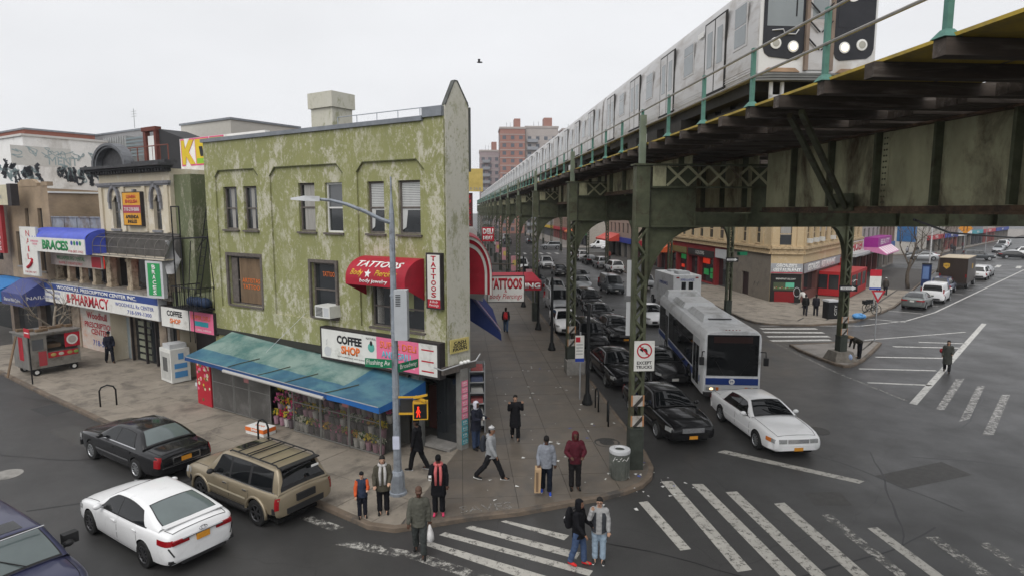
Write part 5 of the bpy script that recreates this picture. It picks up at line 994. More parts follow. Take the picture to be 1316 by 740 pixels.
# ================================================================ RESTAURANT CORNER ACROSS THE AVENUE
TAN = stucco('tan_glazed_brick', (.50,.385,.235), (.46,.35,.21), (.55,.45,.30), (.25,.18,.10), .35); TANC = mat('ornate_cornice', (.47,.36,.22), .7, var=.25, scale=6, dirt=(.2,.14,.08), damt=.3, dscale=3); TAUPE = mat('taupe_painted_wall', (.20,.175,.145), .75, var=.08, dirt=(.15,.13,.11), damt=.35)
GL = Fr(24.0, 57.53, R(-85.25)); GC = Fr(24.0, 57.53, math.atan2(-.6,2.66)); LCH = math.hypot(2.66,.6)
RB = thing('restaurant_building', 'tan ornate corner building with a restaurant on its ground floor', 'building', (24.0,57.53,0), 0)
def on(fr, root): return dict(loc=(fr.o.x-root.location.x, fr.o.y-root.location.y, 0), rz=fr.rz)
def upper(fr, x0, x1, holes, cut=None):
    k = on(fr, RB); q = MB(); q.wall(x0,x1,4.55,12,holes,0,.25); q.build('upper_wall', TAN, RB, **k)
    q = MB(); q.box(x0,x1,-.22,0,4.55,4.72); q.box(x0,x1,-.12,0,4.72,5.02); q.box(x0,x1,-.3,0,5.02,5.22); q.box(x0,x1,-.2,0,5.22,5.30)
    n = int(abs(x1-x0)/.45)
    for i in range(n): q.box(x0+.1+.45*i,x0+.35+.45*i,-.17,-.121,4.76,4.98)
    q.build('ornate_cornice', TANC, RB, **k)
    for h in holes:
        w_ = MB().box(h[0],h[1],.16,.2,h[2],h[3]).build('window', GLASS, RB, **k); MB().box(h[0]+.06,h[1]-.06,.135,.158,h[2]+.9,h[3]).build('blind', CURTAIN, w_) if rnd.random() < .4 else None
        MB().box(h[0]-.05,h[1]+.05,.12,.159,(h[2]+h[3])/2-.04,(h[2]+h[3])/2+.04).build('meeting_rail', TANC, w_); MB().box(h[0]-.1,h[1]+.1,-.08,.1,h[2]-.12,h[2]-.002).build('sill', TANC, w_)
        for z in [5.4+.34*j for j in range(7)]:
            pass
hl = [(-2.2-2.9*k-1.0,-2.2-2.9*k+.2,5.5,7.4) for k in range(9)]
upper(GL,-30,0,hl); upper(GC,0,LCH,[(.67,1.68,5.4,7.4)]); upper(GE,0,28,[(1.0+2.4*k,2.2+2.4*k,5.55,7.4) for k in range(11)])
for k in range(4): x = (1.6,4.0,6.4,11.2)[k]; MB().box(x-.3,x+.3,-.35,.2,5.56,5.95).build('window_air_conditioner', PLASTIC, RB, **on(GE,RB))
q = MB()
for fr, xs in ((GL,[-.25,-1.85,-4.8,-7.7]),(GC,[.28,2.4]),(GE,[.4,2.75,5.1,7.5])):
    for x in xs: a = MB(); a.box(x-.28,x+.28,-.1,-.001,5.30,12); [a.box(x-.3,x+.3,-.115,-.1005,z,z+.05) for z in [5.6+.4*j for j in range(6)]]; a.build('pilaster', TAN, RB, **on(fr,RB))
MB().poly([(0,0,11.9),(2.66,-.6,11.9),(2.66+17.5,-.6+21.8,11.9),(-2.5,29.9,11.9)]).build('roof', ROOF, RB)
# ground floor, avenue side
q = MB(); q.wall(-9.2,0,0,4.548,[(-5.95,-4.35,.1,2.45)],.02,.3); q.build('ground_wall', TAUPE, RB, **on(GL,RB)); MB().box(-5.95,-4.35,.2,.25,.1,2.45).build('door', flat((.035,.02,.02),.6), RB, **on(GL,RB))
gt = MB(); [gt.beam((-3.2+.35*k,.012,1.3+.3*(k%2)),(-2.95+.35*k,.012,1.75-.2*(k%2)),.01,.05,up=(0,1,0)) for k in range(3)]; gt.build('graffiti', GRA, RB, kind='stuff', **on(GL,RB))
q = MB(); q.wall(-30,-9.2,0,4.548,[(-12.6,-9.6,.1,3.3),(-17.5,-13.2,.2,3.0),(-21,-18,.1,3.0),(-25,-21.6,.2,3.0),(-29,-25.6,.1,3.0)],.02,.5); q.build('ground_wall', flat((.22,.018,.02),.6), RB, **on(GL,RB)); MB().box(-29.5,-9.3,.48,.5,.1,3.4).build('shop_glazing', GLASS, RB, **on(GL,RB))
q = MB(); q.box(-12.7,-9.5,-.02,.0,3.3,4.3); q.build('grey_shop_frame', LGREY, RB, **on(GL,RB)); MB().box(-21,-13,-.1,.0,3.15,3.9).build('sign_band', SIGNBOX, RB, **on(GL,RB)); MB().box(-29,-21.6,-.1,.0,3.15,3.9).build('sign_band', flat((.16,.14,.05),.5), RB, **on(GL,RB))
NEON = mat('red_neon', (.4,.02,.01), .4, emis=(1,.06,.02), estr=.28); NEOG = mat('green_neon', (.02,.16,.05), .4, emis=(.05,1,.25), estr=.07)
for x0,x1,z0,z1,m in ((-17.2,-15.2,2.3,2.9,NEON),(-14.9,-13.9,.7,1.3,NEOG),(-14.9,-13.9,1.4,1.9,NEOG),(-24.6,-23.0,2.3,2.9,NEOG),(-24.4,-23.4,1.2,1.6,NEON),(-16.8,-15.4,1.0,1.7,NEOG)): MB().box(x0,x1,.40,.44,z0,z1).build('lit_window_sign', m, RB, **on(GL,RB))
text('LIQUORS', .42, SIGNW, RB, None, width=2.6, fn=lambda x,y,z: tuple((Vector(GL.p(-17,-.12-z,3.52+y))+Vector((GL.ex.x*x,GL.ex.y*x,0)))-Vector((24.0,57.53,0))))
# chamfered corner: menu board and red base
q = MB(); q.box(0,LCH,.0,.3,0,4.548); q.build('corner_wall', TAN, RB, **on(GC,RB)); MB().box(.02,LCH-.02,-.03,-.001,.05,2.72).build('black_board', flat((.018,.017,.016),.5), RB, **on(GC,RB)); MB().box(.42,2.15,-.045,-.031,.12,1.12).build('red_panel', flat((.20,.012,.015),.5), RB, **on(GC,RB))
bp = MB().box(.3,2.1,-.045,-.031,1.25,1.95).build('menu_picture', flat((.07,.09,.05),.6), RB, **on(GC,RB)); MB().box(1.35,2.1,-.05,-.0455,1.5,1.95).build('green_notice', flat((.12,.45,.30),.5), bp)
fd = MB(); [fd.ball((.42+.16*k,-.05,1.45+.05*math.sin(k*2)),.07,.012,.045,6,4,k%3) for k in range(9)]; fd.build('food_pictures', [flat((.45,.40,.28)),flat((.40,.12,.05)),flat((.10,.28,.06))], bp, kind='stuff')
MB().tube([(2.35+.27*math.cos(t),-.04,1.1+.42*math.sin(t)) for t in [k*.45 for k in range(13)]],.03,4).build('scroll_ornament', LGREY, RB, **on(GC,RB)); text('BREAKFAST ALL DAY', .14, SIGNW, MB().box(.3,.31,-.04,-.03,2.3,2.31).build('board_print', BLACK, RB, **on(GC,RB)), (1.35,-.05,2.28), width=1.7, bold=.03)
s1 = thing('restaurant_sign', "silver restaurant sign on the chamfered corner of the tan building", 'sign', GC.p(0,-.06,2.78), GC.rz); MB().box(-.02,LCH+.02,-.1,0,0,.92).build('sign_face', mat('silver_sign',(.36,.37,.39),.45,.3), s1); text("GEORGE'S\nRESTAURANT", .33, WHITE, s1, (1.35,-.105,.52), width=2.45, bold=.04, line=.85); MB().box(.0,LCH,-.11,-.101,.04,.12).build('red_print', RED, s1)
s2 = thing('restaurant_sign', 'long silver restaurant sign along the side street front', 'sign', GE.p(.25,-.06,2.82), GE.rz); MB().box(0,15,-.1,0,0,.85).build('sign_face', mat('silver_sign2',(.33,.34,.36),.45,.3), s2); text("GEORGE'S   RESTAURANT", .6, WHITE, s2, (6.8,-.105,.42), width=11.5, bold=.05)
# ground floor, side street
q = MB(); q.wall(0,28,0,4.548,[(.8,5.6,.9,2.7),(15.2,17.5,.1,3.2),(17.8,20.2,.1,3.1),(20.6,28,.1,2.9)],.02,.4); q.build('ground_wall', flat((.14,.06,.05),.7), RB, **on(GE,RB)); MB().box(.5,28,.42,.45,.1,3.1).build('shop_glazing', GLASS, RB, **on(GE,RB)); MB().box(0,28,-.005,.018,3.7,4.54).build('tan_band', TAN, RB, **on(GE,RB))
vb = MB(); vb.box(6.1,14.2,-2.9,.0,.1,.75); vb.box(6.1,14.2,-2.9,0,2.15,2.45)
for x in (6.1,9.0,11.6,14.1): vb.box(x,x+.12,-2.9,-2.78,.75,2.15)
for y in (-1.9,-.9): vb.box(6.1,6.2,y,y+.1,.75,2.15)
REDG = flat((.36,.02,.022),.45,'red_enamel'); ve = thing('glass_porch', 'bright red glazed porch in front of the restaurant', 'porch', GE.p(0,-.1,KH), GE.rz); vb.build('porch_frame', REDG, ve); MB().box(6.15,14.15,-2.85,-2.82,.75,2.15).build('front_glazing', GLASS, ve); MB().box(6.13,6.16,-2.8,0,.75,2.15).build('side_glazing', GLASS, ve); MB().tube([(7,-2.92,1.5),(8,-2.92,1.62),(9,-2.92,1.5)],.03,4).build('white_script', WHITE, ve)
MB().box(15.3,17.2,-.4,.0,.1,3.3).build('red_shop_door', REDG, RB, **on(GE,RB))
s3 = thing('shop_sign', 'white and red diner sign on the side street beside the purple awning', 'sign', GE.p(19.5,-.08,3.55), GE.rz); MB().box(0,8.9,-.12,0,0,1.35).build('sign_face', SIGNW, s3); text('CHICKEN', 1.0, RED, s3, (4.4,-.125,.68), width=7.5, bold=.05); MB().box(-.1,9,-.9,0,-.35,-.02).build('lower_canopy', LGREY, s3)
PU = flat((.30,.022,.24),.5,'magenta'); pw = thing('shop_awning', 'magenta box awning with pale pink striped skirt up the side street', 'awning', GE.p(29,-.1,3.0), GE.rz); MB().box(0,11,-1.6,0,.9,2.1).build('canvas_box', PU, pw); q = MB(); q.prism([(-1.62,.88),(-2.6,.1),(-2.6,-.05),(-.1,.5),(0,.88)],0,11,'x'); q.build('skirt', flat((.62,.22,.42),.5), pw)
for k in range(6): MB().prism([(-1.64,.885),(-2.62,.105),(-2.6,.09),(-1.62,.87)],.6+1.8*k,1.5+1.8*k,'x').build('stripe', WHITE, pw)
text('BEAUTY', .7, WHITE, pw, (5.5,-1.61,1.5), width=7)
# further shops up the side street
def shoprow(name, label, fr, x0, x1, h_, m, floors=2, deep=10, sign=None, smat=None, stext='', wcol=None, base=0):
    t = thing(name, label, 'building', fr.p(x0,0,0), fr.rz); L = x1-x0; n = max(2,int(L/2.6)); hs = []
    for f in range(1, floors):
        for k in range(n): hs.append((L*(k+.28)/n, L*(k+.72)/n, 3.9+3.1*(f-1)+.6, 3.9+3.1*(f-1)+2.3))
    q = MB(); q.wall(0,L,3.2,h_,hs,0,.22); q.poly([(0,0,0),(0,deep,0),(0,deep,h_),(0,0,h_)][::-1]); q.poly([(L,0,0),(L,deep,0),(L,deep,h_),(L,0,h_)]); q.poly([(0,0,h_-.2),(L,0,h_-.2),(L,deep,h_-.2),(0,deep,h_-.2)]); q.build('wall', m, t)
    gl = MB(); [gl.box(*h[:2],.15,.19,*h[2:]) for h in hs]; gl.build('window_panes', GLASS, t, kind='stuff') if hs else None
    q = MB(); k = max(2,int(L/4)); q.wall(0,L,0,3.19,[(L*i/k+.25,L*(i+1)/k-.25,.1,2.7) for i in range(k)],.05,.5); q.build('shopfront', flat(rnd.choice([(.12,.12,.13),(.2,.18,.16),(.08,.08,.09),(.25,.08,.07)]),.7), t); MB().box(.1,L-.1,.5,.52,.1,2.9).build('shop_glazing', GLASS, t)
    MB().box(-.1,L+.1,-.25,.2,h_-.35,h_+.05).build('cornice', TANC if rnd.random()<.4 else GSTONE, t)
    if sign is not None:
        MB().box(.3,L-.3,-.2,-.0,2.75,3.65).build('sign_board', smat, t)
        if stext: text(stext, .5, WHITE if sign else RED, t, (L/2,-.21,3.2), width=min(L*.7,len(stext)*.45), bold=.03)
    return t
shoprow('shop_building','grey shop building with roll down gates up the side street',GE,28.1,41,9,mat('g1',(.30,.29,.27),.8),2,12,False,SIGNW,'GIFTS')
shoprow('shop_building','dark brick shop building at the side street end',GE,41.1,56,9.5,brickmat('g2',(.22,.13,.10),(.18,.11,.08),(.15,.13,.11),2),2,12,True,flat((.05,.12,.30)),'PHONES')
G2 = GE.sub(83,-2,R(-7))
for k, (L_, c, sm, tx, lab) in enumerate([(14,(.40,.38,.35),RED,'PIZZA','pale corner shop building beyond the side street crossing'),(13,(.25,.20,.17),BLUE,'BANK','brown shop building with a blue sign beyond the crossing'),(15,(.33,.32,.31),WHITE,'FURNITURE','grey shop building with a white sign further up the side street'),(14,(.20,.22,.25),TEAL,'OPTICAL','slate shop building with a teal sign further up'),(18,(.36,.33,.30),RED,'DISCOUNT','far pale shop building with a red sign'),(22,(.22,.18,.15),BLUE,'MARKET','farthest brown shop building up the side street')]):
    x0 = sum((14,13,15,14,18,22)[:k])+.05*k; shoprow('shop_building', lab, G2, x0, x0+L_, 8+(k*37%4), mat('shop_wall',c,.8,var=.12), 2, 12, sm is not WHITE, sm, tx)
bsn = thing('hanging_sign','blue projecting shop sign beyond the bare street tree','sign',GE.p(60,-1.2,3.4),GE.rz+R(60)); MB().box(-1.6,1.6,-.15,.15,0,3.2).build('sign_face', flat((.05,.18,.42),.5), bsn); MB().box(-1.7,1.7,-.12,.12,-.1,-.001).build('frame', LGREY, bsn)
# ================================================================ THE AVENUE: SHOP ROWS, AWNINGS AND SIGNS
ALF = Fr(0, 0, R(94.75))      # left side front: x runs up the avenue, y to the left (into the buildings)
def al(s): return ALF.sub(s, -.25)
rows_l = [(36.2,47,8.5,(.30,.26,.22)),(47.1,60,9,(.26,.16,.12)),(60.1,76,8,(.35,.33,.30)),(76.1,95,9.5,(.24,.18,.14)),(95.1,124,8.5,(.30,.28,.26)),(141,165,9,(.27,.18,.14)),(165.2,195,8.5,(.32,.30,.28)),(195.2,240,9,(.24,.2,.17)),(240.2,300,9,(.3,.27,.25))]
for k,(a,b_,h_,c) in enumerate(rows_l):
    shoprow('avenue_building', 'shop building on the left side of the avenue, number %s of the row seen edge on past the green building' % ('first second third fourth fifth sixth seventh eighth ninth'.split()[k]) if False else ['first','second','third','fourth','fifth','sixth','seventh','eighth','ninth'][k]+' shop building edge on behind the green corner building', Fr(*BW.p(-.25,b_)[:2], R(-85.25)+math.pi*1), 0, 1, 3.3, mat('row_wall',c,.8), 1, 1) if False else None
    fr = Fr(*BW.p(-.25,a)[:2], R(94.75)); t = thing('avenue_building', ['first','second','third','fourth','fifth','sixth','seventh','eighth','ninth'][k]+' shop building edge on along the left side of the avenue behind the green corner', 'building', fr.p(0,0,0), fr.rz)
    MB().box(0,b_-a,0,10,0,h_).build('wall', mat('row_wall',c,.8,var=.15), t); q = MB(); q.box(.3,b_-a-.3,-.04,-.001,.1,2.8); q.build('shop_glazing', GLASS, t); MB().box(0,b_-a,-.2,-.001,2.9,3.6).build('sign_band', flat(rnd.choice([(.4,.03,.03),(.05,.1,.3),(.5,.45,.1),(.1,.3,.15)]),.5), t)
rows_r = [(70.2+16,103,9,(.40,.33,.25)),(103.2,124,9,(.30,.22,.18)),(142,165,9.5,(.33,.30,.26)),(165.2,195,9,(.26,.18,.14)),(195.2,240,9,(.33,.31,.3)),(240.2,300,9,(.25,.2,.17))]
for k,(a,b_,h_,c) in enumerate(rows_r):
    fr = Fr(*BW.p(29.3,b_)[:2], R(-85.25)); shoprow('avenue_building', ['first','second','third','fourth','fifth','sixth'][k]+' shop building beyond the tan corner building on the right side of the avenue', fr, 0, b_-a, h_, mat('row_wall_r',c,.8,var=.15), 2, 10, k%2==0, [RED,BLUE,GREEN,RED,YELLOW,BLUE][k], ['DELI','SHOES','BAKERY','FOODS','CASH','STORE'][k])
def barrel(name, label, s, n0, n1, ls, zt, zb, m, stripe=None):
    """barrel awning on the left side: projects from the wall at n0 to n1"""
    fr = Fr(*BW.p(n0,s)[:2], R(94.75)); t = thing(name, label, 'awning', fr.p(0,0,0), fr.rz); D = n1-n0; K = 10
    P = [(-D*math.sin(math.pi/2*k/K), zb+(zt-zb)*math.cos(math.pi/2*k/K)) for k in range(K+1)]
    if stripe is None: MB().grid([[(x,)+p for p in P] for x in (0,ls)]).build('canvas', m, t, smooth=60)
    else:
        nb = 5
        for i in range(nb):
            g_ = MB(); g_.grid([[(x,)+p for p in P] for x in (ls*i/nb,ls*(i+1)/nb)]); g_.build('canvas_stripe', m if i%2 == 0 else stripe, t, smooth=60)
    MB().poly([(0,)+p for p in P]+[(0,0,zb-.5)]).build('end_panel', m, t)
    return t
# dome awning with white bands (bands run across its near end)
dm = thing('awning','large red dome awning with two white bands on the avenue side of the green building','awning',BW.p(.28,23.4,5.4),R(94.75))
def dprof(r, K=12): return [(-.92*r*math.cos(math.pi/2*k/K), .75+1.5*r*math.sin(math.pi/2*k/K)) for k in range(K+1)]
for a, b_, m, nm in ((0,.70,REDC,'end_panel'),(.70,.80,WHITE,'white_band'),(.80,.90,REDC,'end_panel'),(.90,.98,WHITE,'white_band'),(.98,1.0,REDC,'end_panel')):
    A_, B_ = dprof(a), dprof(b_); g_ = MB(); x0 = -.5*b_+.5
    g_.grid([[(.5-.5*a*a,)+p for p in A_],[(.5-.5*b_*b_*.9,)+p for p in B_]]) if a > 0 else g_.poly([(.5-.5*b_*b_*.9,)+p for p in B_]+[(.5,0,.75)])
    g_.poly([(.5-.5*a*a,-.92*a,.75),(.5-.5*b_*b_*.9,-.92*b_,.75),(.5-.5*b_*b_*.9,-.92*b_,0),(.5-.5*a*a,-.92*a,0)]); g_.build(nm, m, dm, smooth=40)
g_ = MB(); P_ = [(-.92,0)]+dprof(1.0); g_.grid([[(x,)+p for p in P_] for x in (.05,3.6)]); g_.build('canvas', REDC, dm, smooth=40)
bw2 = thing('shop_awning','dark blue shed awning with striped edge below the red dome on the avenue','awning',BW.p(.28,26.6,.75),R(94.75)); NAVY = flat((.018,.035,.15),.6)
MB().add([(0,0,4.3),(7,0,4.3),(7,-1.45,2.5),(0,-1.45,2.5),(0,-1.47,2.2),(7,-1.47,2.2)],[(0,1,2,3),(3,2,5,4)]).build('canvas', NAVY, bw2); MB().poly([(0,0,4.3),(0,-1.45,2.5),(0,-1.47,2.2),(0,-.9,2.6),(0,0,3.2)]).build('end_panel', NAVY, bw2)
for k in range(4): MB().add([(.02+k*.2,-.02,4.5-.02),(.14+k*.2,-.02,4.5-.02),(.14+k*.2,-1.47,2.62),(.02+k*.2,-1.47,2.62)],[(0,1,2,3)]).build('edge_stripe', [WHITE,RED][k%2], bw2)
MB().prism([(0,4.2),(-.65,4.0),(-.75,4.75),(0,5.2)], -.4, 1.5, 'x').build('grey_hood', LGREY, bw2)
rk = thing('display_rack','tall grey newspaper rack against the avenue wall under the blue awning','rack',BW.p(.55,23.3,KH),BW.rz); q = MB(); q.box(-.28,-.24,-.3,.3,0,2.7); q.box(.3,.34,-.3,.3,0,2.7); q.box(-.28,.34,.28,.3,0,2.7); q.build('rack_frame', GREY, rk)
for k in range(6): MB().box(-.24,.3,-.28,.28,.3+.42*k,.33+.42*k).build('shelf', LGREY, rk); MB().box(-.2,.25,-.25,.2,.34+.42*k,.5+.42*k).build('paper_stack', flat(rnd.choice([(.5,.5,.48),(.4,.12,.12),(.1,.12,.2)]),.7), rk)
hs_ = thing('hanging_sign','white hanging sign for tattoos and body piercings on a bracket over the pavement','sign',BW.p(.3,26,0),BW.rz)
MB().tube([(-.9,0,6.35),(1.05+.9,0,6.35)],.03,5).build('bracket', mat('bracket_iron',(.08,.07,.06),.6,.3), hs_)
sx0, sx1 = .83, 2.36
MB().box(sx0,sx1,-.05,.05,4.77,5.82).build('sign_face', SIGNW, hs_); q = MB(); q.box(sx0-.03,sx1+.03,-.045,.045,5.82,5.86); q.box(sx0-.03,sx1+.03,-.045,.045,4.73,4.77); q.box(sx0-.035,sx0,-.045,.045,4.77,5.82); q.box(sx1,sx1+.035,-.045,.045,4.77,5.82); q.build('sign_frame', SIGNBOX, hs_)
for x in (sx0+.02,sx1-.02): MB().tube([(x,0,5.86),(x,0,6.35)],.015,4).build('hanger', SIGNBOX, hs_)
text('TATTOOS', .42, RED, hs_, ((sx0+sx1)/2,-.056,5.53), width=1.38, bold=.05); text('&', .13, RED, hs_, ((sx0+sx1)/2,-.056,5.22)); text('Body Piercings', .22, RED, hs_, ((sx0+sx1)/2,-.056,4.97), width=1.38, shear=.3)
kg = thing('shop_awning','small red king awning over the avenue pavement','awning',BW.p(3.2,42,0),BW.rz); MB().prism([(.0,3.15),(.0,3.85),(.55,4.35),(2.6,4.35),(2.6,3.15)],-.9,.9,'y') if False else None
MB().box(-2.8,2.3-.0,-.05,2.5,3.15,3.2).build('soffit', REDC, kg); MB().add([(-2.8,-.05,3.2),(2.3,-.05,3.2),(2.3,-.05,3.78),(-2.8,-.05,3.78),(-2.8,2.5,4.15),(2.0,2.5,4.15),(2.3,2.5,3.2)],[(0,1,2,3),(3,2,5,4),(1,6,5,2)]).build('canvas', REDC, kg); text('BURGER KING', .34, WHITE, kg, (.28,-.06,3.48), width=3.9, bold=.04)
ys = thing('wall_sign','yellow sign board high on the avenue side past the green corner','sign',BW.p(.3,45,9.9),BW.rz); MB().box(.0,1.35,-.1,.1,0,1.6).build('sign_face', mat('yellow_board',(.50,.38,.12),.5), ys); text('718-24-BURGER'[:8], .22, GREY, ys, (.68,-.105,.2), width=1.1)
bs = thing('wall_sign','narrow vertical dark red burger sign on the avenue side','sign',BW.p(.3,45.2,7.4),BW.rz); MB().box(.0,.62,-.1,.1,0,2.4).build('sign_face', flat((.10,.03,.03),.5), bs)
for k, c in enumerate('BURGER'): text(c, .26, RED, bs, (.31,-.105,2.15-.38*k), width=.36, bold=.04)
ds_ = thing('hanging_sign','red deli sign hanging over the avenue beyond the dome awning','sign',BW.p(2.1,60,5.6),BW.rz); MB().box(0,1.15,-.1,.1,0,1.35).build('sign_face', RED, ds_); text('DELI', .5, WHITE, ds_, (.57,-.105,.95), width=1.0, bold=.05); text('MEAT', .34, WHITE, ds_, (.57,-.105,.33), width=.9, bold=.05)
for s, n, c, lab in ((72,2.6,(.05,.14,.32),'blue'),(88,3.0,(.45,.1,.08),'red'),(108,3.0,(.5,.42,.1),'yellow')):
    t = thing('shop_awning','distant %s awning on the left side of the avenue' % lab,'awning',BW.p(.0,s,0),BW.rz); MB().prism([(0,2.9),(n,2.7),(n,3.0),(0,4.2)],0,5,'y').build('canvas', flat(c,.6), t)
for s, c, lab in ((78,(.55,.10,.03),'orange'),(112,(.50,.06,.04),'red'),(150,(.55,.13,.03),'far orange')):
    t = thing('shop_awning','%s awning on the right side of the avenue seen under the tracks' % lab,'awning',BW.p(29.0,s+10,0),R(-85.25)); MB().prism([(0,4.3),(-2.2,3.2),(-2.2,2.9),(0,2.9)],0,10 if s > 100 else 6,'x').build('canvas', flat(c,.5), t)
for k, s in enumerate((48.5,62.5,76,89.5)):
    t = thing('lamp_banner','pink and yellow banner on the %s avenue column post' % ['nearest','second','third','fourth'][k],'banner',BW.p(5.35,s-1.2,2.6),BW.rz); MB().box(-.35,.35,-.02,.02,0,1.5).build('cloth', flat((.50,.25,.28),.7), t); MB().ball((0,-.02,.8),.22,.01,.3,8,5).build('print', flat((.55,.42,.12),.7), t); MB().tube([(.42,0,-2.5),(.42,0,1.6)],.04,6).build('post', BLACK, t)
# ================================================================ TOWERS IN THE DISTANCE
RBK = mat('red_tower_brick', (.30,.155,.125), .85, var=.1, scale=.3); PALE = mat('pale_tower', (.38,.34,.32), .85, var=.1, scale=.3); TW = flat((.10,.11,.13),.3,'tower_window'); SLABT = flat((.40,.37,.35),.8,'floor_slab')
def tower(label, x, y, rz, w_, d_, h_, m, balc, slabs=True):
    t = thing('apartment_tower', label, 'tower', (x,y,0), rz); MB().box(-w_/2,w_/2,-d_/2,d_/2,0,h_).build('wall', m, t)
    nf = int(h_/2.75); wn = MB(); sb = MB(); bl = MB()
    for f in range(nf):
        z = 2.75*f
        if slabs: sb.box(-w_/2-.06,w_/2+.06,-d_/2-.08,d_/2+.06,z+2.55,z+2.75)
        n = int(w_/2.6)
        for k in range(n):
            xx = -w_/2+w_*(k+.5)/n; wn.box(xx-.65,xx+.65,-d_/2-.04,-d_/2+.02,z+.9,z+2.2)
        n = int(d_/2.8)
        for k in range(n):
            yy = -d_/2+d_*(k+.5)/n; wn.box(-w_/2-.04,-w_/2+.02,yy-.6,yy+.6,z+.9,z+2.2)
        for (a,b_) in balc: bl.box(a,b_,-d_/2-1.4,-d_/2-.05,z+.0,z+1.15)
    wn.build('windows', TW, t, kind='stuff'); sb.build('floor_bands', SLABT, t, kind='stuff') if slabs else None
    if balc: bl.build('balconies', flat((.26,.27,.29),.7), t, kind='stuff')
    MB().box(-w_/2-.2,w_/2+.2,-d_/2-.2,d_/2+.2,h_+.002,h_+.7).build('parapet', PALE, t); MB().box(w_*.1,w_*.35,-2,3,h_+.702,h_+4.2).build('lift_house', RBK, t)
    for k in range(3): MB().tube([(w_*(-.2+.15*k),0,h_),(w_*(-.2+.15*k),0,h_+3)],.1,4).build('antenna', GREY, t)
    return t
tower('tall red brick apartment tower with pale floor bands in the distance', -.2, 236, R(4), 9.0, 12, 37.6, RBK, []); tower('grey balconied wing of the distant apartment tower', 10.5, 238, R(4), 12.0, 11, 38.2, PALE, [(-5.5,-1.5),(2.5,5.5)]); tower('lower grey pink tower left of the tall brick tower', -9.3, 262, R(4), 8.2, 10, 32.0, mat('pink_grey_tower',(.30,.245,.25),.85,var=.1,scale=.3), [(-3,0)]); tower('rear brown tower peeping over the train roofs', 24, 250, R(4), 10, 10, 39, RBK, [])
# ================================================================ VEHICLES
import numpy as np
TYRE = mat('tyre_rubber', (.018,.018,.018), .8, var=.2, scale=9); RIM = mat('alloy_rim', (.42,.43,.44), .3, .8, var=.08); RIMD = mat('dark_alloy', (.09,.09,.095), .35, .7, var=.1); CHROME = mat('chrome', (.62,.62,.63), .15, .95, var=.05)
CGL = glassy('car_glass', (.006,.007,.008), .03, spec=.4); CGP = glassy('pale_car_glass', (.10,.125,.125), .06); WELL = flat((.008,.008,.008),.9,'wheel_well'); SEAM = flat((.012,.012,.012),.8,'seam')
TAIL = mat('red_tail_lamp', (.26,.006,.010), .12, var=.2, coat=.5); HEADL = mat('clear_head_lamp', (.38,.39,.39), .12, .3, var=.25, scale=9); AMB = mat('amber_lens', (.55,.16,.03), .2, var=.1); PLATE = mat('amber_plate', (.62,.27,.03), .5, var=.1, scale=25); PLATEW = flat((.50,.50,.47),.5,'white_plate'); TRIM = mat('black_trim', (.022,.022,.023), .55, var=.15)
def car_paint(name, c, metal=.0, rough=.28): return mat(name, c, rough, metal, var=.03, scale=1.2, coat=.5, spec=.2, dirt=[x*.8+.005 for x in c], damt=.12, dscale=1.5)
def curve(pts):
    xs = [p[0] for p in pts]; ys = [p[1] for p in pts]; n = len(xs); m = [0]*n
    d = [(ys[i+1]-ys[i])/(xs[i+1]-xs[i]) for i in range(n-1)]; m[0] = d[0]; m[-1] = d[-1]
    for i in range(1,n-1): m[i] = 0 if d[i-1]*d[i] <= 0 else 2*d[i-1]*d[i]/(d[i-1]+d[i])
    def f(x):
        if x <= xs[0]: return ys[0]
        if x >= xs[-1]: return ys[-1]
        i = max(j for j in range(n-1) if xs[j] <= x); h = xs[i+1]-xs[i]; t = (x-xs[i])/h
        return (2*t**3-3*t*t+1)*ys[i]+(t**3-2*t*t+t)*h*m[i]+(-2*t**3+3*t*t)*ys[i+1]+(t**3-t*t)*h*m[i+1]
    return f
def wheel(parent, x, y, r, w_, rim, side, spokes, detail=True):
    t = MB(); t.lathe([(r*.66,-w_/2),(r*.93,-w_/2),(r,-w_*.34),(r,w_*.34),(r*.93,w_/2),(r*.66,w_/2),(r*.62,w_*.3),(r*.62,-w_*.3),(r*.66,-w_/2)], 22 if detail else 12, (0,0,0), ax='y', cap=False); o = t.build('wheel', TYRE, parent, (x,y,r))
    s = side; yy = s*w_*.42
    q = MB(); q.lathe([(r*.66,s*w_*.46),(r*.60,s*w_*.5),(r*.56,s*w_*.42)], 20, ax='y', cap=False); 
    q.lathe([(r*.16,s*w_*.40),(r*.13,s*w_*.46),(.002,s*w_*.46)], 12, ax='y')
    for k in range(spokes):
        a = 2*math.pi*k/spokes; d = Vector((math.cos(a),0,math.sin(a))); p0 = d*r*.1+Vector((0,yy*.98,0)); p1 = d*r*.6+Vector((0,yy,0)); q.beam(p0,p1,r*(.9/spokes if spokes > 6 else .14),.02,up=(0,1,0))
    q.build('rim', rim, o)
    z = MB(); z.lathe([(r*.6,s*w_*.2),(.002,s*w_*.2)], 16, ax='y', cap=True); z.build('brake_disc', WELL if detail else rim, o)
    return o
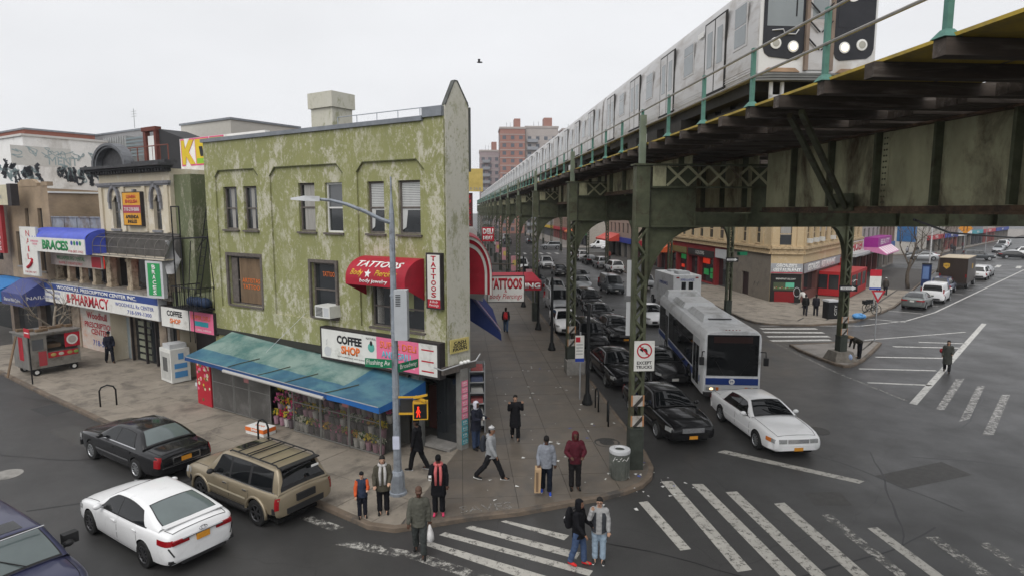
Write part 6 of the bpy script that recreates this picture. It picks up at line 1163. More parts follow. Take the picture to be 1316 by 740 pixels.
class Car:
    def __init__(c, S):
        c.S = S; L = S['L']; c.top = curve(S['top']); c.sh = curve(S['sh']); c.wd = curve(S['wd']); c.bt = curve(S['bt'])
    def sect(c, x):
        w_, zb, zs, zt = c.wd(x), c.bt(x), c.sh(x), c.top(x); h_ = zs-zb
        return [(0,zb),(w_*.86,zb),(w_*.955,zb+.05),(w_*.985,zb+.22*h_),(w_,zb+.48*h_),(w_*.992,zb+.74*h_),(w_*.972,zs-.05*h_-.01),(w_*.93,zs),(w_*.86,zs+.3*(zt-zs)),(w_*.55,zs+.85*(zt-zs)),(0,zt)]
    def side(c, x, z):
        p = c.sect(x)[1:8]
        for a,b in zip(p,p[1:]):
            if a[1] <= z <= b[1]: return a[0]+(b[0]-a[0])*(z-a[1])/max(1e-6,b[1]-a[1])
        return p[0][0] if z < p[0][1] else p[-1][0]
    def body_mesh(c, mats):
        L = c.S['L']; xs = sorted({-L/2,-L/2+.025,-L/2+.07,-L/2+.14,-L/2+.25,L/2-.25,L/2-.14,L/2-.07,L/2-.025,L/2,*[-L/2+.25+(L-.5)*i/26 for i in range(27)]})
        m = MB(); rows = []
        for x in xs:
            h_ = c.sect(x); rows.append([(x,y,z) for y,z in h_]+[(x,-y,z) for y,z in h_[-2:0:-1]])
        m.grid(rows, 0, close=True); n = len(rows[0]); m.add(rows[0],[tuple(range(n))]); m.add(rows[-1],[tuple(range(n-1,-1,-1))])
        me = m.mesh('body', mats); bm = bmesh.new(); bm.from_mesh(me); bmesh.ops.remove_doubles(bm, verts=bm.verts[:], dist=1e-5); bmesh.ops.recalc_face_normals(bm, faces=bm.faces[:]); bm.to_mesh(me); bm.free()
        S = c.S; cut = MB()
        for xw in (S['fa'], S['ra']):
            for s in (-1,1): cut.lathe([(S['r']*1.13,-.16),(S['r']*1.13,.25)] if s > 0 else [(S['r']*1.13,-.25),(S['r']*1.13,.16)], 28, (xw,s*(S['W']/2-.10),S['r']*1.02), 0, ax='y')
        cm = cut.mesh('cut', [WELL]); bm = bmesh.new(); bm.from_mesh(cm); bmesh.ops.recalc_face_normals(bm, faces=bm.faces[:]); bm.to_mesh(cm); bm.free()
        o = bpy.data.objects.new('t', me); co = bpy.data.objects.new('c', cm); TMP.collection.objects.link(o); TMP.collection.objects.link(co)
        mod = o.modifiers.new('b','BOOLEAN'); mod.operation='DIFFERENCE'; mod.solver='EXACT'; mod.object=co; mod.material_mode='TRANSFER'
        r = evaluated(o)
        bpy.data.objects.remove(o); bpy.data.objects.remove(co)
        for p in r.polygons: p.use_smooth = True
        r.set_sharp_from_angle(angle=R(38)); r.name = 'body'
        return r
    # greenhouse
    def gz(c, x):
        G = c.S['G']
        if x >= G['wt']: return G['zr']+(c.top(G['wb'])-G['zr'])*((x-G['wt'])/(G['wb']-G['wt']))**1.12
        if x <= G['rt']: return G['zr2']+(c.top(G['rb'])-G['zr2'])*((G['rt']-x)/(G['rt']-G['rb']))**G.get('rp',1.2)
        t = (x-G['rt'])/(G['wt']-G['rt']); return G['zr2']+(G['zr']-G['zr2'])*t+G.get('crown',.04)*math.sin(math.pi*t)
    def gy(c, x, z):
        G = c.S['G']; zb = c.sh(x); wb = c.wd(x)*.925; t = max(0,min(1,(z-zb)/(G['zr']-zb))); return wb-(wb-G['wr'])*t**1.15
    def gsect(c, x):
        z = c.gz(x); zb = c.sh(x)-.02; k = max(.012,min(.07,(z-zb)*.35)); y1 = c.gy(x,z-k)
        return [(c.gy(x,zb)+.004,zb),(c.gy(x,(zb+z-k)/2),(zb+z-k)/2),(y1,z-k),(y1-.035-.0*k,z-k*.35),(y1-.12,z-.012),(y1*.45,z+.012),(0,z+.018)]
    def cabin_mesh(c, mats):
        G = c.S['G']; xs = [G['rb']+(G['wb']-G['rb'])*i/36 for i in range(37)]; rows = []
        for x in xs:
            h_ = c.gsect(x); rows.append([(x,y,z) for y,z in h_]+[(x,-y,z) for y,z in h_[-2::-1]])
        m = MB(); m.grid(rows); return m.mesh('cabin', mats, smooth=50)
    def topz(c, x, y):
        h_ = c.gsect(x); p = h_[::-1]; ay = abs(y)
        for a,b in zip(p,p[1:]):
            if a[0] <= ay <= b[0]: return a[1]+(b[1]-a[1])*(ay-a[0])/max(1e-6,b[0]-a[0])
        return p[-1][1]
    def patch_side(c, s, x0, x1, zl, zh, off=.006, fn=None, n=10, m=4, slant0=0, slant1=0):
        rows = []
        for j in range(m+1):
            v = j/m; r_ = []
            for i in range(n+1):
                u = i/n; xa = x0+slant0*v; xb = x1+slant1*v; x = xa+(xb-xa)*u; lo = zl(x) if callable(zl) else zl; hi = zh(x) if callable(zh) else zh; z = lo+(max(hi,lo+.002)-lo)*v
                y = (fn or c.gy)(x,z)+off; r_.append((x,s*y,z))
            rows.append(r_)
        if s < 0: rows = rows[::-1]
        b = MB(); b.grid(rows); return b
    def patch_top(c, x0, x1, fy, off=.007, n=8, m=8):
        rows = []
        for i in range(n+1):
            x = x0+(x1-x0)*i/n; r_ = []; yw = (c.gsect(x)[4][0])*fy
            for j in range(m+1): y = -yw+2*yw*j/m; r_.append((x,y,c.topz(x,y)+off))
            rows.append(r_)
        b = MB(); b.grid(rows); return b
def make_car(S, name, label, paint, rim=RIM, plate=PLATE, detail=True, glass=CGL):
    c = Car(S); L, W = S['L'], S['W']; G = S['G']; root = thing(name, label, S.get('cat','car'))
    def P(nm, me, parent=root, **k): o = put(nm, me, parent, **k); return o
    body = P('body', c.body_mesh([paint, WELL])); body.data.materials[0] = paint; cab = P('cabin', c.cabin_mesh([paint]))
    zh = lambda x: min(c.gz(x)-.085-.0*x, 9); zl = lambda x: c.sh(x)+.035
    for s in (1,-1): W0_, W1_ = S['win'][-1], S['win'][0]; c.patch_side(s,W0_[0]-.03,W1_[1]+.03,lambda x: zl(x)-.015,lambda x: zh(x)+.015,.003,slant0=W0_[2],slant1=W1_[3],n=18).build('pillar_cover', TRIM, root, smooth=True)
    for (x0,x1,s0,s1) in S['win']:
        for s in (1,-1): c.patch_side(s,x0,x1,zl,zh,slant0=s0,slant1=s1).build('side_window', glass, root, smooth=True)
    c.patch_top(G['wb']-.005,G['wt']+.02,1.0,.004).build('windscreen_seal', TRIM, root, smooth=True); c.patch_top(G['rb']+.015,G['rt']-.02,1.0,.004).build('window_seal', TRIM, root, smooth=True)
    c.patch_top(G['wb']-.04, G['wt']+.06, .96).build('windscreen', S.get('wsm',glass), root, smooth=True)
    c.patch_top(G['rb']+.05, G['rt']-.06, .96).build('rear_window', S.get('rwm',glass), root, smooth=True)
    if detail:
        def bz(x, y):
            p = c.sect(x)[::-1]; ay = abs(y)
            for a,b_ in zip(p,p[1:]):
                if a[0] <= ay <= b_[0]: return a[1]+(b_[1]-a[1])*(ay-a[0])/max(1e-6,b_[0]-a[0])
            return p[-1][1]
        for xa,xb in ((G['wb']+.06,L/2-.16),(G['rb']-.05,-L/2+.12)):
            if abs(xb-xa) < .25: continue
            q = MB(); 
            for s in (1,-1): q.tube([(x,s*c.wd(x)*.80,bz(x,c.wd(x)*.80)+.002) for x in [xa+(xb-xa)*i/10 for i in range(11)]],.007,4)
            q.tube([(xb,y,bz(xb,y)+.002) for y in [c.wd(xb)*.8*(-1+i/5) for i in range(11)]],.007,4); q.build('panel_seam', SEAM, root)
        q = MB(); 
        for s in (.1,-.45): q.beam((G['wb']+.02,s,c.topz(G['wb']-.02,s)+.03),(G['wb']-.28,s-.42,c.topz(G['wb']-.28,s-.42)+.02),.02,.015)
        q.build('wiper', TRIM, root)
        for s in (1,-1): c.patch_side(s,S['win'][-1][0]-.1,S['win'][0][1]+.12,lambda x: c.sh(x)+.004,lambda x: c.sh(x)+.03,.009,None,14,1).build('window_trim', S.get('wtm',TRIM), root)
    if detail and 'sun' in S: c.patch_top(S['sun'][0],S['sun'][1],.62).build('sunroof', CGL, root)
    for s in (1,-1):
        for xw in (S['fa'],S['ra']): wheel(root, xw, s*(W/2-.115), S['r'], .22, rim, s, S.get('spokes',7), detail)
        # lamps
        x0,x1,z0,z1 = S['hl']; c.patch_side(s,x0,x1,z0,z1,.008,c.side,8,3).build('headlight', HEADL, root, smooth=True)
        if S.get('amb'): c.patch_side(s,x0-.26,x0,z0,z1,.008,c.side,4,2).build('indicator', AMB, root, smooth=True)
        x0,x1,z0,z1 = S['tl']; c.patch_side(s,x0,x1,z0,z1,.010,c.side,8,3).build('tail_light', TAIL, root, smooth=True)
        if 'tlb' in S: a,b_,d,e = S['tlb']; MB().box(-L/2-.012,-L/2+.05,s*a,s*b_,d,e).build('tail_light', TAIL, root)
        if 'hlb' in S: a,b_,d,e = S['hlb']; MB().box(L/2-.05,L/2+.010,s*a,s*b_,d,e).build('headlight', HEADL, root)
        xm = S['mx']; q = MB(); q.ball((xm,s*(c.gy(xm,c.sh(xm)+.06)+.16),c.sh(xm)+.10),.085,.11,.075,10,6); q.beam((xm,s*(c.gy(xm,c.sh(xm)+.03)),c.sh(xm)+.03),(xm,s*(c.gy(xm,c.sh(xm)+.06)+.1),c.sh(xm)+.07),.05,.04); q.build('wing_mirror', S.get('mirm',paint), root, smooth=True)
        if detail:
            for (x0,x1,a0,a1) in S['doors']:
                zl2 = lambda x: c.bt(x)+.10; zh2 = lambda x: c.sh(x)-.012
                c.patch_side(s,x0-.012,x1+.012,lambda x: zl2(x)-.012,lambda x: zh2(x),.0015,c.side,10,6,a0,a1).build('door_seam', SEAM, root, smooth=True)
                d = c.patch_side(s,x0,x1,zl2,zh2,.004,c.side,10,8,a0,a1).build('door', paint, root, smooth=True)
                xh = x0+.14; zz = c.sh(xh)-.13; yb = c.side(xh,zz); MB().box(xh-.09,xh+.09,s*(yb+.008),s*(yb+.035),zz-.018,zz+.018).build('door_handle', S.get('hdm',paint), d)
            if S.get('strip'): c.patch_side(s,S['ra']+S['r']*1.2,S['fa']-S['r']*1.2,S['strip'],S['strip']+.06,.014,c.side,12,1).build('side_strip', S.get('stm',TRIM), root)
            if S.get('arch'):
                for xw in (S['fa'],S['ra']):
                    P_ = [(xw+S['r']*1.2*math.cos(t), c.side(xw,S['r']+.2)*1.0, S['r']*1.02+S['r']*1.2*math.sin(t)) for t in [math.pi*(-.05+1.1*k/12) for k in range(13)]]; q = MB(); q.tube([(a,s*(b_+.0),d) for a,b_,d in P_],.045,6); q.build('wheel_arch_flare', paint, root, smooth=True)
    # front and rear faces
    yw = c.wd(L/2)
    if 'grille' in S: a,z0,z1,m = S['grille']; q = MB(); q.box(L/2-.04,L/2+.012,-a,a,z0,z1); g_ = q.build('grille', m, root); qq = MB(); [qq.box(L/2+.012,L/2+.018,-a,a,z,z+.012) for z in [z0+.02+.035*k for k in range(int((z1-z0)/.035))]]; qq.build('grille_bars', CHROME if m is not TRIM else TRIM, g_)
    if 'fb' in S: z0,z1,m = S['fb']; q = MB(); pts = [(L/2-.32,W*.475),(L/2-.06,W*.40),(L/2+.03,W*.25),(L/2+.035,0)]; pp = pts+[(x,-y) for x,y in pts[-2::-1]]; q.prism([(x,y) for x,y in pp]+[(L/2-.4,-W*.4),(L/2-.4,W*.4)],z0,z1,'z'); q.build('front_bumper', m or paint, root, smooth=30)
    if 'rbm' in S: z0,z1,m = S['rbm']; q = MB(); pts = [(-L/2+.32,W*.48),(-L/2+.06,W*.42),(-L/2-.03,W*.3),(-L/2-.035,0)]; pp = pts+[(x,-y) for x,y in pts[-2::-1]]; q.prism(([(x,y) for x,y in pp]+[(-L/2+.4,-W*.4),(-L/2+.4,W*.4)])[::-1],z0,z1,'z'); q.build('rear_bumper', m or paint, root, smooth=30)
    zp = S.get('zpr',.62); MB().box(-L/2-.03-S.get('pro',0),-L/2+.02,-.16,.16,zp-.075,zp+.075).build('rear_plate', plate, root)
    zp = S.get('zpf',.42); MB().box(L/2+.0,L/2+.045,-.16,.16,zp-.06,zp+.06).build('front_plate', plate, root)
    if detail: MB().box(-L/2+.35,L/2-.35,-W*.36,W*.36,.14,.24).build('underbody', WELL, root)
    return root, c
def ends(L, wmid, f=.66, r=.70):
    h = L/2; return [(-h,wmid*r),(-h+.025,wmid*(r+.08)),(-h+.07,wmid*(r+.15)),(-h+.16,wmid*.915),(-h+.4,wmid*.955),(-h+1.1,wmid*.99),(0,wmid),(h-1.1,wmid*.985),(h-.45,wmid*.94),(h-.2,wmid*.875),(h-.08,wmid*(f+.12)),(h-.03,wmid*(f+.06)),(h,wmid*f)]
CAMRY = dict(L=4.88,W=1.84,r=.335,fa=1.47,ra=-1.355,wd=ends(4.88,.92),
    top=[(-2.44,.72),(-2.40,.98),(-2.3,1.085),(-2.0,1.10),(-1.6,1.10),(-.6,1.0),(.9,.985),(1.2,.965),(1.7,.905),(2.15,.80),(2.36,.70),(2.44,.58)],
    sh=[(-2.44,.66),(-2.40,.92),(-2.3,1.02),(-1.9,1.03),(-1.0,.985),(.6,.93),(1.3,.90),(1.8,.82),(2.2,.71),(2.38,.62),(2.44,.52)],
    bt=[(-2.44,.36),(-2.3,.27),(-1.8,.22),(1.8,.2),(2.3,.22),(2.44,.30)], G=dict(wb=1.12,wt=.28,rt=-1.02,rb=-1.98,zr=1.405,zr2=1.37,wr=.585,rp=1.12),
    win=[(-.055,.92,.02,-.36),(-1.38,-.085,.34,.02)], doors=[(-.07,1.08,0,0),(-1.12,-.09,.12,0)], hl=(1.93,2.36,.60,.72), tl=(-2.40,-2.0,.78,.92), tlb=(.34,.74,.80,.90), mx=.72, spokes=10, zpr=.80, rwm=CGP, grille=(.55,.32,.50,TRIM))
TOWN = dict(rwm=CGP,wtm=CHROME,L=5.4,W=1.99,r=.34,fa=1.55,ra=-1.42,wd=ends(5.4,.985,.74,.74),  # pale rear glass: bright sky reflection put into the glass colour
    top=[(-2.7,.70),(-2.66,.90),(-2.55,.985),(-2.1,1.02),(-1.5,1.05),(.9,1.03),(1.5,1.0),(2.2,.93),(2.5,.86),(2.66,.78),(2.7,.66)],
    sh=[(-2.7,.64),(-2.66,.84),(-2.55,.91),(-1.6,.96),(0,.965),(1.3,.94),(2.1,.87),(2.5,.80),(2.66,.72),(2.7,.60)],
    bt=[(-2.7,.36),(-2.5,.28),(-1.9,.24),(1.9,.24),(2.5,.27),(2.7,.34)], G=dict(wb=1.02,wt=.22,rt=-1.12,rb=-1.78,zr=1.43,zr2=1.42,wr=.60,rp=1.5,crown=.035),
    win=[(-.1,.82,0,-.38),(-1.28,-.14,.26,0)], doors=[(-.12,1.02,0,0),(-1.2,-.14,.1,0)], hl=(2.28,2.64,.60,.76), tl=(-2.67,-2.46,.58,.92), mx=.68, spokes=10, zpr=.70, zpf=.40, strip=.52, stm=CHROME, fb=(.36,.54,None), rbm=(.36,.54,None), grille=(.42,.56,.74,CHROME))
CROWN = dict(TOWN, rwm=CGL, strip=.55, stm=None, amb=True, hl=(2.45,2.64,.60,.74), hlb=(.42,.70,.60,.74), grille=(.38,.60,.74,CHROME), tl=(-2.67,-2.45,.68,.84))
PATH = dict(wtm=CHROME,L=4.60,W=1.80,r=.37,fa=1.38,ra=-1.30,cat='suv',wd=ends(4.60,.90,.80,.90),
    top=[(-2.3,1.02),(-2.27,1.10),(-2.1,1.14),(.8,1.14),(1.1,1.12),(1.7,1.09),(2.05,1.03),(2.2,.95),(2.3,.78)],
    sh=[(-2.3,.98),(-2.2,1.06),(0,1.05),(1.0,1.03),(1.7,1.00),(2.1,.93),(2.22,.86),(2.3,.72)],
    bt=[(-2.3,.48),(-2.1,.42),(-1.0,.38),(1.5,.38),(2.1,.42),(2.3,.5)], G=dict(wb=1.08,wt=.42,rt=-1.98,rb=-2.26,zr=1.70,zr2=1.69,wr=.64,rp=1.4,crown=.03),
    win=[(-.02,.80,0,-.34),(-.92,-.1,0,0),(-1.92,-1.02,.05,0)], doors=[(-.05,.95,0,0),(-.98,-.07,.0,0)], hl=(1.98,2.24,.72,.90), tl=(-2.29,-2.12,.70,1.02), mx=.66, spokes=6, zpr=.86, arch=True, strip=.66, stm=mat('pale_side_strip',(.45,.40,.30),.4), rbm=(.50,.66,TRIM), fb=(.48,.66,TRIM), sun=(.02,.36), grille=(.5,.72,.86,CHROME), mirm=TRIM, hdm=CHROME)
CUV = dict(PATH, L=4.6, arch=False, strip=None, sun=(-.2,.3), spokes=5, rbm=(.48,.62,TRIM), cat='suv')
VAN = dict(L=4.4,W=1.83,r=.32,fa=1.5,ra=-1.25,cat='van',wd=ends(4.4,.915,.76,.94),
    top=[(-2.2,1.02),(-2.1,1.12),(1.2,1.12),(1.6,1.05),(2.0,.92),(2.12,.82),(2.2,.62)], sh=[(-2.2,.98),(0,1.06),(1.2,1.05),(1.8,.92),(2.1,.76),(2.2,.56)], bt=[(-2.2,.38),(-2,.26),(1.8,.22),(2.2,.34)],
    G=dict(wb=1.55,wt=.75,rt=-2.08,rb=-2.18,zr=1.80,zr2=1.84,wr=.76,rp=1.0,crown=.03), win=[(.28,1.2,0,-.42)], doors=[(.2,1.25,0,0),(-1.0,.14,0,0)], hl=(1.8,2.14,.66,.84), tl=(-2.19,-2.05,.80,1.35), mx=1.12, spokes=6, zpr=.75, rbm=(.36,.52,TRIM), grille=(.5,.5,.6,TRIM))
def face(dx, dy): return math.atan2(dy, dx)
def place(o, x, y, rz, z=0.0): o.location = (x,y,z); o.rotation_euler = (0,0,rz)
def bwdir(dn, ds): q = BW.ex*dn+BW.ey*ds; return face(q.x,q.y)
PW = car_paint('white_car_paint',(.74,.745,.75)); PK = car_paint('black_car_paint',(.007,.007,.008),rough=.2); PT = car_paint('tan_car_paint',(.27,.225,.155),.35,.35); PN = car_paint('navy_car_paint',(.035,.038,.085),.3); PS = car_paint('silver_car_paint',(.36,.37,.38),.5,.35); PG = car_paint('dark_grey_car_paint',(.06,.065,.07),.4); PB_ = car_paint('deep_blue_car_paint',(.02,.035,.10),.2); PGR = car_paint('grey_green_car_paint',(.13,.14,.135),.4)
FLD = FL.ex*-1      # driving direction of the near street (towards the left)
fdir = math.atan2(-FLD.y*-1, FLD.x); fdir = math.atan2(FLD.y, FLD.x)
camry,cc_ = make_car(CAMRY,'parked_car','white sedan with amber plate and dark alloys, nearest car in the street',PW,RIMD); place(camry,-9.55,15.65,fdir-R(.8)); camry.name='street_car'
MB().box(-2.47,-2.40,-.5,.5,.88,.905).build('boot_trim', CHROME, camry); q = MB(); q.tube([(-2.47+.0*math.sin(t),.10*math.cos(t),.985+.05*math.sin(t)) for t in [k*.63 for k in range(11)]],.012,5); q.tube([(-2.475,.045*math.cos(t),.985+.045*math.sin(t)) for t in [k*.63 for k in range(11)]],.01,5); q.build('boot_emblem', CHROME, camry)
q = MB(); q.box(-2.46,-2.3,-.55,.55,.29,.36); [q.box(-2.40,-2.2,s*.62,s*.80,.34,.42) for s in (1,-1)]; [q.beam((-2.36,s*.80,.74),(-2.42,s*.70,.52),.03,.03) for s in (1,-1)]; q.build('lower_diffuser', TRIM, camry); q = MB(); q.box(-2.12,-1.93,-.72,.72,1.115,1.135); q.build('boot_spoiler', PW, camry)
town,_ = make_car(TOWN,'street_car','black limousine sedan with red tail lamps and amber plate near the kerb',PK,RIM); place(town,-12.8,20.75,fdir+R(.3))
q = MB(); q.box(-2.735,-2.69,-.42,.42,.60,.64); q.box(-2.735,-2.69,-.42,.42,.80,.83); q.box(-2.735,-2.69,-.45,-.42,.60,.83); q.box(-2.735,-2.69,.42,.45,.60,.83); q.build('chrome_plate_surround', CHROME, town); q = MB(); q.box(-2.745,-2.6,-.98*.8,.98*.8,.545,.565); q.build('bumper_chrome', CHROME, town)
path,pc_ = make_car(PATH,'street_car','tan older suv with black roof rack waiting at the corner',PT,RIMD,PLATEW); place(path,-7.62,17.62,fdir-R(.6))
q = MB(); 
for s in (1,-1): q.tube([(.2,s*.6,1.73),(.1,s*.6,1.78),(-1.9,s*.6,1.77),(-2.0,s*.6,1.71)],.022,6)
for x in (-.15,-.55,-.7,-1.15,-1.7): q.tube([(x,-.6,1.78),(x,.6,1.78)],.018,5)
q.build('roof_rack', TRIM, path); MB().box(-2.2,-2.0,-.6,.6,1.70,1.735).build('rear_spoiler', TRIM, path); MB().box(-2.36,-2.29,-.3,.3,.77,.96).build('plate_recess', TRIM, path); q = MB(); [q.box(-1.0,1.0,s*.80,s*.98,.36,.42) for s in (1,-1)]; q.build('running_board', TRIM, path); MB().box(-2.245,-2.232,-.52,-.28,1.5,1.56).build('window_sticker', WHITE, path)
nav,_ = make_car(dict(CUV,wsm=CGP,mirm=TRIM,W=1.95,wd=ends(4.6,.975,.8,.9)),'street_car','dark blue suv at the lower left corner, only bonnet and windscreen in view',PN,RIM,PLATEW)
MB().box(.40,.58,.98,1.28,1.06,1.30).build('square_mirror', TRIM, nav); MB().box(.62,.66,-.62,.62,1.735,1.75).build('roof_edge_trim', CHROME, nav); dvec = -FLD; place(nav,-11.15,12.75,face(dvec.x,dvec.y)+R(0))
CR,_ = make_car(CROWN,'street_car','white sedan cab with amber plate in front of the bus',PW,RIM); hv_ = Vector((9.8,22.95))  # placed from its wheels below
LN = copy_tree(town); LN.name = 'street_car'; LN['label'] = 'black limousine sedan facing the crossing behind the no left turn sign'
def recol(o, m, old=None):
    for ch in [o]+list(o.children_recursive):
        if ch.type == 'MESH':
            for i, sl in enumerate(ch.material_slots):
                if sl.material == old: sl.link = 'OBJECT'; sl.material = m
place(CR, 9.65, 23.4, face(.10,-.995)); 
q = BW.p(8.2, 23.9); place(LN, q.x, q.y, bwdir(.07,-.997))
vanp,_ = make_car(VAN,'parked_car','small white cargo van parked up the side street behind the dark sedan',PW,RIM,PLATEW,False)
cuvp,_ = make_car(CUV,'parked_car','dark blue suv parked in front of the white van up the side street',PB_,RIM,PLATEW,False)
sedp,_ = make_car(dict(CAMRY,rwm=CGL),'parked_car','dark grey green sedan, last of the cars parked up the side street',PGR,RIM,PLATEW,False)
oldp,_ = make_car(dict(TOWN,strip=None),'queued_car','black sedan first in the kerb lane behind the limousine',PK,RIM,PLATE,False)
BASE = {id(vanp):PW, id(cuvp):PB_, id(sedp):PGR, id(oldp):PK}
ED = Vector((.68,.735)).normalized(); EN = Vector((-ED.y,ED.x)); edir = face(ED.x,ED.y)
def wput(o, x, y, rz): place(o, x, y, rz)
def rear(x, y, Ln): c = Vector((x,y))+ED*Ln/2; return c.x, c.y
wput(sedp, *rear(34.6,53.3,4.9), edir); wput(vanp, 40.5,58.9, edir); wput(cuvp, 45.3,64.9, edir)
def dupcar(src, paint, label, x, y, rz, group, name='queued_car'):
    c = copy_tree(src); c.name = name; c['label'] = label; c['group'] = group; recol(c, paint, BASE[id(src)]); place(c, x, y, rz); return c
GS = 'cars parked up the side street'; 
for o in (sedp, vanp, cuvp): o['group'] = GS
dupcar(cuvp, PW, 'white suv parked up the side street beyond the brown delivery truck', 58.5,77.5, edir, GS,'parked_car'); dupcar(sedp, PS, 'silver sedan parked farthest before the side street crossing', 62.5,82.0, edir, GS,'parked_car')
cross = face(-.92,.39)
GX = 'cars crossing at the far end of the side street'
dupcar(sedp, PS, 'silver sedan crossing the far end of the side street', 71.0,107.3, cross, GX,'crossing_car'); dupcar(cuvp, PG, 'grey suv crossing behind the brown delivery truck', 80.3,107.0, cross+math.pi, GX,'crossing_car'); dupcar(sedp, PK, 'black sedan crossing behind the grey suv', 89.3,110.5, cross+math.pi, GX,'crossing_car'); dupcar(sedp, PG, 'dark sedan crossing behind the silver sedan', 74.5,113.5, cross, GX,'crossing_car'); dupcar(cuvp, PW, 'white pickup like suv at the right edge of the far crossing', 96,117, cross, GX,'crossing_car')
GF = 'far cars queued beyond the side street crossing'
for k, (x,y,pr_,pt,lab) in enumerate([(100,128,sedp,PS,'silver sedan nearest in the far side street queue'),(105,134,sedp,PG,'grey sedan second in the far side street queue'),(111,141,vanp,PW,'white van in the far side street queue'),(117,148,sedp,PW,'white sedan behind the white van in the far queue'),(116,135,vanp,PW,'white van in the outer lane of the far queue'),(123,155,sedp,PS,'silver sedan last in the far side street queue'),(124,143,cuvp,PW,'white suv in the outer lane of the far queue')]): dupcar(pr_, pt, lab, x, y, edir+math.pi, GF)
down = bwdir(0,-1); up_ = bwdir(0,1); GQ = 'cars queued and parked along the avenue under the tracks'; oldp['group'] = GQ; q = BW.p(7.95,30.9); place(oldp, q.x, q.y, bwdir(.03,-1))
PBK2 = PK
for n,s,src,pt,hd,lab in [(7.95,37.9,cuvp,PK,down,'black suv second in the kerb lane beside the column block'),(7.5,44.2,sedp,PW,down,'white sedan parked in the kerb lane left of the second column'),(10.4,31.2,sedp,PK,down,'black sedan in the middle lane left of the bus'),(10.5,41.0,oldp,PK,down,'black sedan in the middle lane behind the column'),(10.7,47.2,sedp,PK,down,'glossy black sedan third in the middle lane'),(8.4,53.3,vanp,PS,down,'silver van parked in the kerb lane behind the white sedan'),(11.2,53.5,cuvp,PK,down,'black suv fourth in the middle lane'),(9.4,61.0,cuvp,PS,down,'silver suv in the kerb lane with an amber plate'),(13.2,67.3,sedp,PS,down,'silver sedan slipping between the lanes'),(15.9,64.3,vanp,PG,down,'dark grey van beside the silver sedan'),(14.5,74.5,sedp,PG,down,'dark grey sedan with lit windscreen further back'),(13.2,82.0,sedp,PK,down,'black sedan behind the grey one far back'),(12.8,92,cuvp,PW,down,'white suv far back in the queue'),(8.6,70,sedp,PG,down,'grey sedan parked by the third kerb column'),(8.6,79,sedp,PK,down,'black sedan parked near the pink banner'),(8.6,88,vanp,PW,down,'white van parked by the far left kerb'),
    (14.6,46.5,sedp,PW,down,'white sedan behind the bus'),(19.9,67,cuvp,PS,up_,'silver suv beyond the white ambulance'),(21.3,85,cuvp,PW,up_,'white suv parked on the right kerb under the tracks'),(21.0,92,cuvp,PS,up_,'silver suv parked on the right kerb'),(20.8,99,sedp,PK,up_,'black sedan parked on the right kerb'),(20.8,106,cuvp,PW,up_,'second white suv parked on the right kerb'),(20.9,113,sedp,PW,up_,'white sedan last on the right kerb before the cross street'),
    (20.0,136.4,cuvp,PS,bwdir(-1,.0),'silver suv crossing the avenue far back'),(33.0,134,sedp,PW,bwdir(-1,0),'white sedan waiting on the cross street'),(31.5,139,vanp,PW,bwdir(-1,0),'white van on the cross street behind the orange awning'),(9,150,sedp,PW,down,'white sedan far beyond the cross street'),(12,158,cuvp,PG,down,'grey suv far beyond the cross street'),(9,166,sedp,PS,down,'silver sedan far beyond the cross street'),(13,176,vanp,PW,down,'white van far beyond the cross street'),(18,160,sedp,PK,up_,'black sedan driving away beyond the cross street'),(9,186,cuvp,PK,down,'black suv at the far end of the avenue')]:
    q = BW.p(n,s); dupcar(src, pt, lab, q.x, q.y, hd+R(rnd.uniform(-1.2,1.2)), GQ)
# ---------------------------------------------------------------- city bus
BUSW = mat('bus_white', (.66,.67,.68), .4, var=.06, dirt=(.36,.36,.35), damt=.3); BUSB = flat((.018,.045,.19),.35,'bus_blue'); BGL = glassy('bus_glass', (.008,.009,.010), .05, spec=.3)
bc = BW.p(12.12,26.4)+Vector((0,0,0)); bh = bwdir(-.155,-.988); bdir = Vector((math.cos(bh),math.sin(bh)))
bus = thing('city_bus', 'white city bus with a blue stripe and black windscreen in the middle lane', 'bus', (bc.x-bdir.x*6.1, bc.y-bdir.y*6.1, 0), bh)
BLn, BWd = 12.2, 2.62; h2 = BWd/2
pr_ = [(-h2*.97,.32),(-h2,.5),(-h2,2.86),(-h2*.97,3.06),(-h2*.86,3.21),(-h2*.5,3.27)]; pr_ = pr_+[(-y,z) for y,z in pr_[::-1]]
m = MB(); xs = [-6.1,-6.05,-5.9,5.7,5.95,6.06,6.1]; sc_ = [.9,.97,1,1,.985,.95,.9]
rows = [[(x,y*k,.32+(z-.32)*(1 if .05 < i < 5.5 else .985)) for y,z in pr_] for i,(x,k) in enumerate(zip(xs,sc_))]
m.grid(rows, close=True); m.poly(rows[-1]); m.poly(rows[0][::-1]); m.build('body', BUSW, bus, smooth=35)
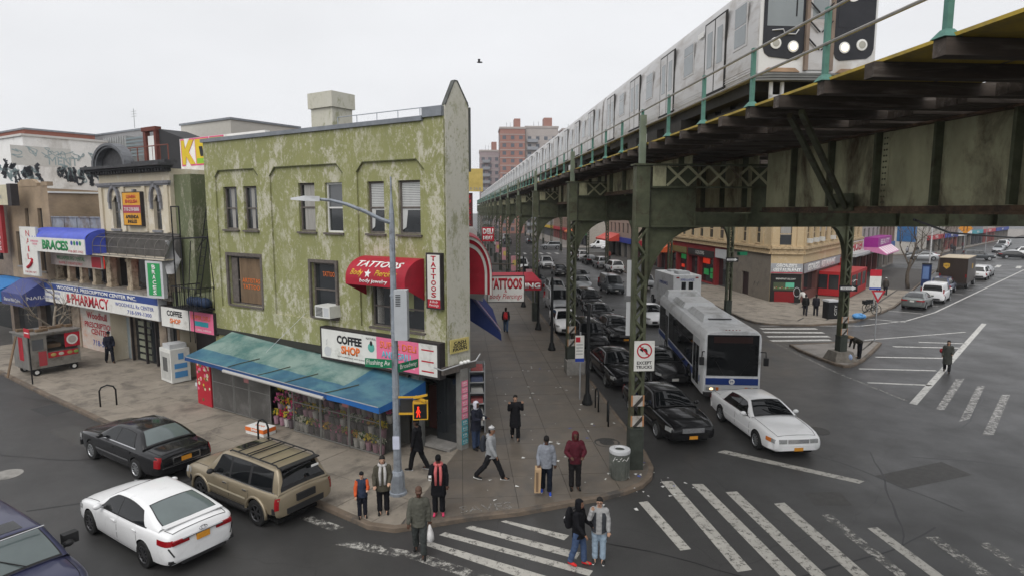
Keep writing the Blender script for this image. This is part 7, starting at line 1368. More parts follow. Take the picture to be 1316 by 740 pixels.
for s in (1,-1):
    y = s*h2
    MB().box(-6.0,5.6,y-.0*s,y+s*.008,.78,1.08).build('blue_stripe', BUSB, bus)
    for a,b_ in ((-5.7,-3.7),(-2.55,-1.0),(-.95,.7),(.75,2.4),(2.45,4.0)) if s < 0 else ((-5.7,-4.2),(-4.15,-2.5),(-2.45,-.8),(-.75,.9),(.95,2.6),(2.65,4.3),(4.35,5.4)):
        o = MB().box(a,b_,y,y+s*.010,1.18,2.68).build('side_window', BGL, bus); MB().box(a+.05,b_-.05,y+s*.0102,y+s*.014,2.2,2.23).build('window_bar', TRIM, o)
    for xw in (3.35,-3.2): MB().lathe([(.58,0),(.58,s*.012)],20,(xw,y+s*.0,.5),ax='y').build('wheel_arch', WELL, bus); wheel(bus,xw,s*(h2-.09),.48,.26,RIM,s,8)
    q = MB(); q.tube([(6.0,s*1.2,2.3),(6.3,s*1.38,2.35),(6.3,s*1.40,2.1)],.025,5); q.box(6.24,6.36,s*1.31,s*1.5,1.75,2.1); q.build('mirror', TRIM, bus)
for a,b_ in ((4.15,5.45),(-3.6,-2.62)):     # doors on the kerb side
    y = -h2; d = MB().box(a,b_,y-.016,y-.0005,.42,2.7).build('door', LGREY, bus); c = (a+b_)/2
    for u,v in ((a+.06,c-.04),(c+.04,b_-.06)): MB().box(u,v,y-.024,y-.0165,.6,2.4).build('door_glass', BGL, d)
MB().box(6.09,6.125,-1.13,1.13,1.22,3.08).build('windscreen', BGL, bus); ds = MB().box(6.126,6.135,-.85,.85,2.72,3.0).build('destination_box', flat((.03,.012,.01),.4), bus)
for x in (-.3,-.15,0,.15,.3): MB().box(5.95,6.0,x-.03,x+.03,3.24,3.29).build('marker_lamp', TAIL, bus)
MB().box(6.1,6.13,-1.16,1.16,.80,1.10).build('front_stripe', BUSB, bus); em = MB().lathe([(.13,0),(.13,.006),(.002,.006)],16,(6.13,0,.95),ax='x').build('round_emblem', WHITE, bus); text('M', .13, BUSB, em, (6.14,0,.95), right=(0,1,0))
q = MB(); q.box(6.05,6.24,-1.24,1.24,.30,.46); q.build('bumper', TRIM, bus); MB().box(6.1,6.14,-1.2,1.2,.47,.78).build('front_panel', LGREY, bus)
for s in (1,-1): o = MB().box(6.12,6.16,s*.72,s*1.14,.54,.70).build('headlight', HEADL, bus); MB().ball((6.16,s*.9,.62),.02,.09,.06).build('lamp', mat('bus_lamp',(.8,.6,.35),.3,emis=(1,.72,.4),estr=1.5), o); MB().box(6.12,6.155,s*.58,s*.70,.55,.69).build('indicator', AMB, bus)
for s in (1,-1): MB().beam((6.14,s*.35,1.24),(6.15,s*.75,1.9),.03,.02).build('wiper', TRIM, bus)
q = MB(); q.add([(-3.6,-.95,3.26),(-.2-.2,-.95,3.26),(-.2-.2,.95,3.26),(-3.6,.95,3.26),(-3.4,-.75,3.5),(-.8,-.75,3.5),(-.8,.75,3.5),(-3.4,.75,3.5)],[(4,5,6,7),(0,1,5,4),(1,2,6,5),(2,3,7,6),(3,0,4,7)]); q.build('roof_unit', BUSW, bus); 
q = MB(); q.add([(.1,-.85,3.26),(3.9,-.85,3.26),(3.9,.85,3.26),(.1,.85,3.26),(.4,-.62,3.51),(3.2,-.62,3.51),(3.2,.62,3.51),(.4,.62,3.51)],[(4,5,6,7),(0,1,5,4),(1,2,6,5),(2,3,7,6),(3,0,4,7)]); o = q.build('roof_unit', BUSW, bus); MB().box(3.55,3.56,-.5,.5,3.12,3.18).build('vent_slot', DARK, o) if False else MB().beam((3.64,-.55,3.38),(3.64,.55,3.38),.16,.02).build('vent_slot', DARK, o)
q = MB(); q.add([(-6.0,-1.05,3.23),(-4.7,-1.05,3.26),(-4.7,1.05,3.26),(-6.0,1.05,3.23),(-5.8,-.9,3.6),(-5.0,-.9,3.6),(-5.0,.9,3.6),(-5.8,.9,3.6)],[(4,5,6,7),(0,1,5,4),(1,2,6,5),(2,3,7,6),(3,0,4,7)]); q.build('rear_roof_hood', BUSW, bus)
text('7042', .3, GREY, bus, (4.6,0,3.05), right=(0,1,0), up=(-1,0,0), width=1.2) if False else None
# ---------------------------------------------------------------- brown delivery truck
UPB = mat('brown_truck_paint', (.028,.018,.013), .4, var=.1, coat=.2); ut = thing('delivery_truck', 'tall dark brown delivery truck parked up the side street', 'truck', (50.9,70.7,0), edir); ut.scale = (1.1,1.12,1.1)
MB().box(-3.4,1.9,-1.15,1.15,.6,3.05).build('cargo_box', UPB, ut); MB().box(-3.45,1.95,-1.18,1.18,3.052,3.12).build('pale_roof', mat('tan_roof',(.45,.38,.28),.6), ut); q = MB(); q.prism([(1.9,.5),(3.5,.5),(3.5,1.45),(2.75,1.65),(2.3,2.7),(1.9,2.8)],-1.1,1.1,'y'); q.build('cab', UPB, ut); MB().prism([(2.78,1.68),(2.76,1.66),(2.34,2.62),(2.38,2.64)],-.95,.95,'y').build('windscreen', BGL, ut)
for s in (1,-1):
    for xw in (2.6,-2.1): wheel(ut,xw,s*1.0,.42,.26,RIM,s,6,False)
    MB().box(1.95,2.5,s*1.1,s*1.11,1.5,2.4).build('side_window', BGL, ut)
MB().box(-3.6,-3.4,-1.1,1.1,.45,.62).build('rear_bumper', TRIM, ut); dr = MB().box(-3.425,-3.401,-.95,.95,.75,2.8).build('rear_door', UPB, ut); 
for s in (1,-1): MB().box(-3.44,-3.401,s*1.0,s*1.1,1.2,1.5).build('tail_light', TAIL, ut)
GOLD = flat((.50,.30,.04),.5,'gold'); q = MB(); q.prism([(.55+.26*x,2.25+.3*z) for x,z in ((-1,.8),(0,1),(1,.8),(1,-.2),(0,-1),(-1,-.2))][::-1],-3.44,-3.4255,'x'); o = q.build('shield_emblem', GOLD, ut); text('ups', .2, UPB, o, (-3.445,.55,2.28), right=(0,-1,0)); MB().box(-.4,.2,-1.165,-1.151,1.9,2.4).build('side_emblem', GOLD, ut)
# ---------------------------------------------------------------- white ambulance style box vehicle
bq = BW.p(19.0,54.0); rv = thing('ambulance', 'white box bodied ambulance parked behind the bus seen from the rear', 'ambulance', (bq.x,bq.y,0), bwdir(.0,1))
MB().box(-3.4,1.6,-1.2,1.2,.55,3.15).build('box_body', BUSW, rv); q = MB(); q.prism([(1.6,.5),(3.4,.5),(3.4,1.25),(2.6,1.4),(2.1,2.25),(1.6,2.3)],-1.0,1.0,'y'); q.build('cab', PW, rv)
for s in (1,-1):
    for xw in (2.5,-2.0): wheel(rv,xw,s*1.0,.4,.24,RIM,s,6,False)
    MB().box(-3.415,-3.401,s*.12,s*.5,1.9,2.6).build('rear_window', BGL, rv); MB().box(-3.42,-3.401,s*1.0,s*1.15,1.2,1.5).build('tail_light', TAIL, rv); MB().box(-3.42,-3.401,s*.7,s*.95,2.9,3.02).build('marker_lamp', TAIL, rv)
MB().box(-3.41,-3.401,-1.1,1.1,1.0,1.15).build('rear_stripe', BLUE, rv); text('AMBULANCE', .2, BLUE, rv, (-3.412,0,2.78), right=(0,-1,0), width=1.2); MB().box(-2.6,-1.5,-.5,.5,3.152,3.4).build('roof_unit', LGREY, rv); MB().box(-.3,.6,-.4,.4,3.152,3.3).build('roof_unit', LGREY, rv); text('AMBULANCE', .3, BLUE, rv, (-.9,1.212,2.3), right=(-1,0,0), width=2.2)
# ================================================================ STREET FURNITURE
BLKI = mat('black_iron_post', (.016,.017,.018), .5, .3, var=.2)
SL = thing('street_lamp', 'tall grey street lamp pole at the corner with a long arm reaching left', 'street lamp', (-3.43,17.85,KH), 0)
GALV = mat('aged_galvanised', (.30,.33,.37), .5, .4, var=.2, scale=3, dirt=(.14,.14,.15), damt=.35, dscale=2)
MB().lathe([(.125,.7),(.11,2),(.095,5),(.078,8.2),(.07,8.4),(.03,8.8),(.025,9.4)],8).build('pole', GALV, SL, smooth=30); MB().lathe([(.28,0),(.27,.08),(.22,.1),(.20,.62),(.16,.72),(.1,.74)],10).build('base', GALV, SL)
ax_ = Vector((-.945,-.32,0)); P = [(0,8.1),(.3,8.2),(.75,8.43),(1.25,8.63),(1.65,8.73),(1.95,8.76)]
MB().tube([(ax_.x*a,ax_.y*a,z) for a,z in P],[.06,.058,.053,.048,.043,.04],8).build('arm', GALV, SL)
q = MB(); c = ax_*1.95; 
q.add([tuple(c+ax_*a+Vector((-ax_.y,ax_.x,0))*b+Vector((0,0,8.76+z))) for a,b,z in ((0,-.1,-.06),(0,.1,-.06),(0,.1,.08),(0,-.1,.08),(.4,-.13,-.05),(.4,.13,-.05),(.4,.1,.09),(.4,-.1,.09),(.75,-.06,-.02),(.75,.06,-.02),(.75,.05,.03),(.75,-.05,.03))],[(0,1,2,3),(0,4,5,1),(1,5,6,2),(2,6,7,3),(3,7,4,0),(4,8,9,5),(5,9,10,6),(6,10,11,7),(7,11,8,4),(8,11,10,9)]); q.build('lamp_head', mat('lamp_head',(.50,.51,.52),.4), SL)
bx_ = MB().box(.05,.42,-.25,.12,4.75,6.2).build('control_box', mat('control_box',(.40,.42,.44),.5,var=.08), SL); [MB().box(.10,.24,-.257,-.2505,5.75+.05*k,5.775+.05*k).build('vent', DARK, bx_) for k in range(7)]
for z in (4.95,6.0,3.3,3.0): MB().lathe([(.112,0),(.112,.05)],10,(0,0,z)).build('clamp_band', STEEL, SL)
MB().box(-.1,.1,-.15,-.142,1.45,1.85).build('flyer', mat('flyer',(.50,.52,.62),.6), SL); MB().ball((0,-.146,1.62),.05,.004,.06).build('flyer_print', flat((.1,.12,.2)), SL)
SGN = flat((.012,.16,.075),.45,'street_sign_green')
t = thing('street_name_sign', 'green flushing av street name sign on the lamp pole', 'street sign', (-3.46,17.7,4.05), R(-14)); MB().box(-.86,-.02,-.06,-.045,0,.26).build('sign_face', SGN, t); text('Flushing Av', .15, SIGNW, t, (-.44,-.062,.13), width=.74)
t = thing('street_name_sign', 'small green broadway street name sign on the right of the lamp pole', 'street sign', (-3.36,17.72,3.9), R(52)); MB().box(.06,.85,-.008,.008,0,.26).build('sign_face', SGN, t); text('Broadway', .14, SIGNW, t, (.45,-.01,.13), width=.66)
PSG = thing('pedestrian_signal', 'yellow pedestrian signal showing a red figure on the lamp pole', 'traffic signal', (-3.43,17.7,2.55), R(6)); YSG = mat('signal_yellow',(.55,.32,.03),.45,var=.12)
hs2 = MB().box(.52,.96,-.22,.06,-.02,.50).build('housing', YSG, PSG); MB().box(.555,.925,-.228,-.2205,.02,.46).build('screen', flat((.012,.012,.012),.4), hs2)
LEDR = mat('red_led',(.5,.01,.005),.5,emis=(1,.05,.02),estr=1.0); q = MB(); q.ball((.68,-.232,.36),.03,.006,.035,8,5); q.box(.655,.705,-.235,-.229,.18,.32); q.beam((.66,-.232,.18),(.64,-.232,.07),.028,.008,up=(0,1,0)); q.beam((.70,-.232,.18),(.72,-.232,.07),.028,.008,up=(0,1,0)); q.beam((.66,-.232,.3),(.62,-.232,.2),.02,.008,up=(0,1,0)); q.beam((.70,-.232,.3),(.74,-.232,.2),.02,.008,up=(0,1,0)); q.build('red_figure', LEDR, PSG)
for z in (.12,.62): MB().beam((.1,0,z),(.72,-.05,z),.05,.05).build('bracket', YSG, PSG)
for a,b_ in (((.55,-.1,.62),(.95,-.25,.74)),((.6,.02,.62),(.9,-.3,.56)),((.75,-.1,.5),(.75,-.1,.62))): MB().beam(a,b_,.06,.06).build('bracket_elbow', YSG, PSG)
s2_ = MB().box(.14,.5,.05,.12,.06,.52).build('side_housing', flat((.03,.03,.03)), PSG)
NL_ = thing('road_sign', 'white no left turn except trucks sign on the nearest steel column', 'road sign', BW.p(5.82,19.05,3.5), BW.rz); MB().box(-.33,.33,-.02,0,0,.98).build('sign_face', SIGNW, NL_)
q = MB(); A = [(.25*math.cos(2*math.pi*k/24),.25*math.sin(2*math.pi*k/24)) for k in range(24)]; B_ = [(.205*math.cos(2*math.pi*k/24),.205*math.sin(2*math.pi*k/24)) for k in range(24)]
for k in range(24): j = (k+1)%24; q.add([(A[k][0],-.024,.66+A[k][1]),(A[j][0],-.024,.66+A[j][1]),(B_[j][0],-.024,.66+B_[j][1]),(B_[k][0],-.024,.66+B_[k][1])],[(3,2,1,0)])
q.beam((-.155,-.0265,.815),(.155,-.0265,.505),.004,.045,up=(0,0,1)); q.build('prohibition_ring', RED, NL_); q = MB(); q.prism([(-.17,.70),(-.04,.80),(-.04,.74),(.06,.73),(.1,.66),(.1,.54),(.04,.54),(.04,.64),(.0,.67),(-.04,.67),(-.04,.61)],-.0235,-.0205,'y'); q.build('turn_arrow', BLACK, NL_)
text('EXCEPT\nTRUCKS', .10, BLACK, NL_, (0,-.022,.2), width=.52, bold=.02)
for z, h_, lab in ((5.85,1.15,'upper grey sign back on the left of the nearest column'),(4.55,1.1,'lower grey sign back on the left of the nearest column')): MB().box(-.55,-.02,.24,.26,0,h_).build('sign_back', LGREY, None, BW.p(5.9,19.35,z), BW.rz, label=lab, cat='sign')
tc_ = thing('litter_bin', 'round grey steel litter bin with graffiti beside the nearest column', 'litter bin', (3.42,18.95,KH+.01), 0); GB_ = mat('bin_grey_green',(.13,.14,.125),.5,.3,var=.25,dirt=(.3,.3,.28),damt=.2,dscale=3)
MB().lathe([(.25,0),(.29,.1),(.31,.5),(.31,.92)],20).build('drum', GB_, tc_, smooth=40); MB().lathe([(.33,.86),(.34,.92),(.33,.97),(.20,1.0),(.15,.95)],20,cap=False).build('rim', LGREY, tc_, smooth=40); MB().lathe([(.2,.9),(.01,.9)],14).build('opening', DARK, tc_)
for k in range(20): a = 2*math.pi*k/20; MB().beam((.312*math.cos(a),.312*math.sin(a),.08),(.318*math.cos(a),.318*math.sin(a),.86),.018,.012).build('slat', GB_, tc_)
gt = MB(); [gt.beam((-.25+.07*k,-.325+.012*abs(k-3),.68+.05*(k%2)),(-.19+.07*k,-.325+.012*abs(k-3),.80-.06*(k%3)),.01,.02,up=(0,1,0)) for k in range(7)]; gt.build('graffiti', WHITE, tc_, kind='stuff')
def hoop(x, y, lab, rz): MB().tube([(-.3,0,0),(-.3,0,.7),(-.22,0,.85),(0,0,.93),(.22,0,.85),(.3,0,.7),(.3,0,0)],.035,7).build('bike_rack', BLKI, None, (x,y,KH+.01), rz, label=lab, cat='bike rack', smooth=True)
p = FL.p(-14.1,-3.84); hoop(p.x,p.y,'black hoop bike rack on the pavement left of the black limousine', FL.rz+R(60)); p = FL.p(-4.5,-2.96); hoop(p.x,p.y,'black hoop bike rack behind the tan suv', FL.rz); p = BW.p(5.75,25.4); hoop(p.x,p.y,'black hoop bike rack by the kerb lane under the tracks', BW.rz+R(90)); p = BW.p(5.8,23.6); hoop(p.x,p.y,'black hoop bike rack nearest to the steel column', BW.rz+R(80))
for s, lab in ((26.2,'black iron post with a flared base near the bus stop sign'),(36.9,'black iron post standing by the white sedan'),(43.5,'black iron post beyond the second column'),(54,'black iron post far along the kerb')):
    MB().lathe([(.24,0),(.24,.12),(.19,.2),(.15,.42),(.10,.5),(.085,1.2),(.075,4.4),(.03,4.5)],10).build('iron_post', BLKI, None, BW.p(5.5,s,KH), BW.rz, label=lab, cat='post', group='black iron posts along the kerb', smooth=30)
bs_ = thing('bus_stop_sign', 'white bus stop sign board on the kerb beside the black iron post', 'bus stop sign', BW.p(5.3,26.9,KH), BW.rz); MB().tube([(0,0,0),(0,0,3.1)],.035,6).build('post', GREY, bs_); MB().box(-.24,.16,-.05,-.03,1.75,2.95).build('board', SIGNW, bs_); MB().box(-.22,-.02,-.056,-.0505,2.65,2.88).build('red_square', RED, bs_); MB().box(-.24,.16,-.056,-.0505,1.76,1.92).build('blue_foot', BLUE, bs_); [MB().box(-.2,.1,-.055,-.0505,2.1+.14*k,2.14+.14*k).build('print_line', GREY, bs_) for k in range(4)]
# food cart, fridge, parking sign
FC = thing('food_cart', 'stainless steel street food cart with red menu panels on the left pavement', 'food cart', FL.p(-23.4,-2.55,KH), FL.rz+R(90)); STN = mat('cart_steel',(.30,.29,.27),.4,.6,var=.2,dirt=(.16,.14,.12),damt=.3,dscale=2)
MB().box(-1.2,1.15,-.95,.85,.38,1.15).build('lower_body', STN, FC); q = MB(); q.box(-1.2,-.35,-.95,.85,1.15,2.15); q.box(-.35,1.15,.3,.85,1.15,2.15); q.box(-.35,1.15,-.95,.3,2.05,2.15); q.box(1.05,1.15,-.95,.3,1.15,2.05); q.build('upper_body', STN, FC); MB().box(-1.28,1.22,-1.05,.95,2.152,2.22).build('roof', STN, FC)
MB().box(-.34,1.04,-.97,-.952,.85,1.14).build('menu_panel', RED, FC); MB().box(.45,1.16,-.98,-.953,1.3,2.04).build('menu_panel', RED, FC); q = MB().lathe([(.27,-.004),(.27,0),(.002,0)],16,(.8,-.985,1.68),ax='y').build('round_menu', SIGNW, FC); MB().lathe([(.19,-.004),(.19,0),(.002,0)],14,(.8,-.99,1.68),ax='y').build('round_print', flat((.4,.36,.33)), q)
for x,c in ((-.1,(.45,.36,.12)),(.25,(.5,.47,.4)),(.65,(.35,.28,.1)),(.95,(.2,.32,.08))): MB().ball((x,-.98,1.0),.13,.012,.09,8,5).build('food_picture', flat(c), FC)
MB().box(-.3,.4,-.6,.25,1.3,1.5).build('counter_goods', BOARD, FC); MB().box(-.3,.4,-.3,.25,1.7,1.72).build('shelf', STN, FC); MB().box(-1.215,-1.201,-.4,.1,.8,2.0).build('side_menu', RED, FC) ; MB().box(-1.0,-.5,-.962,-.951,1.35,1.9).build('hatch', GLASSL, FC); MB().box(-.75,-.4,-.966,-.951,.5,1.25).build('menu_panel', flat((.36,.05,.06)), FC)
for x,y in ((-.85,-.8),(.85,-.8),(-.85,.7),(.85,.7)): w_ = MB().lathe([(.19,-.05),(.19,.05)],14,(x,y,.19),ax='y').build('wheel', TYRE, FC); MB().lathe([(.10,-.056),(.10,.056)],10,(x,y,.19),ax='y').build('hub', WHITE, w_)
MB().box(-1.1,1.05,-.85,.75,.3,.379).build('chassis', DARK, FC)
MB().beam((.2,-1.9,.05),(.1,-1.35,2.1),.14,.04).build('wooden_board', BOARD, None, FL.p(-23.4,-2.55,KH), FL.rz, label='grey wooden plank leaning against the food cart', cat='plank')
rf = MB(); 
for k in range(9): rf.cbox((-1+.25*k,rnd.uniform(-.6,.6),2.29),.3,.25,.12)
rf.build('roof_clutter', BOARD, FC, kind='stuff')
FZ = thing('ice_freezer', 'white outdoor ice freezer with blue labels by the coffee shop sign', 'freezer', FL.p(-15.65,.0,KH), FL.rz+R(-6)); MB().box(-.62,.62,-.45,.45,.06,1.72).build('cabinet', PLASTIC, FZ); MB().box(-.5,.5,-.47,-.451,.2,1.55).build('door', mat('freezer_door',(.42,.42,.40),.4), FZ); MB().box(.625,.635,-.3,.3,.3,.6).build('blue_label', flat((.08,.25,.5)), FZ); MB().box(.625,.635,-.3,.3,.75,1.0).build('blue_label', flat((.08,.25,.5)), FZ); MB().box(.625,.635,-.1,.15,1.2,1.5).build('blue_label', flat((.08,.25,.5)), FZ); MB().box(-.35,.45,-.4,.4,1.725,1.95).build('box_on_top', LGREY, FZ); MB().box(-.25,.25,-.48,-.471,.6,1.3).build('glass_panel', GLASSL, FZ)
ts = MB(); [ts.cbox((rnd.uniform(-.5,.5),rnd.uniform(-.3,.3),rnd.uniform(.08,.3)),rnd.uniform(.25,.5),rnd.uniform(.2,.4),.18,k%3) for k in range(8)]; ts.build('rubbish_pile', [flat((.55,.56,.58)),flat((.10,.22,.5)),flat((.2,.19,.18))], None, FL.p(-13.4,.1,KH), FL.rz, label='pile of white and blue bags and boxes between freezer and stall', cat='rubbish', kind=None)
PSN = thing('parking_sign', 'thin dark pole with a small red parking sign in front of the food cart', 'sign', FL.p(-20.9,-4.2,KH), FL.rz); MB().tube([(0,0,0),(0,0,2.75)],.035,6).build('pole', BLKI, PSN); MB().box(-.32,.32,-.06,-.04,2.35,2.78).build('sign_plate', RED, PSN); MB().box(-.25,.25,-.066,-.0605,2.55,2.6).build('white_line', WHITE, PSN)
# right hand corner furniture
def dirsign(name, lab, P, rz, txt=None): t = thing(name, lab, 'road sign', P, rz); MB().box(-.5,.5,-.02,0,0,.34).build('sign_face', BLACK, t); q = MB(); q.prism([(-.42,.1),(.2,.1),(.2,.04),(.43,.17),(.2,.30),(.2,.24),(-.42,.24)],-.026,-.0205,'y'); q.build('arrow', WHITE, t); text('ONE WAY', .09, BLACK, t, (-.08,-.028,.17), width=.5)
dirsign('one_way_sign','black and white one way arrow sign on the column over the island',BW.p(21.55,32.8,4.1),BW.rz+R(-8)); dirsign('one_way_sign','small one way arrow sign on the column before the restaurant',BW.p(21.0,46.6,4.6),BW.rz)
t = thing('street_name_sign','green street name sign on the column before the restaurant','street sign',BW.p(21.3,46.6,5.1),BW.rz); MB().box(.1,.9,-.02,0,0,.28).build('sign_face', SGN, t); MB().box(.08,.1,-.5,.0,0,.28).build('cross_sign', SGN, t)
wb = thing('waste_bin','tall black bin with white lettering at the restaurant corner','litter bin',(25.1,48.5,KH),R(10)); MB().box(-.42,.42,-.35,.35,0,1.35).build('cabinet', BLKI, wb); MB().box(-.45,.45,-.38,.38,1.352,1.5).build('lid', LGREY, wb); text('CITY', .22, SIGNW, wb, (.2,-.36,.7), right=(0,0,1), up=(-1,0,0), width=.8)
tb = MB(); tb.ball((0,0,.22),.45,.36,.24,12,7); tb.ball((.4,.1,.18),.3,.3,.2,10,6); tb.ball((.1,-.15,.36),.2,.2,.14,8,5); tb.build('rubbish_bag', mat('blue_plastic',(.10,.28,.55),.35,var=.3,scale=6,bump=.6,bscale=12), None, (27.2,48.3,KH), 0, label='crumpled bright blue plastic bag heap on the kerb', cat='bag', smooth=True)
for P, lab in (((29.6,50.9),'front of the two dark bicycles locked at the bus sign'),((30.2,51.4),'rear of the two dark bicycles locked at the bus sign')):
    t = thing('bicycle',lab,'bicycle',(P[0],P[1],KH),R(100)); 
    for x in (-.52,.52): w_ = MB().tube([(x+.33*math.cos(a),0,.34+.33*math.sin(a)) for a in [2*math.pi*k/16 for k in range(17)]],.025,5).build('wheel', TYRE, t)
    q = MB(); [q.tube(s_,.022,5) for s_ in ([(-.52,0,.34),(-.1,0,.3),(.35,0,.82),(-.2,0,.85),(-.52,0,.34)],[(-.1,0,.3),(-.22,0,.95)],[(.52,0,.34),(.33,0,1.0)])]; q.build('frame', BLKI, t); MB().tube([(.25,-.25,1.05),(.35,0,1.0),(.25,.25,1.05)],.02,5).build('handlebar', BLKI, t); MB().ball((-.22,0,.98),.13,.07,.04,8,5).build('saddle', BLKI, t); MB().cbox((.5,0,.85),.35,.4,.3).build('basket', BLKI, t)
t = thing('bus_stop_sign','red and white bus stop board at the far corner','bus stop sign',(30.3,51.6,KH),R(-8)); MB().tube([(0,0,0),(0,0,3.6)],.04,6).build('post', GREY, t); MB().box(-.45,.45,-.06,-.04,1.9,3.0).build('board', SIGNW, t); MB().box(-.45,.45,-.06,-.04,3.0,3.55).build('red_board', RED, t); MB().box(-.45,.45,-.066,-.0605,1.9,2.05).build('blue_foot', BLUE, t)
t = thing('yield_sign','red edged triangular give way sign on a thin pole on the island','road sign',(23.55,39.7,KH),R(-12)); MB().tube([(0,0,0),(0,0,3.4)],.035,6).build('pole', GREY, t); MB().prism([(-.42,3.35),(.42,3.35),(0,2.55)][::-1],-.05,-.03,'y').build('sign_face', RED, t); MB().prism([(-.25,3.25),(.25,3.25),(0,2.78)][::-1],-.055,-.0505,'y').build('white_centre', LGREY, t)
for P, h_, lab in (((82,113),4.4,'lower orange diamond warning sign at the far crossing'),((92,121),6.3,'upper orange diamond warning sign at the far crossing')):
    t = thing('warning_sign',lab,'road sign',(P[0],P[1],0),R(-35)); MB().tube([(0,0,0),(0,0,h_)],.06,6).build('pole', GREY, t); MB().prism([(0,h_-.2),(1.1,h_+.9),(0,h_+2.0),(-1.1,h_+.9)],-.08,-.05,'y').build('sign_face', flat((.60,.24,.02)), t); q = MB(); q.box(-.3,-.18,-.09,-.081,h_+.4,h_+1.4); q.box(.18,.3,-.09,-.081,h_+.4,h_+1.4); q.build('black_symbol', BLACK, t)
t = thing('phone_kiosk','dark blue phone kiosk near the bare street tree','kiosk',(46.5,69.5,KH),edir); MB().box(-.4,.4,-.4,.4,0,2.4).build('cabinet', flat((.02,.04,.12)), t); MB().box(-.42,.42,-.42,.42,2.402,2.55).build('cap', BLKI, t); MB().box(-.41,-.401,-.3,.3,.8,2.2).build('poster', flat((.12,.2,.4)), t)
MB().lathe([(.09,0),(.07,7.2),(.03,7.4)],8).build('lamp_post', LGREY, None, (48.3,71.8,KH), label='slim pale lamp post behind the brown delivery truck', cat='lamp post')
# ---------------------------------------------------------------- bare trees
BARK = mat('bark', (.095,.078,.062), .9, var=.35, scale=6, dirt=(.05,.04,.035), damt=.3); BARKP = mat('pale_bark', (.26,.225,.18), .9, var=.3, scale=6)
def tree(label, x, y, h_, r0, bark, seed, levels=6, lean=.0, z=KH):
    t = thing('bare_tree', label, 'tree', (x,y,z), 0); rr = random.Random(seed); tr, cr_ = MB(), MB()
    def grow(p, d, L, r, lv):
        n = 4; pts = [p]; dd = d
        for i in range(n):
            dd = (dd+Vector((rr.uniform(-1,1),rr.uniform(-1,1),rr.uniform(-.3,.6)))*.16).normalized(); pts.append(pts[-1]+dd*L/n)
        b = tr if lv == 0 else cr_; b.tube(pts, [r*(1-.42*i/n) for i in range(n+1)], 7 if lv < 2 else 4)
        if lv >= levels: return
        for k in range(3 if lv < 4 else 2):
            j = rr.randint(2,4) if k else 4; a = rr.uniform(.35,.85) if k else rr.uniform(.1,.4); u = dd.orthogonal().normalized(); u.rotate(Matrix.Rotation(rr.uniform(0,6.28),3,dd))
            grow(pts[j], (dd*math.cos(a)+u*math.sin(a)).normalized(), L*rr.uniform(.62,.82), r*(.58 if k == 0 else .42), lv+1)
    grow(Vector((0,0,0)), Vector((lean,0,1)).normalized(), h_*.34, r0, 0); tr.build('trunk', bark, t, smooth=True); cr_.build('crown', bark, t, smooth=True)
p = FL.p(-24.9,-1.2); tree('small bare tree with pale twigs behind the food cart', p.x, p.y, 5.8, .16, BARKP, 4); tree('bare street tree in front of the side street shops', 43.15,67.3, 9.5, .22, BARK, 8); tree('bare tree farther up the side street', 58,84.5, 8.5, .18, BARK, 15)
tree('bare tree beyond the crossing near the blue sign', 78,118.5, 8, .18, BARK, 23, 4)
# ---------------------------------------------------------------- litter, graffiti on the pavement
lt_ = MB(); 
for k in range(115):
    if k < 70: q = BW.p(rnd.uniform(.6,6.3), rnd.uniform(17.2,34))
    elif k < 115: q = BW.p(rnd.gauss(5.2,1.1), rnd.gauss(18.3,.7))
    else: q = BW.p(rnd.uniform(-2,14), rnd.uniform(14,17))
    s_ = rnd.uniform(.02,.075); a = rnd.uniform(0,6.28); inside = k < 70 or (k < 115 and q.y > 19); zz = KH+.02 if k < 70 else (KH+.02 if (Vector((q.x,q.y))-Vector((3.4,20))).length < 1.3 else .008)
    u = Vector((math.cos(a),math.sin(a),0))*s_; v = Vector((-math.sin(a),math.cos(a),0))*s_*rnd.uniform(.3,.9); o = Vector((q.x,q.y,zz)); lt_.add([o-u-v,o+u-v+Vector((0,0,.012)),o+u+v,o-u+v+Vector((0,0,.018))],[(0,1,2,3)],0 if rnd.random() < .9 else 1)
lt_.build('litter', [flat((.55,.55,.53)),flat((.10,.14,.4))], None, label='scraps of white paper litter scattered on pavement and road', cat='litter', kind='stuff')
text('SAVES', .42, worn('chalk',(.30,.29,.27),.45,.2,6), MARK, (-.75,16.95,KH+.019), right=(.97,.2,0), up=(-.2,.97,0), width=1.5, ext=.001, name='pavement_graffiti')
bd = MB(); bd.ball((0,0,0),.28,.09,.08,8,5); bd.add([(0,0,.02),(.1,.5,.18),(-.15,.5,.18),(-.15,0,.02),(.1,-.5,.18),(-.15,-.5,.18)],[(0,1,2,3),(0,3,5,4)]); bd.build('bird', BLACK, None, (-3.0,60,22.2), 0, label='small dark bird flying in the grey sky', cat='bird')
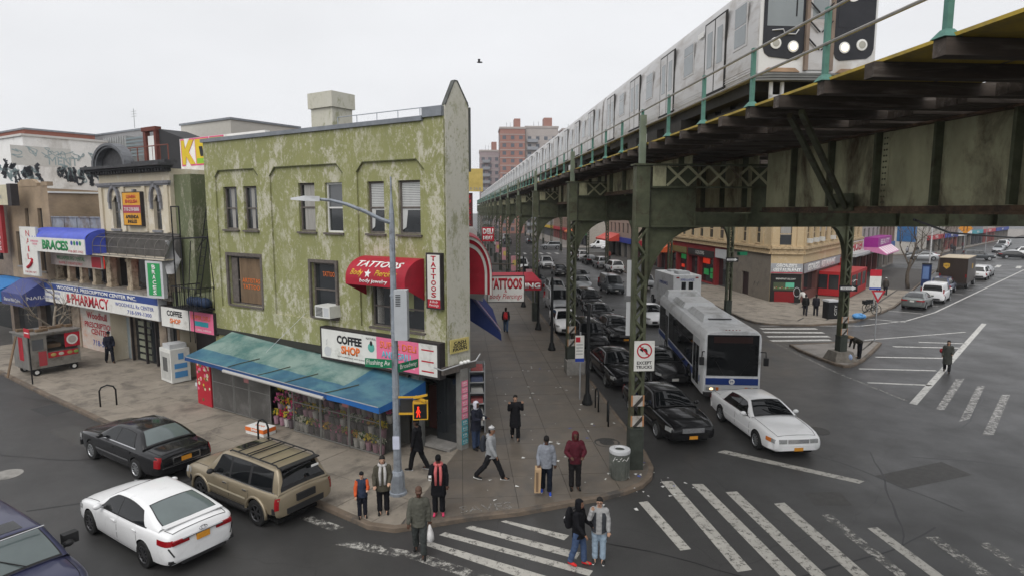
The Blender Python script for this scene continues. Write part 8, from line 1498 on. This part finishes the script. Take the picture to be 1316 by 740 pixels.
# ================================================================ PEOPLE
SKL = mat('skin_light', (.44,.27,.19), .55, var=.08); SKM = mat('skin_brown', (.23,.125,.08), .55, var=.08); SKD = mat('skin_dark', (.085,.045,.03), .5, var=.08); HAIR = mat('dark_hair', (.012,.010,.009), .6, var=.3, scale=20); HAIRB = mat('brown_hair', (.10,.055,.03), .6, var=.3, scale=20); EYE = flat((.01,.01,.01),.2,'eye'); LIP = flat((.22,.07,.06),.5,'lip')
from mathutils import noise as mnoise
_cl = {}
def cloth(c, rough=.85):
    k = tuple(c)
    if k not in _cl: _cl[k] = mat('cloth', c, rough, var=.2, scale=7, bump=.35, bscale=24, spec=.1)
    return _cl[k]
def remesh(mb, name, m, vox, smooth=4):
    me = mb.mesh(name, m); o = bpy.data.objects.new('t', me); TMP.collection.objects.link(o)
    r_ = o.modifiers.new('r','REMESH'); r_.mode = 'VOXEL'; r_.voxel_size = vox; s_ = o.modifiers.new('s','SMOOTH'); s_.factor = .5; s_.iterations = smooth
    r = evaluated(o); bpy.data.objects.remove(o)
    if name in ('top','trousers','sleeves','vest','hood'):      # soft folds
        n_ = len(r.vertices); co = np.empty(n_*3); no_ = np.empty(n_*3); r.vertices.foreach_get('co', co); r.vertices.foreach_get('normal', no_); co = co.reshape(-1,3); no_ = no_.reshape(-1,3)
        d_ = np.array([mnoise.noise((p[0]*7,p[1]*7,p[2]*16+p[0]*9))+.5*mnoise.noise((p[0]*18,p[1]*18,p[2]*26)) for p in co]); r.vertices.foreach_set('co', (co+no_*d_[:,None]*.011).ravel())
    r.polygons.foreach_set('use_smooth', [True]*len(r.polygons)); r.name = name; r.materials.clear(); r.materials.append(m); return r
def ring_loft(b, rings, n=14):
    """rings: (centre, half width across, half depth, up-axis frame (fx, fy))"""
    vs = []
    for c, a, d, fx, fy in rings: vs += [c+fx*(d*math.cos(2*math.pi*j/n))+fy*(a*math.sin(2*math.pi*j/n)) for j in range(n)]
    k = len(rings); fs = [(i*n+j,i*n+(j+1)%n,(i+1)*n+(j+1)%n,(i+1)*n+j) for i in range(k-1) for j in range(n)]+[tuple(range(n-1,-1,-1)),tuple((k-1)*n+j for j in range(n))]
    b.add(vs, fs)
def seg(b, a, c, r0, r1, n=10): 
    a, c = Vector(a), Vector(c); d = (c-a); e = d.normalized() if d.length > 0 else Vector((0,0,1)); b.tube([a-e*r0*.55,a,a.lerp(c,.5),c,c+e*r1*.55],[r0*.6,r0,(r0+r1)/2,r1,r1*.6],n)
def person(label, x, y, facing, H=1.74, z=KH+.01, skin=SKM, top=(.1,.1,.1), sleeves=None, legs=(.02,.02,.025), shoes=(.015,.015,.015), hair=HAIR, hat=None, hood=None, hem=.80, walk=(0,0,0,0), arms=((5,8,8),(5,8,8)), lean=0, head=(0,0), long_hair=False, fine=True, scarf=None, vest=None, wide=1.0, sole=None, group=None, hoodup=False, glasses=False):
    k = H/1.75; vox = (.0115 if fine else .024)
    t = thing('person', label, 'person', (x,y,z), facing, group)
    def leg(s, th, kn):
        th, kn = R(th), R(kn); hp = Vector((0,s*.095,.93)); kne = hp+Vector((math.sin(th),s*.015,-math.cos(th)))*.435; an = kne+Vector((math.sin(th-kn),0,-math.cos(th-kn)))*.425; return hp, kne, an
    L = {1:leg(1,walk[0],walk[1]), -1:leg(-1,walk[2],walk[3])}
    low = min(L[1][2].z, L[-1][2].z)-.085; dz = Vector((0,0,-low))
    la = R(lean); fx = Vector((math.cos(la),0,-math.sin(la))); fy = Vector((0,1,0)); up = Vector((math.sin(la),0,math.cos(la))); pel = Vector((0,0,.95))
    def tp(zz, xx=0, yy=0): return pel+up*(zz-.95)+fx*xx+fy*yy
    def arm(s, f, ab, el, inw=0):
        sh = tp(1.425,0,s*.185*wide); f, ab, el = R(f), R(ab), R(el); d1 = up*(-math.cos(f)*math.cos(ab))+fx*(math.sin(f)*math.cos(ab))+fy*(s*math.sin(ab)); e_ = sh+d1*.29; g_ = f+el; d2 = (up*(-math.cos(g_))+fx*math.sin(g_)+fy*(s*(math.sin(ab)*.4-inw))).normalized(); w_ = e_+d2*.25; return sh, e_, w_, d2
    A = {s: arm(s, *arms[i]) for i, s in enumerate((1,-1))}
    S = lambda v: (Vector(v)+dz)*k
    b = MB()      # the body: one continuous skin
    ring_loft(b, [(S(tp(zz)),a*k,d*k,fx,fy) for zz,a,d in ((.86,.13,.09),(.95,.15,.10),(1.08,.13,.09),(1.28,.15,.10),(1.42,.15,.085),(1.49,.07,.06),(1.53,.05,.05))])
    hd_t, hd_r = head; hc = tp(1.645,.025+.04*math.sin(R(hd_t)),0); seg(b, S(tp(1.46)), S(tp(1.56,.01)), .055*k, .05*k)
    hx = Vector((math.cos(R(hd_t)+la)*math.cos(R(hd_r)), math.sin(R(hd_r)), -math.sin(R(hd_t)+la))).normalized(); hz = (Vector((math.sin(R(hd_t)+la),0,math.cos(R(hd_t)+la)))).normalized(); hy = hz.cross(hx).normalized(); hx = hy.cross(hz)
    def hp_(a, c, e): return S(hc+hx*a+hy*c+hz*e)
    hr = [(-.115,.03,.035,.01),(-.10,.05,.055,.015),(-.06,.066,.075,.005),(0,.074,.092,0),(.05,.073,.094,-.005),(.09,.058,.075,-.008),(.115,.028,.035,-.01)]
    ring_loft(b, [(S(hc+hz*e+hx*o),a*k,d*k,hx,hy) for e,a,d,o in hr], 16)
    b.ball(hp_(.10,0,-.015),.018*k,.014*k,.022*k,8,5); [b.ball(hp_(-.005,s*.078,-.01),.016*k,.010*k,.03*k,8,5) for s in (1,-1)]
    for s in (1,-1):
        hpv, kne, an = L[s]; seg(b,S(hpv),S(kne),.075*k,.05*k); seg(b,S(kne),S(an),.05*k,.036*k); seg(b,S(an),S(an+Vector((.13,0,-.05))),.035*k,.03*k)
        sh, e_, w_, d2 = A[s]; seg(b,S(sh),S(e_),.045*k,.036*k); seg(b,S(e_),S(w_),.036*k,.026*k)
        # hand: palm, four bent fingers, thumb from the side
        hdir = d2; side_ = fy*s if abs(hdir.dot(fy)) < .8 else up; inn = hdir.cross(fy).normalized(); pm = w_+hdir*.05; ac = (hdir.cross(inn)).normalized()
        rows_ = [(S(w_+hdir*.0),.024*k,.019*k,inn,ac),(S(w_+hdir*.035),.036*k,.018*k,inn,ac),(S(w_+hdir*.085),.040*k,.016*k,inn,ac)]; ring_loft(b, rows_, 10)
        if fine:
            for q_, ln in ((-1.5,.058),(-.5,.068),(.5,.064),(1.5,.05)):
                f0 = w_+hdir*.082+ac*(q_*.0195); f1 = f0+hdir*ln*.55-inn*.008; f2 = f1+(hdir*.75-inn*.66).normalized()*ln*.55; b.tube([S(f0-hdir*.02),S(f0),S(f1),S(f2)],[.0105*k,.0105*k,.0098*k,.008*k],6)
            th = w_+hdir*.03-ac*.036; b.tube([S(th+ac*.015),S(th),S(th+hdir*.035-ac*.022-inn*.01),S(th+hdir*.062-ac*.02-inn*.02)],[.012*k,.0125*k,.011*k,.009*k],6)
    put('body', remesh(b,'body',skin,vox*.95,2), t)
    for s in (1,-1): MB().ball(hp_(.086,s*.031,.012),.010*k,.014*k,.009*k,8,5).build('eye', EYE, t)
    MB().ball(hp_(.088,0,-.062),.012*k,.026*k,.007*k,8,5).build('mouth', LIP, t)
    if glasses: q = MB(); [q.tube([hp_(.105,s*.032+.026*math.cos(a),.010+.02*math.sin(a)) for a in [j*.7 for j in range(10)]],.004*k,4) for s in (1,-1)]; q.build('glasses', EYE, t)
    # trousers
    b = MB(); ring_loft(b, [(S(tp(zz)),a*k,d*k,fx,fy) for zz,a,d in ((.84,.16,.125),(.93,.18,.14),(1.04,.165,.125))])
    for s in (1,-1): hpv, kne, an = L[s]; seg(b,S(hpv-Vector((0,0,.02))),S(kne),.112*k,.086*k,12); seg(b,S(kne),S(an+Vector((0,0,.02))),.086*k,.078*k,12)
    put('trousers', remesh(b,'trousers',cloth(legs),.016 if fine else .026,3), t)
    # top: torso, collar and sleeves in one garment
    b = MB(); ring = [(hem,.195,.16),(.95,.195,.16),(1.1,.19,.155),(1.3,.205,.155),(1.40,.195*wide,.135),(1.455,.125,.10),(1.50,.078,.072)]
    if hem < .75: ring = [(hem,.225,.19),(.85,.21,.175)]+ring[2:]
    rg = []
    for zz,a,d in ring:
        if zz < .9: mid = (L[1][1]+L[-1][1])/2; c = pel+up*(zz-.95); c.x += mid.x*.3*min(1,(.95-zz)/.4); sp = abs(L[1][1].x-L[-1][1].x)*.25*min(1,(.95-zz)/.4); rg.append((S(c),a*k,(d+sp)*k,fx,fy))
        else: rg.append((S(tp(zz)),a*k,d*k,fx,fy))
    ring_loft(b, rg, 16); tm = cloth(top)
    sb = MB() if sleeves else b
    for s in (1,-1):
        sh, e_, w_, d2 = A[s]; seg(sb,S(sh+up*.0-fy*s*.02),S(e_),.083*k,.07*k,12); seg(sb,S(e_),S(w_+d2*.005),.07*k,.052*k,12); b.ball(S(sh-fy*s*.03),.08*k,.08*k,.075*k)
    if hood is not None and not hoodup: b.ball(S(tp(1.47,-.09)),.07*k,.11*k,.07*k)
    put('jacket' if hem < .78 or vest or scarf else 'top', remesh(b,'top',tm,.016 if fine else .026,4), t)
    if sleeves: put('sleeves', remesh(sb,'sleeves',cloth(sleeves),.015 if fine else .026,3), t)
    if vest: 
        b = MB(); ring_loft(b,[(S(tp(zz)),a*k,d*k,fx,fy) for zz,a,d in ((.84,.21,.178),(1.0,.21,.178),(1.3,.22,.172),(1.40,.185,.145))],16)
        m_ = remesh(b,'vest',cloth(vest),.016,3); bm = bmesh.new(); bm.from_mesh(m_); fr_ = [f for f in bm.faces if (f.calc_center_median()-S(tp(1.2))).dot(fx) > .085*k and abs(f.calc_center_median().y) < .075*k]; bmesh.ops.delete(bm, geom=fr_, context='FACES'); bm.to_mesh(m_); bm.free(); put('vest', m_, t)
    if scarf:
        q = MB(); q.tube([S(tp(1.49,.0+.095*math.cos(a),.1*math.sin(a))) for a in [2*math.pi*j/10 for j in range(11)]],.045*k,8); [q.tube([S(tp(1.46,.09,s*.055)),S(tp(1.3,.165,s*.075)),S(tp(1.08,.16,s*.07)),S(tp(.93,.165,s*.065))],[.04*k,.045*k,.04*k,.035*k],8) for s in (1,-1)]; q.build('scarf', cloth(scarf), t, smooth=True)
    # shoes
    for s in (1,-1):
        an = L[s][2]; b = MB(); d = Vector((1,s*.18,0)).normalized(); pitch = max(-.5,min(.6,(an.z+dz.z-.09)*1.8)); dd = (d*math.cos(pitch)-Vector((0,0,math.sin(pitch)))*1.0).normalized(); b.tube([S(an-d*.06-Vector((0,0,.03))),S(an+Vector((0,0,-.035))),S(an+dd*.09-Vector((0,0,.045))),S(an+dd*.17-Vector((0,0,.052))),S(an+dd*.20-Vector((0,0,.055)))],[.04*k,.05*k,.045*k,.036*k,.018*k],10); b.tube([S(an+Vector((0,0,.04))),S(an-Vector((0,0,.03)))],[.045*k,.048*k],10); sh_ = put('shoe', remesh(b,'shoe',cloth(shoes,.6),.012 if fine else .024,2), t)
        if sole: q = MB(); q.tube([S(an-d*.085-Vector((0,0,.072))),S(an+dd*.06-Vector((0,0,.075))),S(an+dd*.19-Vector((0,0,.075)))],[.03*k,.042*k,.026*k],8); q.build('sole', cloth(sole), sh_)
    # hair, hats, hoods
    if hoodup or (hood is not None and hoodup):
        b = MB(); ring_loft(b,[(S(hc+hz*e-hx*.02),a*k,d*k,hx,hy) for e,a,d in ((-.17,.10,.09),(-.10,.105,.105),(0,.108,.118),(.08,.098,.11),(.13,.05,.06))],16); me = remesh(b,'hood',cloth(hood),.014 if fine else .024,3)
        bm = bmesh.new(); bm.from_mesh(me); c0 = S(hc); fr_ = [f for f in bm.faces if (f.calc_center_median()-c0).dot(hx) > .062*k and (f.calc_center_median()-c0).dot(hz) < .075*k and (f.calc_center_median()-c0).dot(hz) > -.12*k]; bmesh.ops.delete(bm, geom=fr_, context='FACES'); bm.to_mesh(me); bm.free(); put('hood', me, t)
    elif hat:
        b = MB(); ring_loft(b,[(S(hc+hz*e-hx*.006),a*k,d*k,hx,hy) for e,a,d in ((.035,.084,.105),(.09,.08,.10),(.125,.055,.07),(.138,.02,.03))],16); hm = b.build('hat', cloth(hat[0]), t, smooth=True)
        if len(hat) > 1 and hat[1] == 'peak': q = MB(); q.add([hp_(.08,-.07,.045),hp_(.08,.07,.045),hp_(.175,.05,.03),hp_(.175,-.05,.03),hp_(.08,-.07,.055),hp_(.08,.07,.055),hp_(.175,.05,.04),hp_(.175,-.05,.04)],[(0,1,2,3),(7,6,5,4),(0,4,5,1),(1,5,6,2),(2,6,7,3),(3,7,4,0)]); q.build('peak', cloth(hat[0]), hm)
        if len(hat) > 1 and hat[1] == 'stripe': q = MB(); q.tube([S(hc+hz*.075-hx*.006+hx*(.103*math.cos(a))+hy*(.083*math.sin(a))) for a in [2*math.pi*j/14 for j in range(15)]],.012*k,5); q.build('hat_stripe', cloth((.05,.05,.05)), hm); MB().ball(hp_(0,0,.15),.025*k).build('bobble', cloth(hat[0]), hm)
        if hair: b = MB(); ring_loft(b,[(S(hc+hz*e-hx*.035),a*k,d*k,hx,hy) for e,a,d in ((-.09,.05,.05),(-.03,.079,.07),(.05,.082,.075))],14); b.build('hair', hair, t, smooth=True)
    else:
        b = MB(); ring_loft(b,[(S(hc+hz*e-hx*o),a*k,d*k,hx,hy) for e,a,d,o in ((-.13 if not long_hair else -.26,.055 if not long_hair else .095,.05,.05 if not long_hair else .06),(-.05,.082,.07,.035),(.02,.086,.085,.022),(.06,.086,.10,.008),(.10,.07,.085,.008),(.128,.03,.04,.01))],16); b.build('hair', hair, t, smooth=True)
    t['k'] = k
    def w(v): q = S(v); rz_ = Matrix.Rotation(facing,3,'Z'); return rz_@q+Vector((x,y,z))
    hands = {s: w(A[s][2]+A[s][3]*.09) for s in (1,-1)}; del t['k']
    return t, hands, (lambda zz,xx=0,yy=0: w(tp(zz,xx,yy)))
CAMF = R(-90)
def backpack(label, at, facing, m, h_=.46, mark=None, cat='backpack', lean=0):
    t = thing('backpack', label, cat, at, facing); b = MB(); ring_loft(b,[(Vector((0,0,zz)),a,d,Vector((1,0,0)),Vector((0,1,0))) for zz,a,d in ((0,.13,.08),(.05,.155,.105),(.3,.15,.10),(.42,.11,.07),(h_,.05,.04))],14); put('bag', remesh(b,'bag',cloth(m),.018,3), t)
    [MB().tube([(.06,s*.09,.42),(.16,s*.11,.46),(.27,s*.10,.36),(.27,s*.12,.15),(.12,s*.13,.06)],.016,6).build('strap', cloth(m), t) for s in (1,-1)]
    MB().ball((-.09,0,.14),.05,.10,.09,10,6).build('pocket', cloth(m), t, smooth=True)
    if mark: MB().box(-.135,-.10,-.03,.03,.14,.22).build('tag', cloth(mark), t)
def gp(px,py): return px,py
# corner group
person('child in a navy jacket with orange sleeves and a black cap at the kerb', -4.15,16.38, CAMF+R(20), 1.30, top=(.03,.04,.07), sleeves=(.50,.09,.03), skin=SKL, legs=(.012,.013,.02), hat=((.012,.012,.014),), arms=((25,6,70,.3),(10,10,20)))
person('woman with a long pale scarf and olive jacket standing beside the child', -3.62,16.62, CAMF+R(12), 1.66, top=(.065,.06,.045), skin=SKL, legs=(.010,.010,.012), scarf=(.42,.41,.40), long_hair=True, arms=((12,8,55,.25),(5,12,40,.1)), hem=.72)
t_, h_, _ = person('man in a grey green jacket and brown cap stepping off the kerb', -2.32,14.72, CAMF+R(6), 1.78, z=.005, top=(.085,.085,.07), skin=SKD, legs=(.045,.05,.048), hat=((.10,.06,.045),'peak'), walk=(16,12,-10,14), arms=((-4,9,10),(8,10,14)), hem=.78)
b = MB(); ring_loft(b,[(Vector((0,0,zz)),a,d,Vector((1,0,0)),Vector((0,1,0))) for zz,a,d in ((-.44,.09,.07),(-.40,.14,.11),(-.25,.14,.10),(-.10,.07,.05),(0,.02,.02))],12); bag = put('shopping_bag', b.mesh('shopping_bag', mat('white_plastic_bag',(.62,.61,.60),.4,var=.12,scale=9,bump=.8,bscale=14), True), None, h_[1]+Vector((0,0,-.01)), R(0)); tag(bag,'white plastic carrier bag with red print held by the man in the cap','bag'); MB().ball((.0,-.095,-.30),.06,.018,.05,8,5).build('red_print', RED, bag)
t_, h_, _ = person('person in a black coat and pink scarf looking down at a phone', -2.05,16.55, CAMF+R(4), 1.72, top=(.009,.009,.011), skin=SKD, legs=(.010,.010,.012), hat=((.008,.008,.009),), scarf=(.50,.13,.13), shoes=(.52,.05,.12), arms=((4,8,12),(28,10,80,.15)), hem=.58, head=(28,0))
MB().cbox((0,0,0),.02,.075,.14).build('phone', WHITE, None, h_[-1], CAMF, label='white phone in the hand of the person with the pink scarf', cat='phone')
# walking group beside the building
fw_ = R(-14); t_, h_, w_ = person('man in a grey hoodie and striped bobble hat striding to the right', -.66,18.8, fw_, 1.80, top=(.26,.27,.28), skin=SKM, legs=(.014,.014,.016), hat=((.42,.42,.42),'stripe'), hood=(.26,.27,.28), walk=(26,4,-24,16), arms=((-12,8,12),(16,8,18)), sole=(.6,.6,.58)); backpack('dark grey backpack on the man with the bobble hat', w_(.98,-.24), fw_, (.03,.034,.042), .5)
t_, h_, _ = person('person in a navy coat with a white hood holding a coffee cup', -1.28,21.35, R(-35), 1.74, top=(.016,.018,.028), skin=SKD, legs=(.03,.045,.085), hood=(.50,.50,.56), hoodup=True, arms=((18,8,75,.2),(22,6,78,.2)), hem=.72)
q = MB(); q.lathe([(.03,-.06),(.038,.06)],12); q.build('coffee_cup', SIGNW, None, h_[-1]+Vector((.03,0,.04)), 0, label='white paper coffee cup held by the person in the white hood', cat='cup')
person('woman in a black coat holding both hands to her face, walking towards the corner', .12,22.35, CAMF+R(3), 1.68, top=(.010,.010,.012), skin=SKL, legs=(.010,.010,.012), hair=HAIR, hem=.50, walk=(12,6,-8,14), arms=((50,14,118,.12),(46,14,120,.12)), long_hair=False)
t_, h_, _ = person('man in a light grey hoodie and blue shoes carrying a long box', 1.03,17.9, CAMF+R(-4), 1.76, top=(.20,.215,.245), skin=SKD, legs=(.010,.013,.022), shoes=(.03,.08,.42), sole=(.5,.5,.55), hood=(.20,.215,.245), hat=((.014,.013,.013),), head=(22,0), walk=(8,6,-6,6), arms=((-4,10,10),(4,10,30,.1)))
bx3 = thing('cardboard_box','tall narrow tan cardboard box carried by the man in the grey hoodie','box',h_[-1]+Vector((-.05,0,-.68)),R(10)); q = MB(); q.add([(-.08,-.16,-.04),(.10,-.16,-.04),(.10,.16,-.04),(-.08,.16,-.04),(-.05,-.16,.68),(.13,-.16,.68),(.13,.16,.68),(-.05,.16,.68)],[(0,3,2,1),(4,5,6,7),(0,1,5,4),(1,2,6,5),(2,3,7,6),(3,0,4,7)]); q.build('carton', mat('cardboard',(.42,.29,.17),.75,var=.12), bx3); MB().box(-.03,.04,-.17,-.161,.0,.6).build('tape', BOARD, bx3); bx3.rotation_euler = (0,0,R(0))
person('man in a maroon hooded top with hands in the front pocket', 1.92,18.15, CAMF+R(4), 1.80, top=(.075,.014,.022), skin=SKD, legs=(.014,.013,.014), hood=(.09,.014,.02), hoodup=True, arms=((8,16,66,.55),(8,16,66,.55)), wide=1.08)
t_, h_, w_ = person('person in a black hooded coat, jeans and bright red shoes on the crossing', 1.62,14.28, R(-28), 1.66, z=.005, top=(.009,.009,.011), skin=SKM, legs=(.055,.085,.16), shoes=(.58,.03,.03), hood=(.009,.009,.011), hoodup=True, walk=(12,8,-8,8), arms=((14,10,40),(12,10,40)), hem=.76); backpack('black backpack with a white tag on the person in red shoes', w_(.97,-.26), R(-28), (.010,.010,.012), .5, (.6,.6,.6))
person('person with glasses in a grey hoodie and dark vest covering the mouth with one hand', 2.14,14.42, CAMF+R(-12), 1.64, z=.005, top=(.30,.30,.30), vest=(.045,.048,.055), skin=SKL, legs=(.28,.36,.44), shoes=(.03,.03,.03), sole=(.62,.62,.6), hair=HAIR, arms=((5,9,16),(52,12,122,.35)), glasses=True, hood=(.32,.32,.32))
person('person in black walking behind the lamp pole past the shop entrance', -3.1,19.55, R(165), 1.74, top=(.010,.010,.012), skin=SKD, legs=(.010,.010,.011), sole=(.4,.4,.4), hat=((.01,.01,.01),), walk=(18,8,-16,12), hem=.72)
# farther people
p = FL.p(-22.4,.0); person('person in dark navy clothes walking past the pharmacy shutter', p.x,p.y, R(-40), 1.78, top=(.016,.018,.03), skin=SKM, legs=(.010,.011,.017), hat=((.012,.012,.018),), head=(20,0), walk=(14,4,-12,10), arms=((8,8,30,.2),(8,8,30,.2)), fine=False)
t_, h_, w_ = person('person in jeans with a bright red backpack walking away along the avenue', -.43,42.9, R(86), 1.72, top=(.03,.03,.035), skin=SKM, legs=(.05,.08,.14), hair=HAIR, walk=(10,4,-10,8), fine=False); backpack('bright red backpack on the person walking away along the avenue', w_(.97,-.25), R(86), (.50,.035,.04), .5)
t_, h_, w_ = person('woman in a long grey green coat crossing the side street', 23.25,32.5, R(235), 1.72, z=.005, top=(.05,.052,.046), skin=SKL, legs=(.02,.02,.022), long_hair=True, hair=HAIR, hem=.46, walk=(14,6,-12,10), arms=((10,8,60,.2),(0,8,20)), fine=False); b = MB(); b.ball((0,0,0),.10,.16,.14,10,7); b.build('shoulder_bag', cloth((.28,.03,.04)), None, w_(1.15,-.05,-.24), R(235), label='dark red shoulder bag on the woman crossing the side street', cat='bag', smooth=True)
person('person with light brown hair bending down beside the island column', 20.0,35.1, R(175), 1.7, top=(.022,.02,.016), skin=SKL, hair=mat('fair_hair',(.28,.18,.09),.6), legs=(.014,.014,.018), lean=62, head=(10,0), arms=((60,6,10),(65,6,10)), fine=False, hem=.86, long_hair=True)
b = MB(); b.ball((0,0,.22),.16,.2,.22,10,7); b.build('carrier_bag', mat('blue_white_bag',(.25,.32,.48),.5,var=.3,scale=12), None, (19.05,34.4,KH), 0, label='blue and white bag at the foot of the island column', cat='bag', smooth=True)
GPF = 'people on the far pavements'
for x_, y_, f_, c_, l_, kw in [(23.7,49.7,60,(.016,.016,.016),'left of the two dark clothed people before the restaurant',{}),(24.5,49.6,70,(.022,.022,.028),'right of the two dark clothed people before the restaurant',{}),(25.6,53.9,100,(.50,.49,.46),'person bending in a white jacket before the restaurant sign',dict(lean=50,arms=((50,6,20),(50,6,20)))),(36.9,62.2,55,(.03,.03,.028),'left of the pair walking away near the shops',{}),(37.5,62.0,55,(.05,.045,.04),'right of the pair walking away near the shops, in a white cap',dict(hat=((.6,.6,.58),))),(41.3,70.0,60,(.04,.03,.09),'person in a purple top near the magenta awning',dict(legs=(.16,.13,.10))),(77.5,92.5,100,(.03,.05,.05),'person at the right edge walking over the far crossing',{}),(86,121,70,(.03,.03,.03),'person in black on the far pavement near the orange signs',{}),(90,127.5,60,(.05,.05,.06),'person in grey on the far pavement further up',{}),(74,116.5,60,(.30,.30,.32),'person in a pale coat by the far corner',{}),(76.5,117.5,60,(.02,.02,.02),'person in dark clothes by the far corner',{}),(97,134,60,(.10,.03,.03),'person in a red jacket far up the side street',{})]:
    person(l_, x_, y_, R(f_), 1.72, top=c_, skin=rnd.choice((SKM,SKL,SKD)), walk=(10,4,-9,7) if 'lean' not in kw else (0,0,0,0), fine=False, group=GPF, **kw)
for n,s,c_,lab in ((2.2,62,(.40,.14,.02),'person in an orange vest far along the avenue pavement'),(1.6,56,(.02,.02,.02),'person in black far along the avenue pavement'),(3.6,74,(.05,.06,.1),'person in blue far along the avenue pavement'),(26,90,(.03,.03,.03),'person in dark clothes on the far right pavement of the avenue'),(25,103,(.2,.05,.04),'person in red on the far right pavement of the avenue')):
    q = BW.p(n,s); person(lab, q.x,q.y, CAMF, 1.72, top=c_, skin=SKM, fine=False, group='people along the avenue', walk=(9,4,-9,6))
bpy.data.scenes.remove(TMP)
# ---------------------------------------------------------------- thin grey air between the street and the far towers
hz_m = bpy.data.materials.new('haze'); hz_m.use_nodes = True; nt = hz_m.node_tree; nt.nodes.clear()
ho = N(nt,'ShaderNodeOutputMaterial'); hv2 = N(nt,'ShaderNodeVolumePrincipled'); hv2.inputs['Color'].default_value = (.86,.89,.93,1); hv2.inputs['Density'].default_value = .00042; hv2.inputs['Anisotropy'].default_value = .2
nt.links.new(hv2.outputs[0], ho.inputs['Volume'])
MB().box(-180,330,-40,420,-1,46).build('haze', hz_m, kind='stuff')
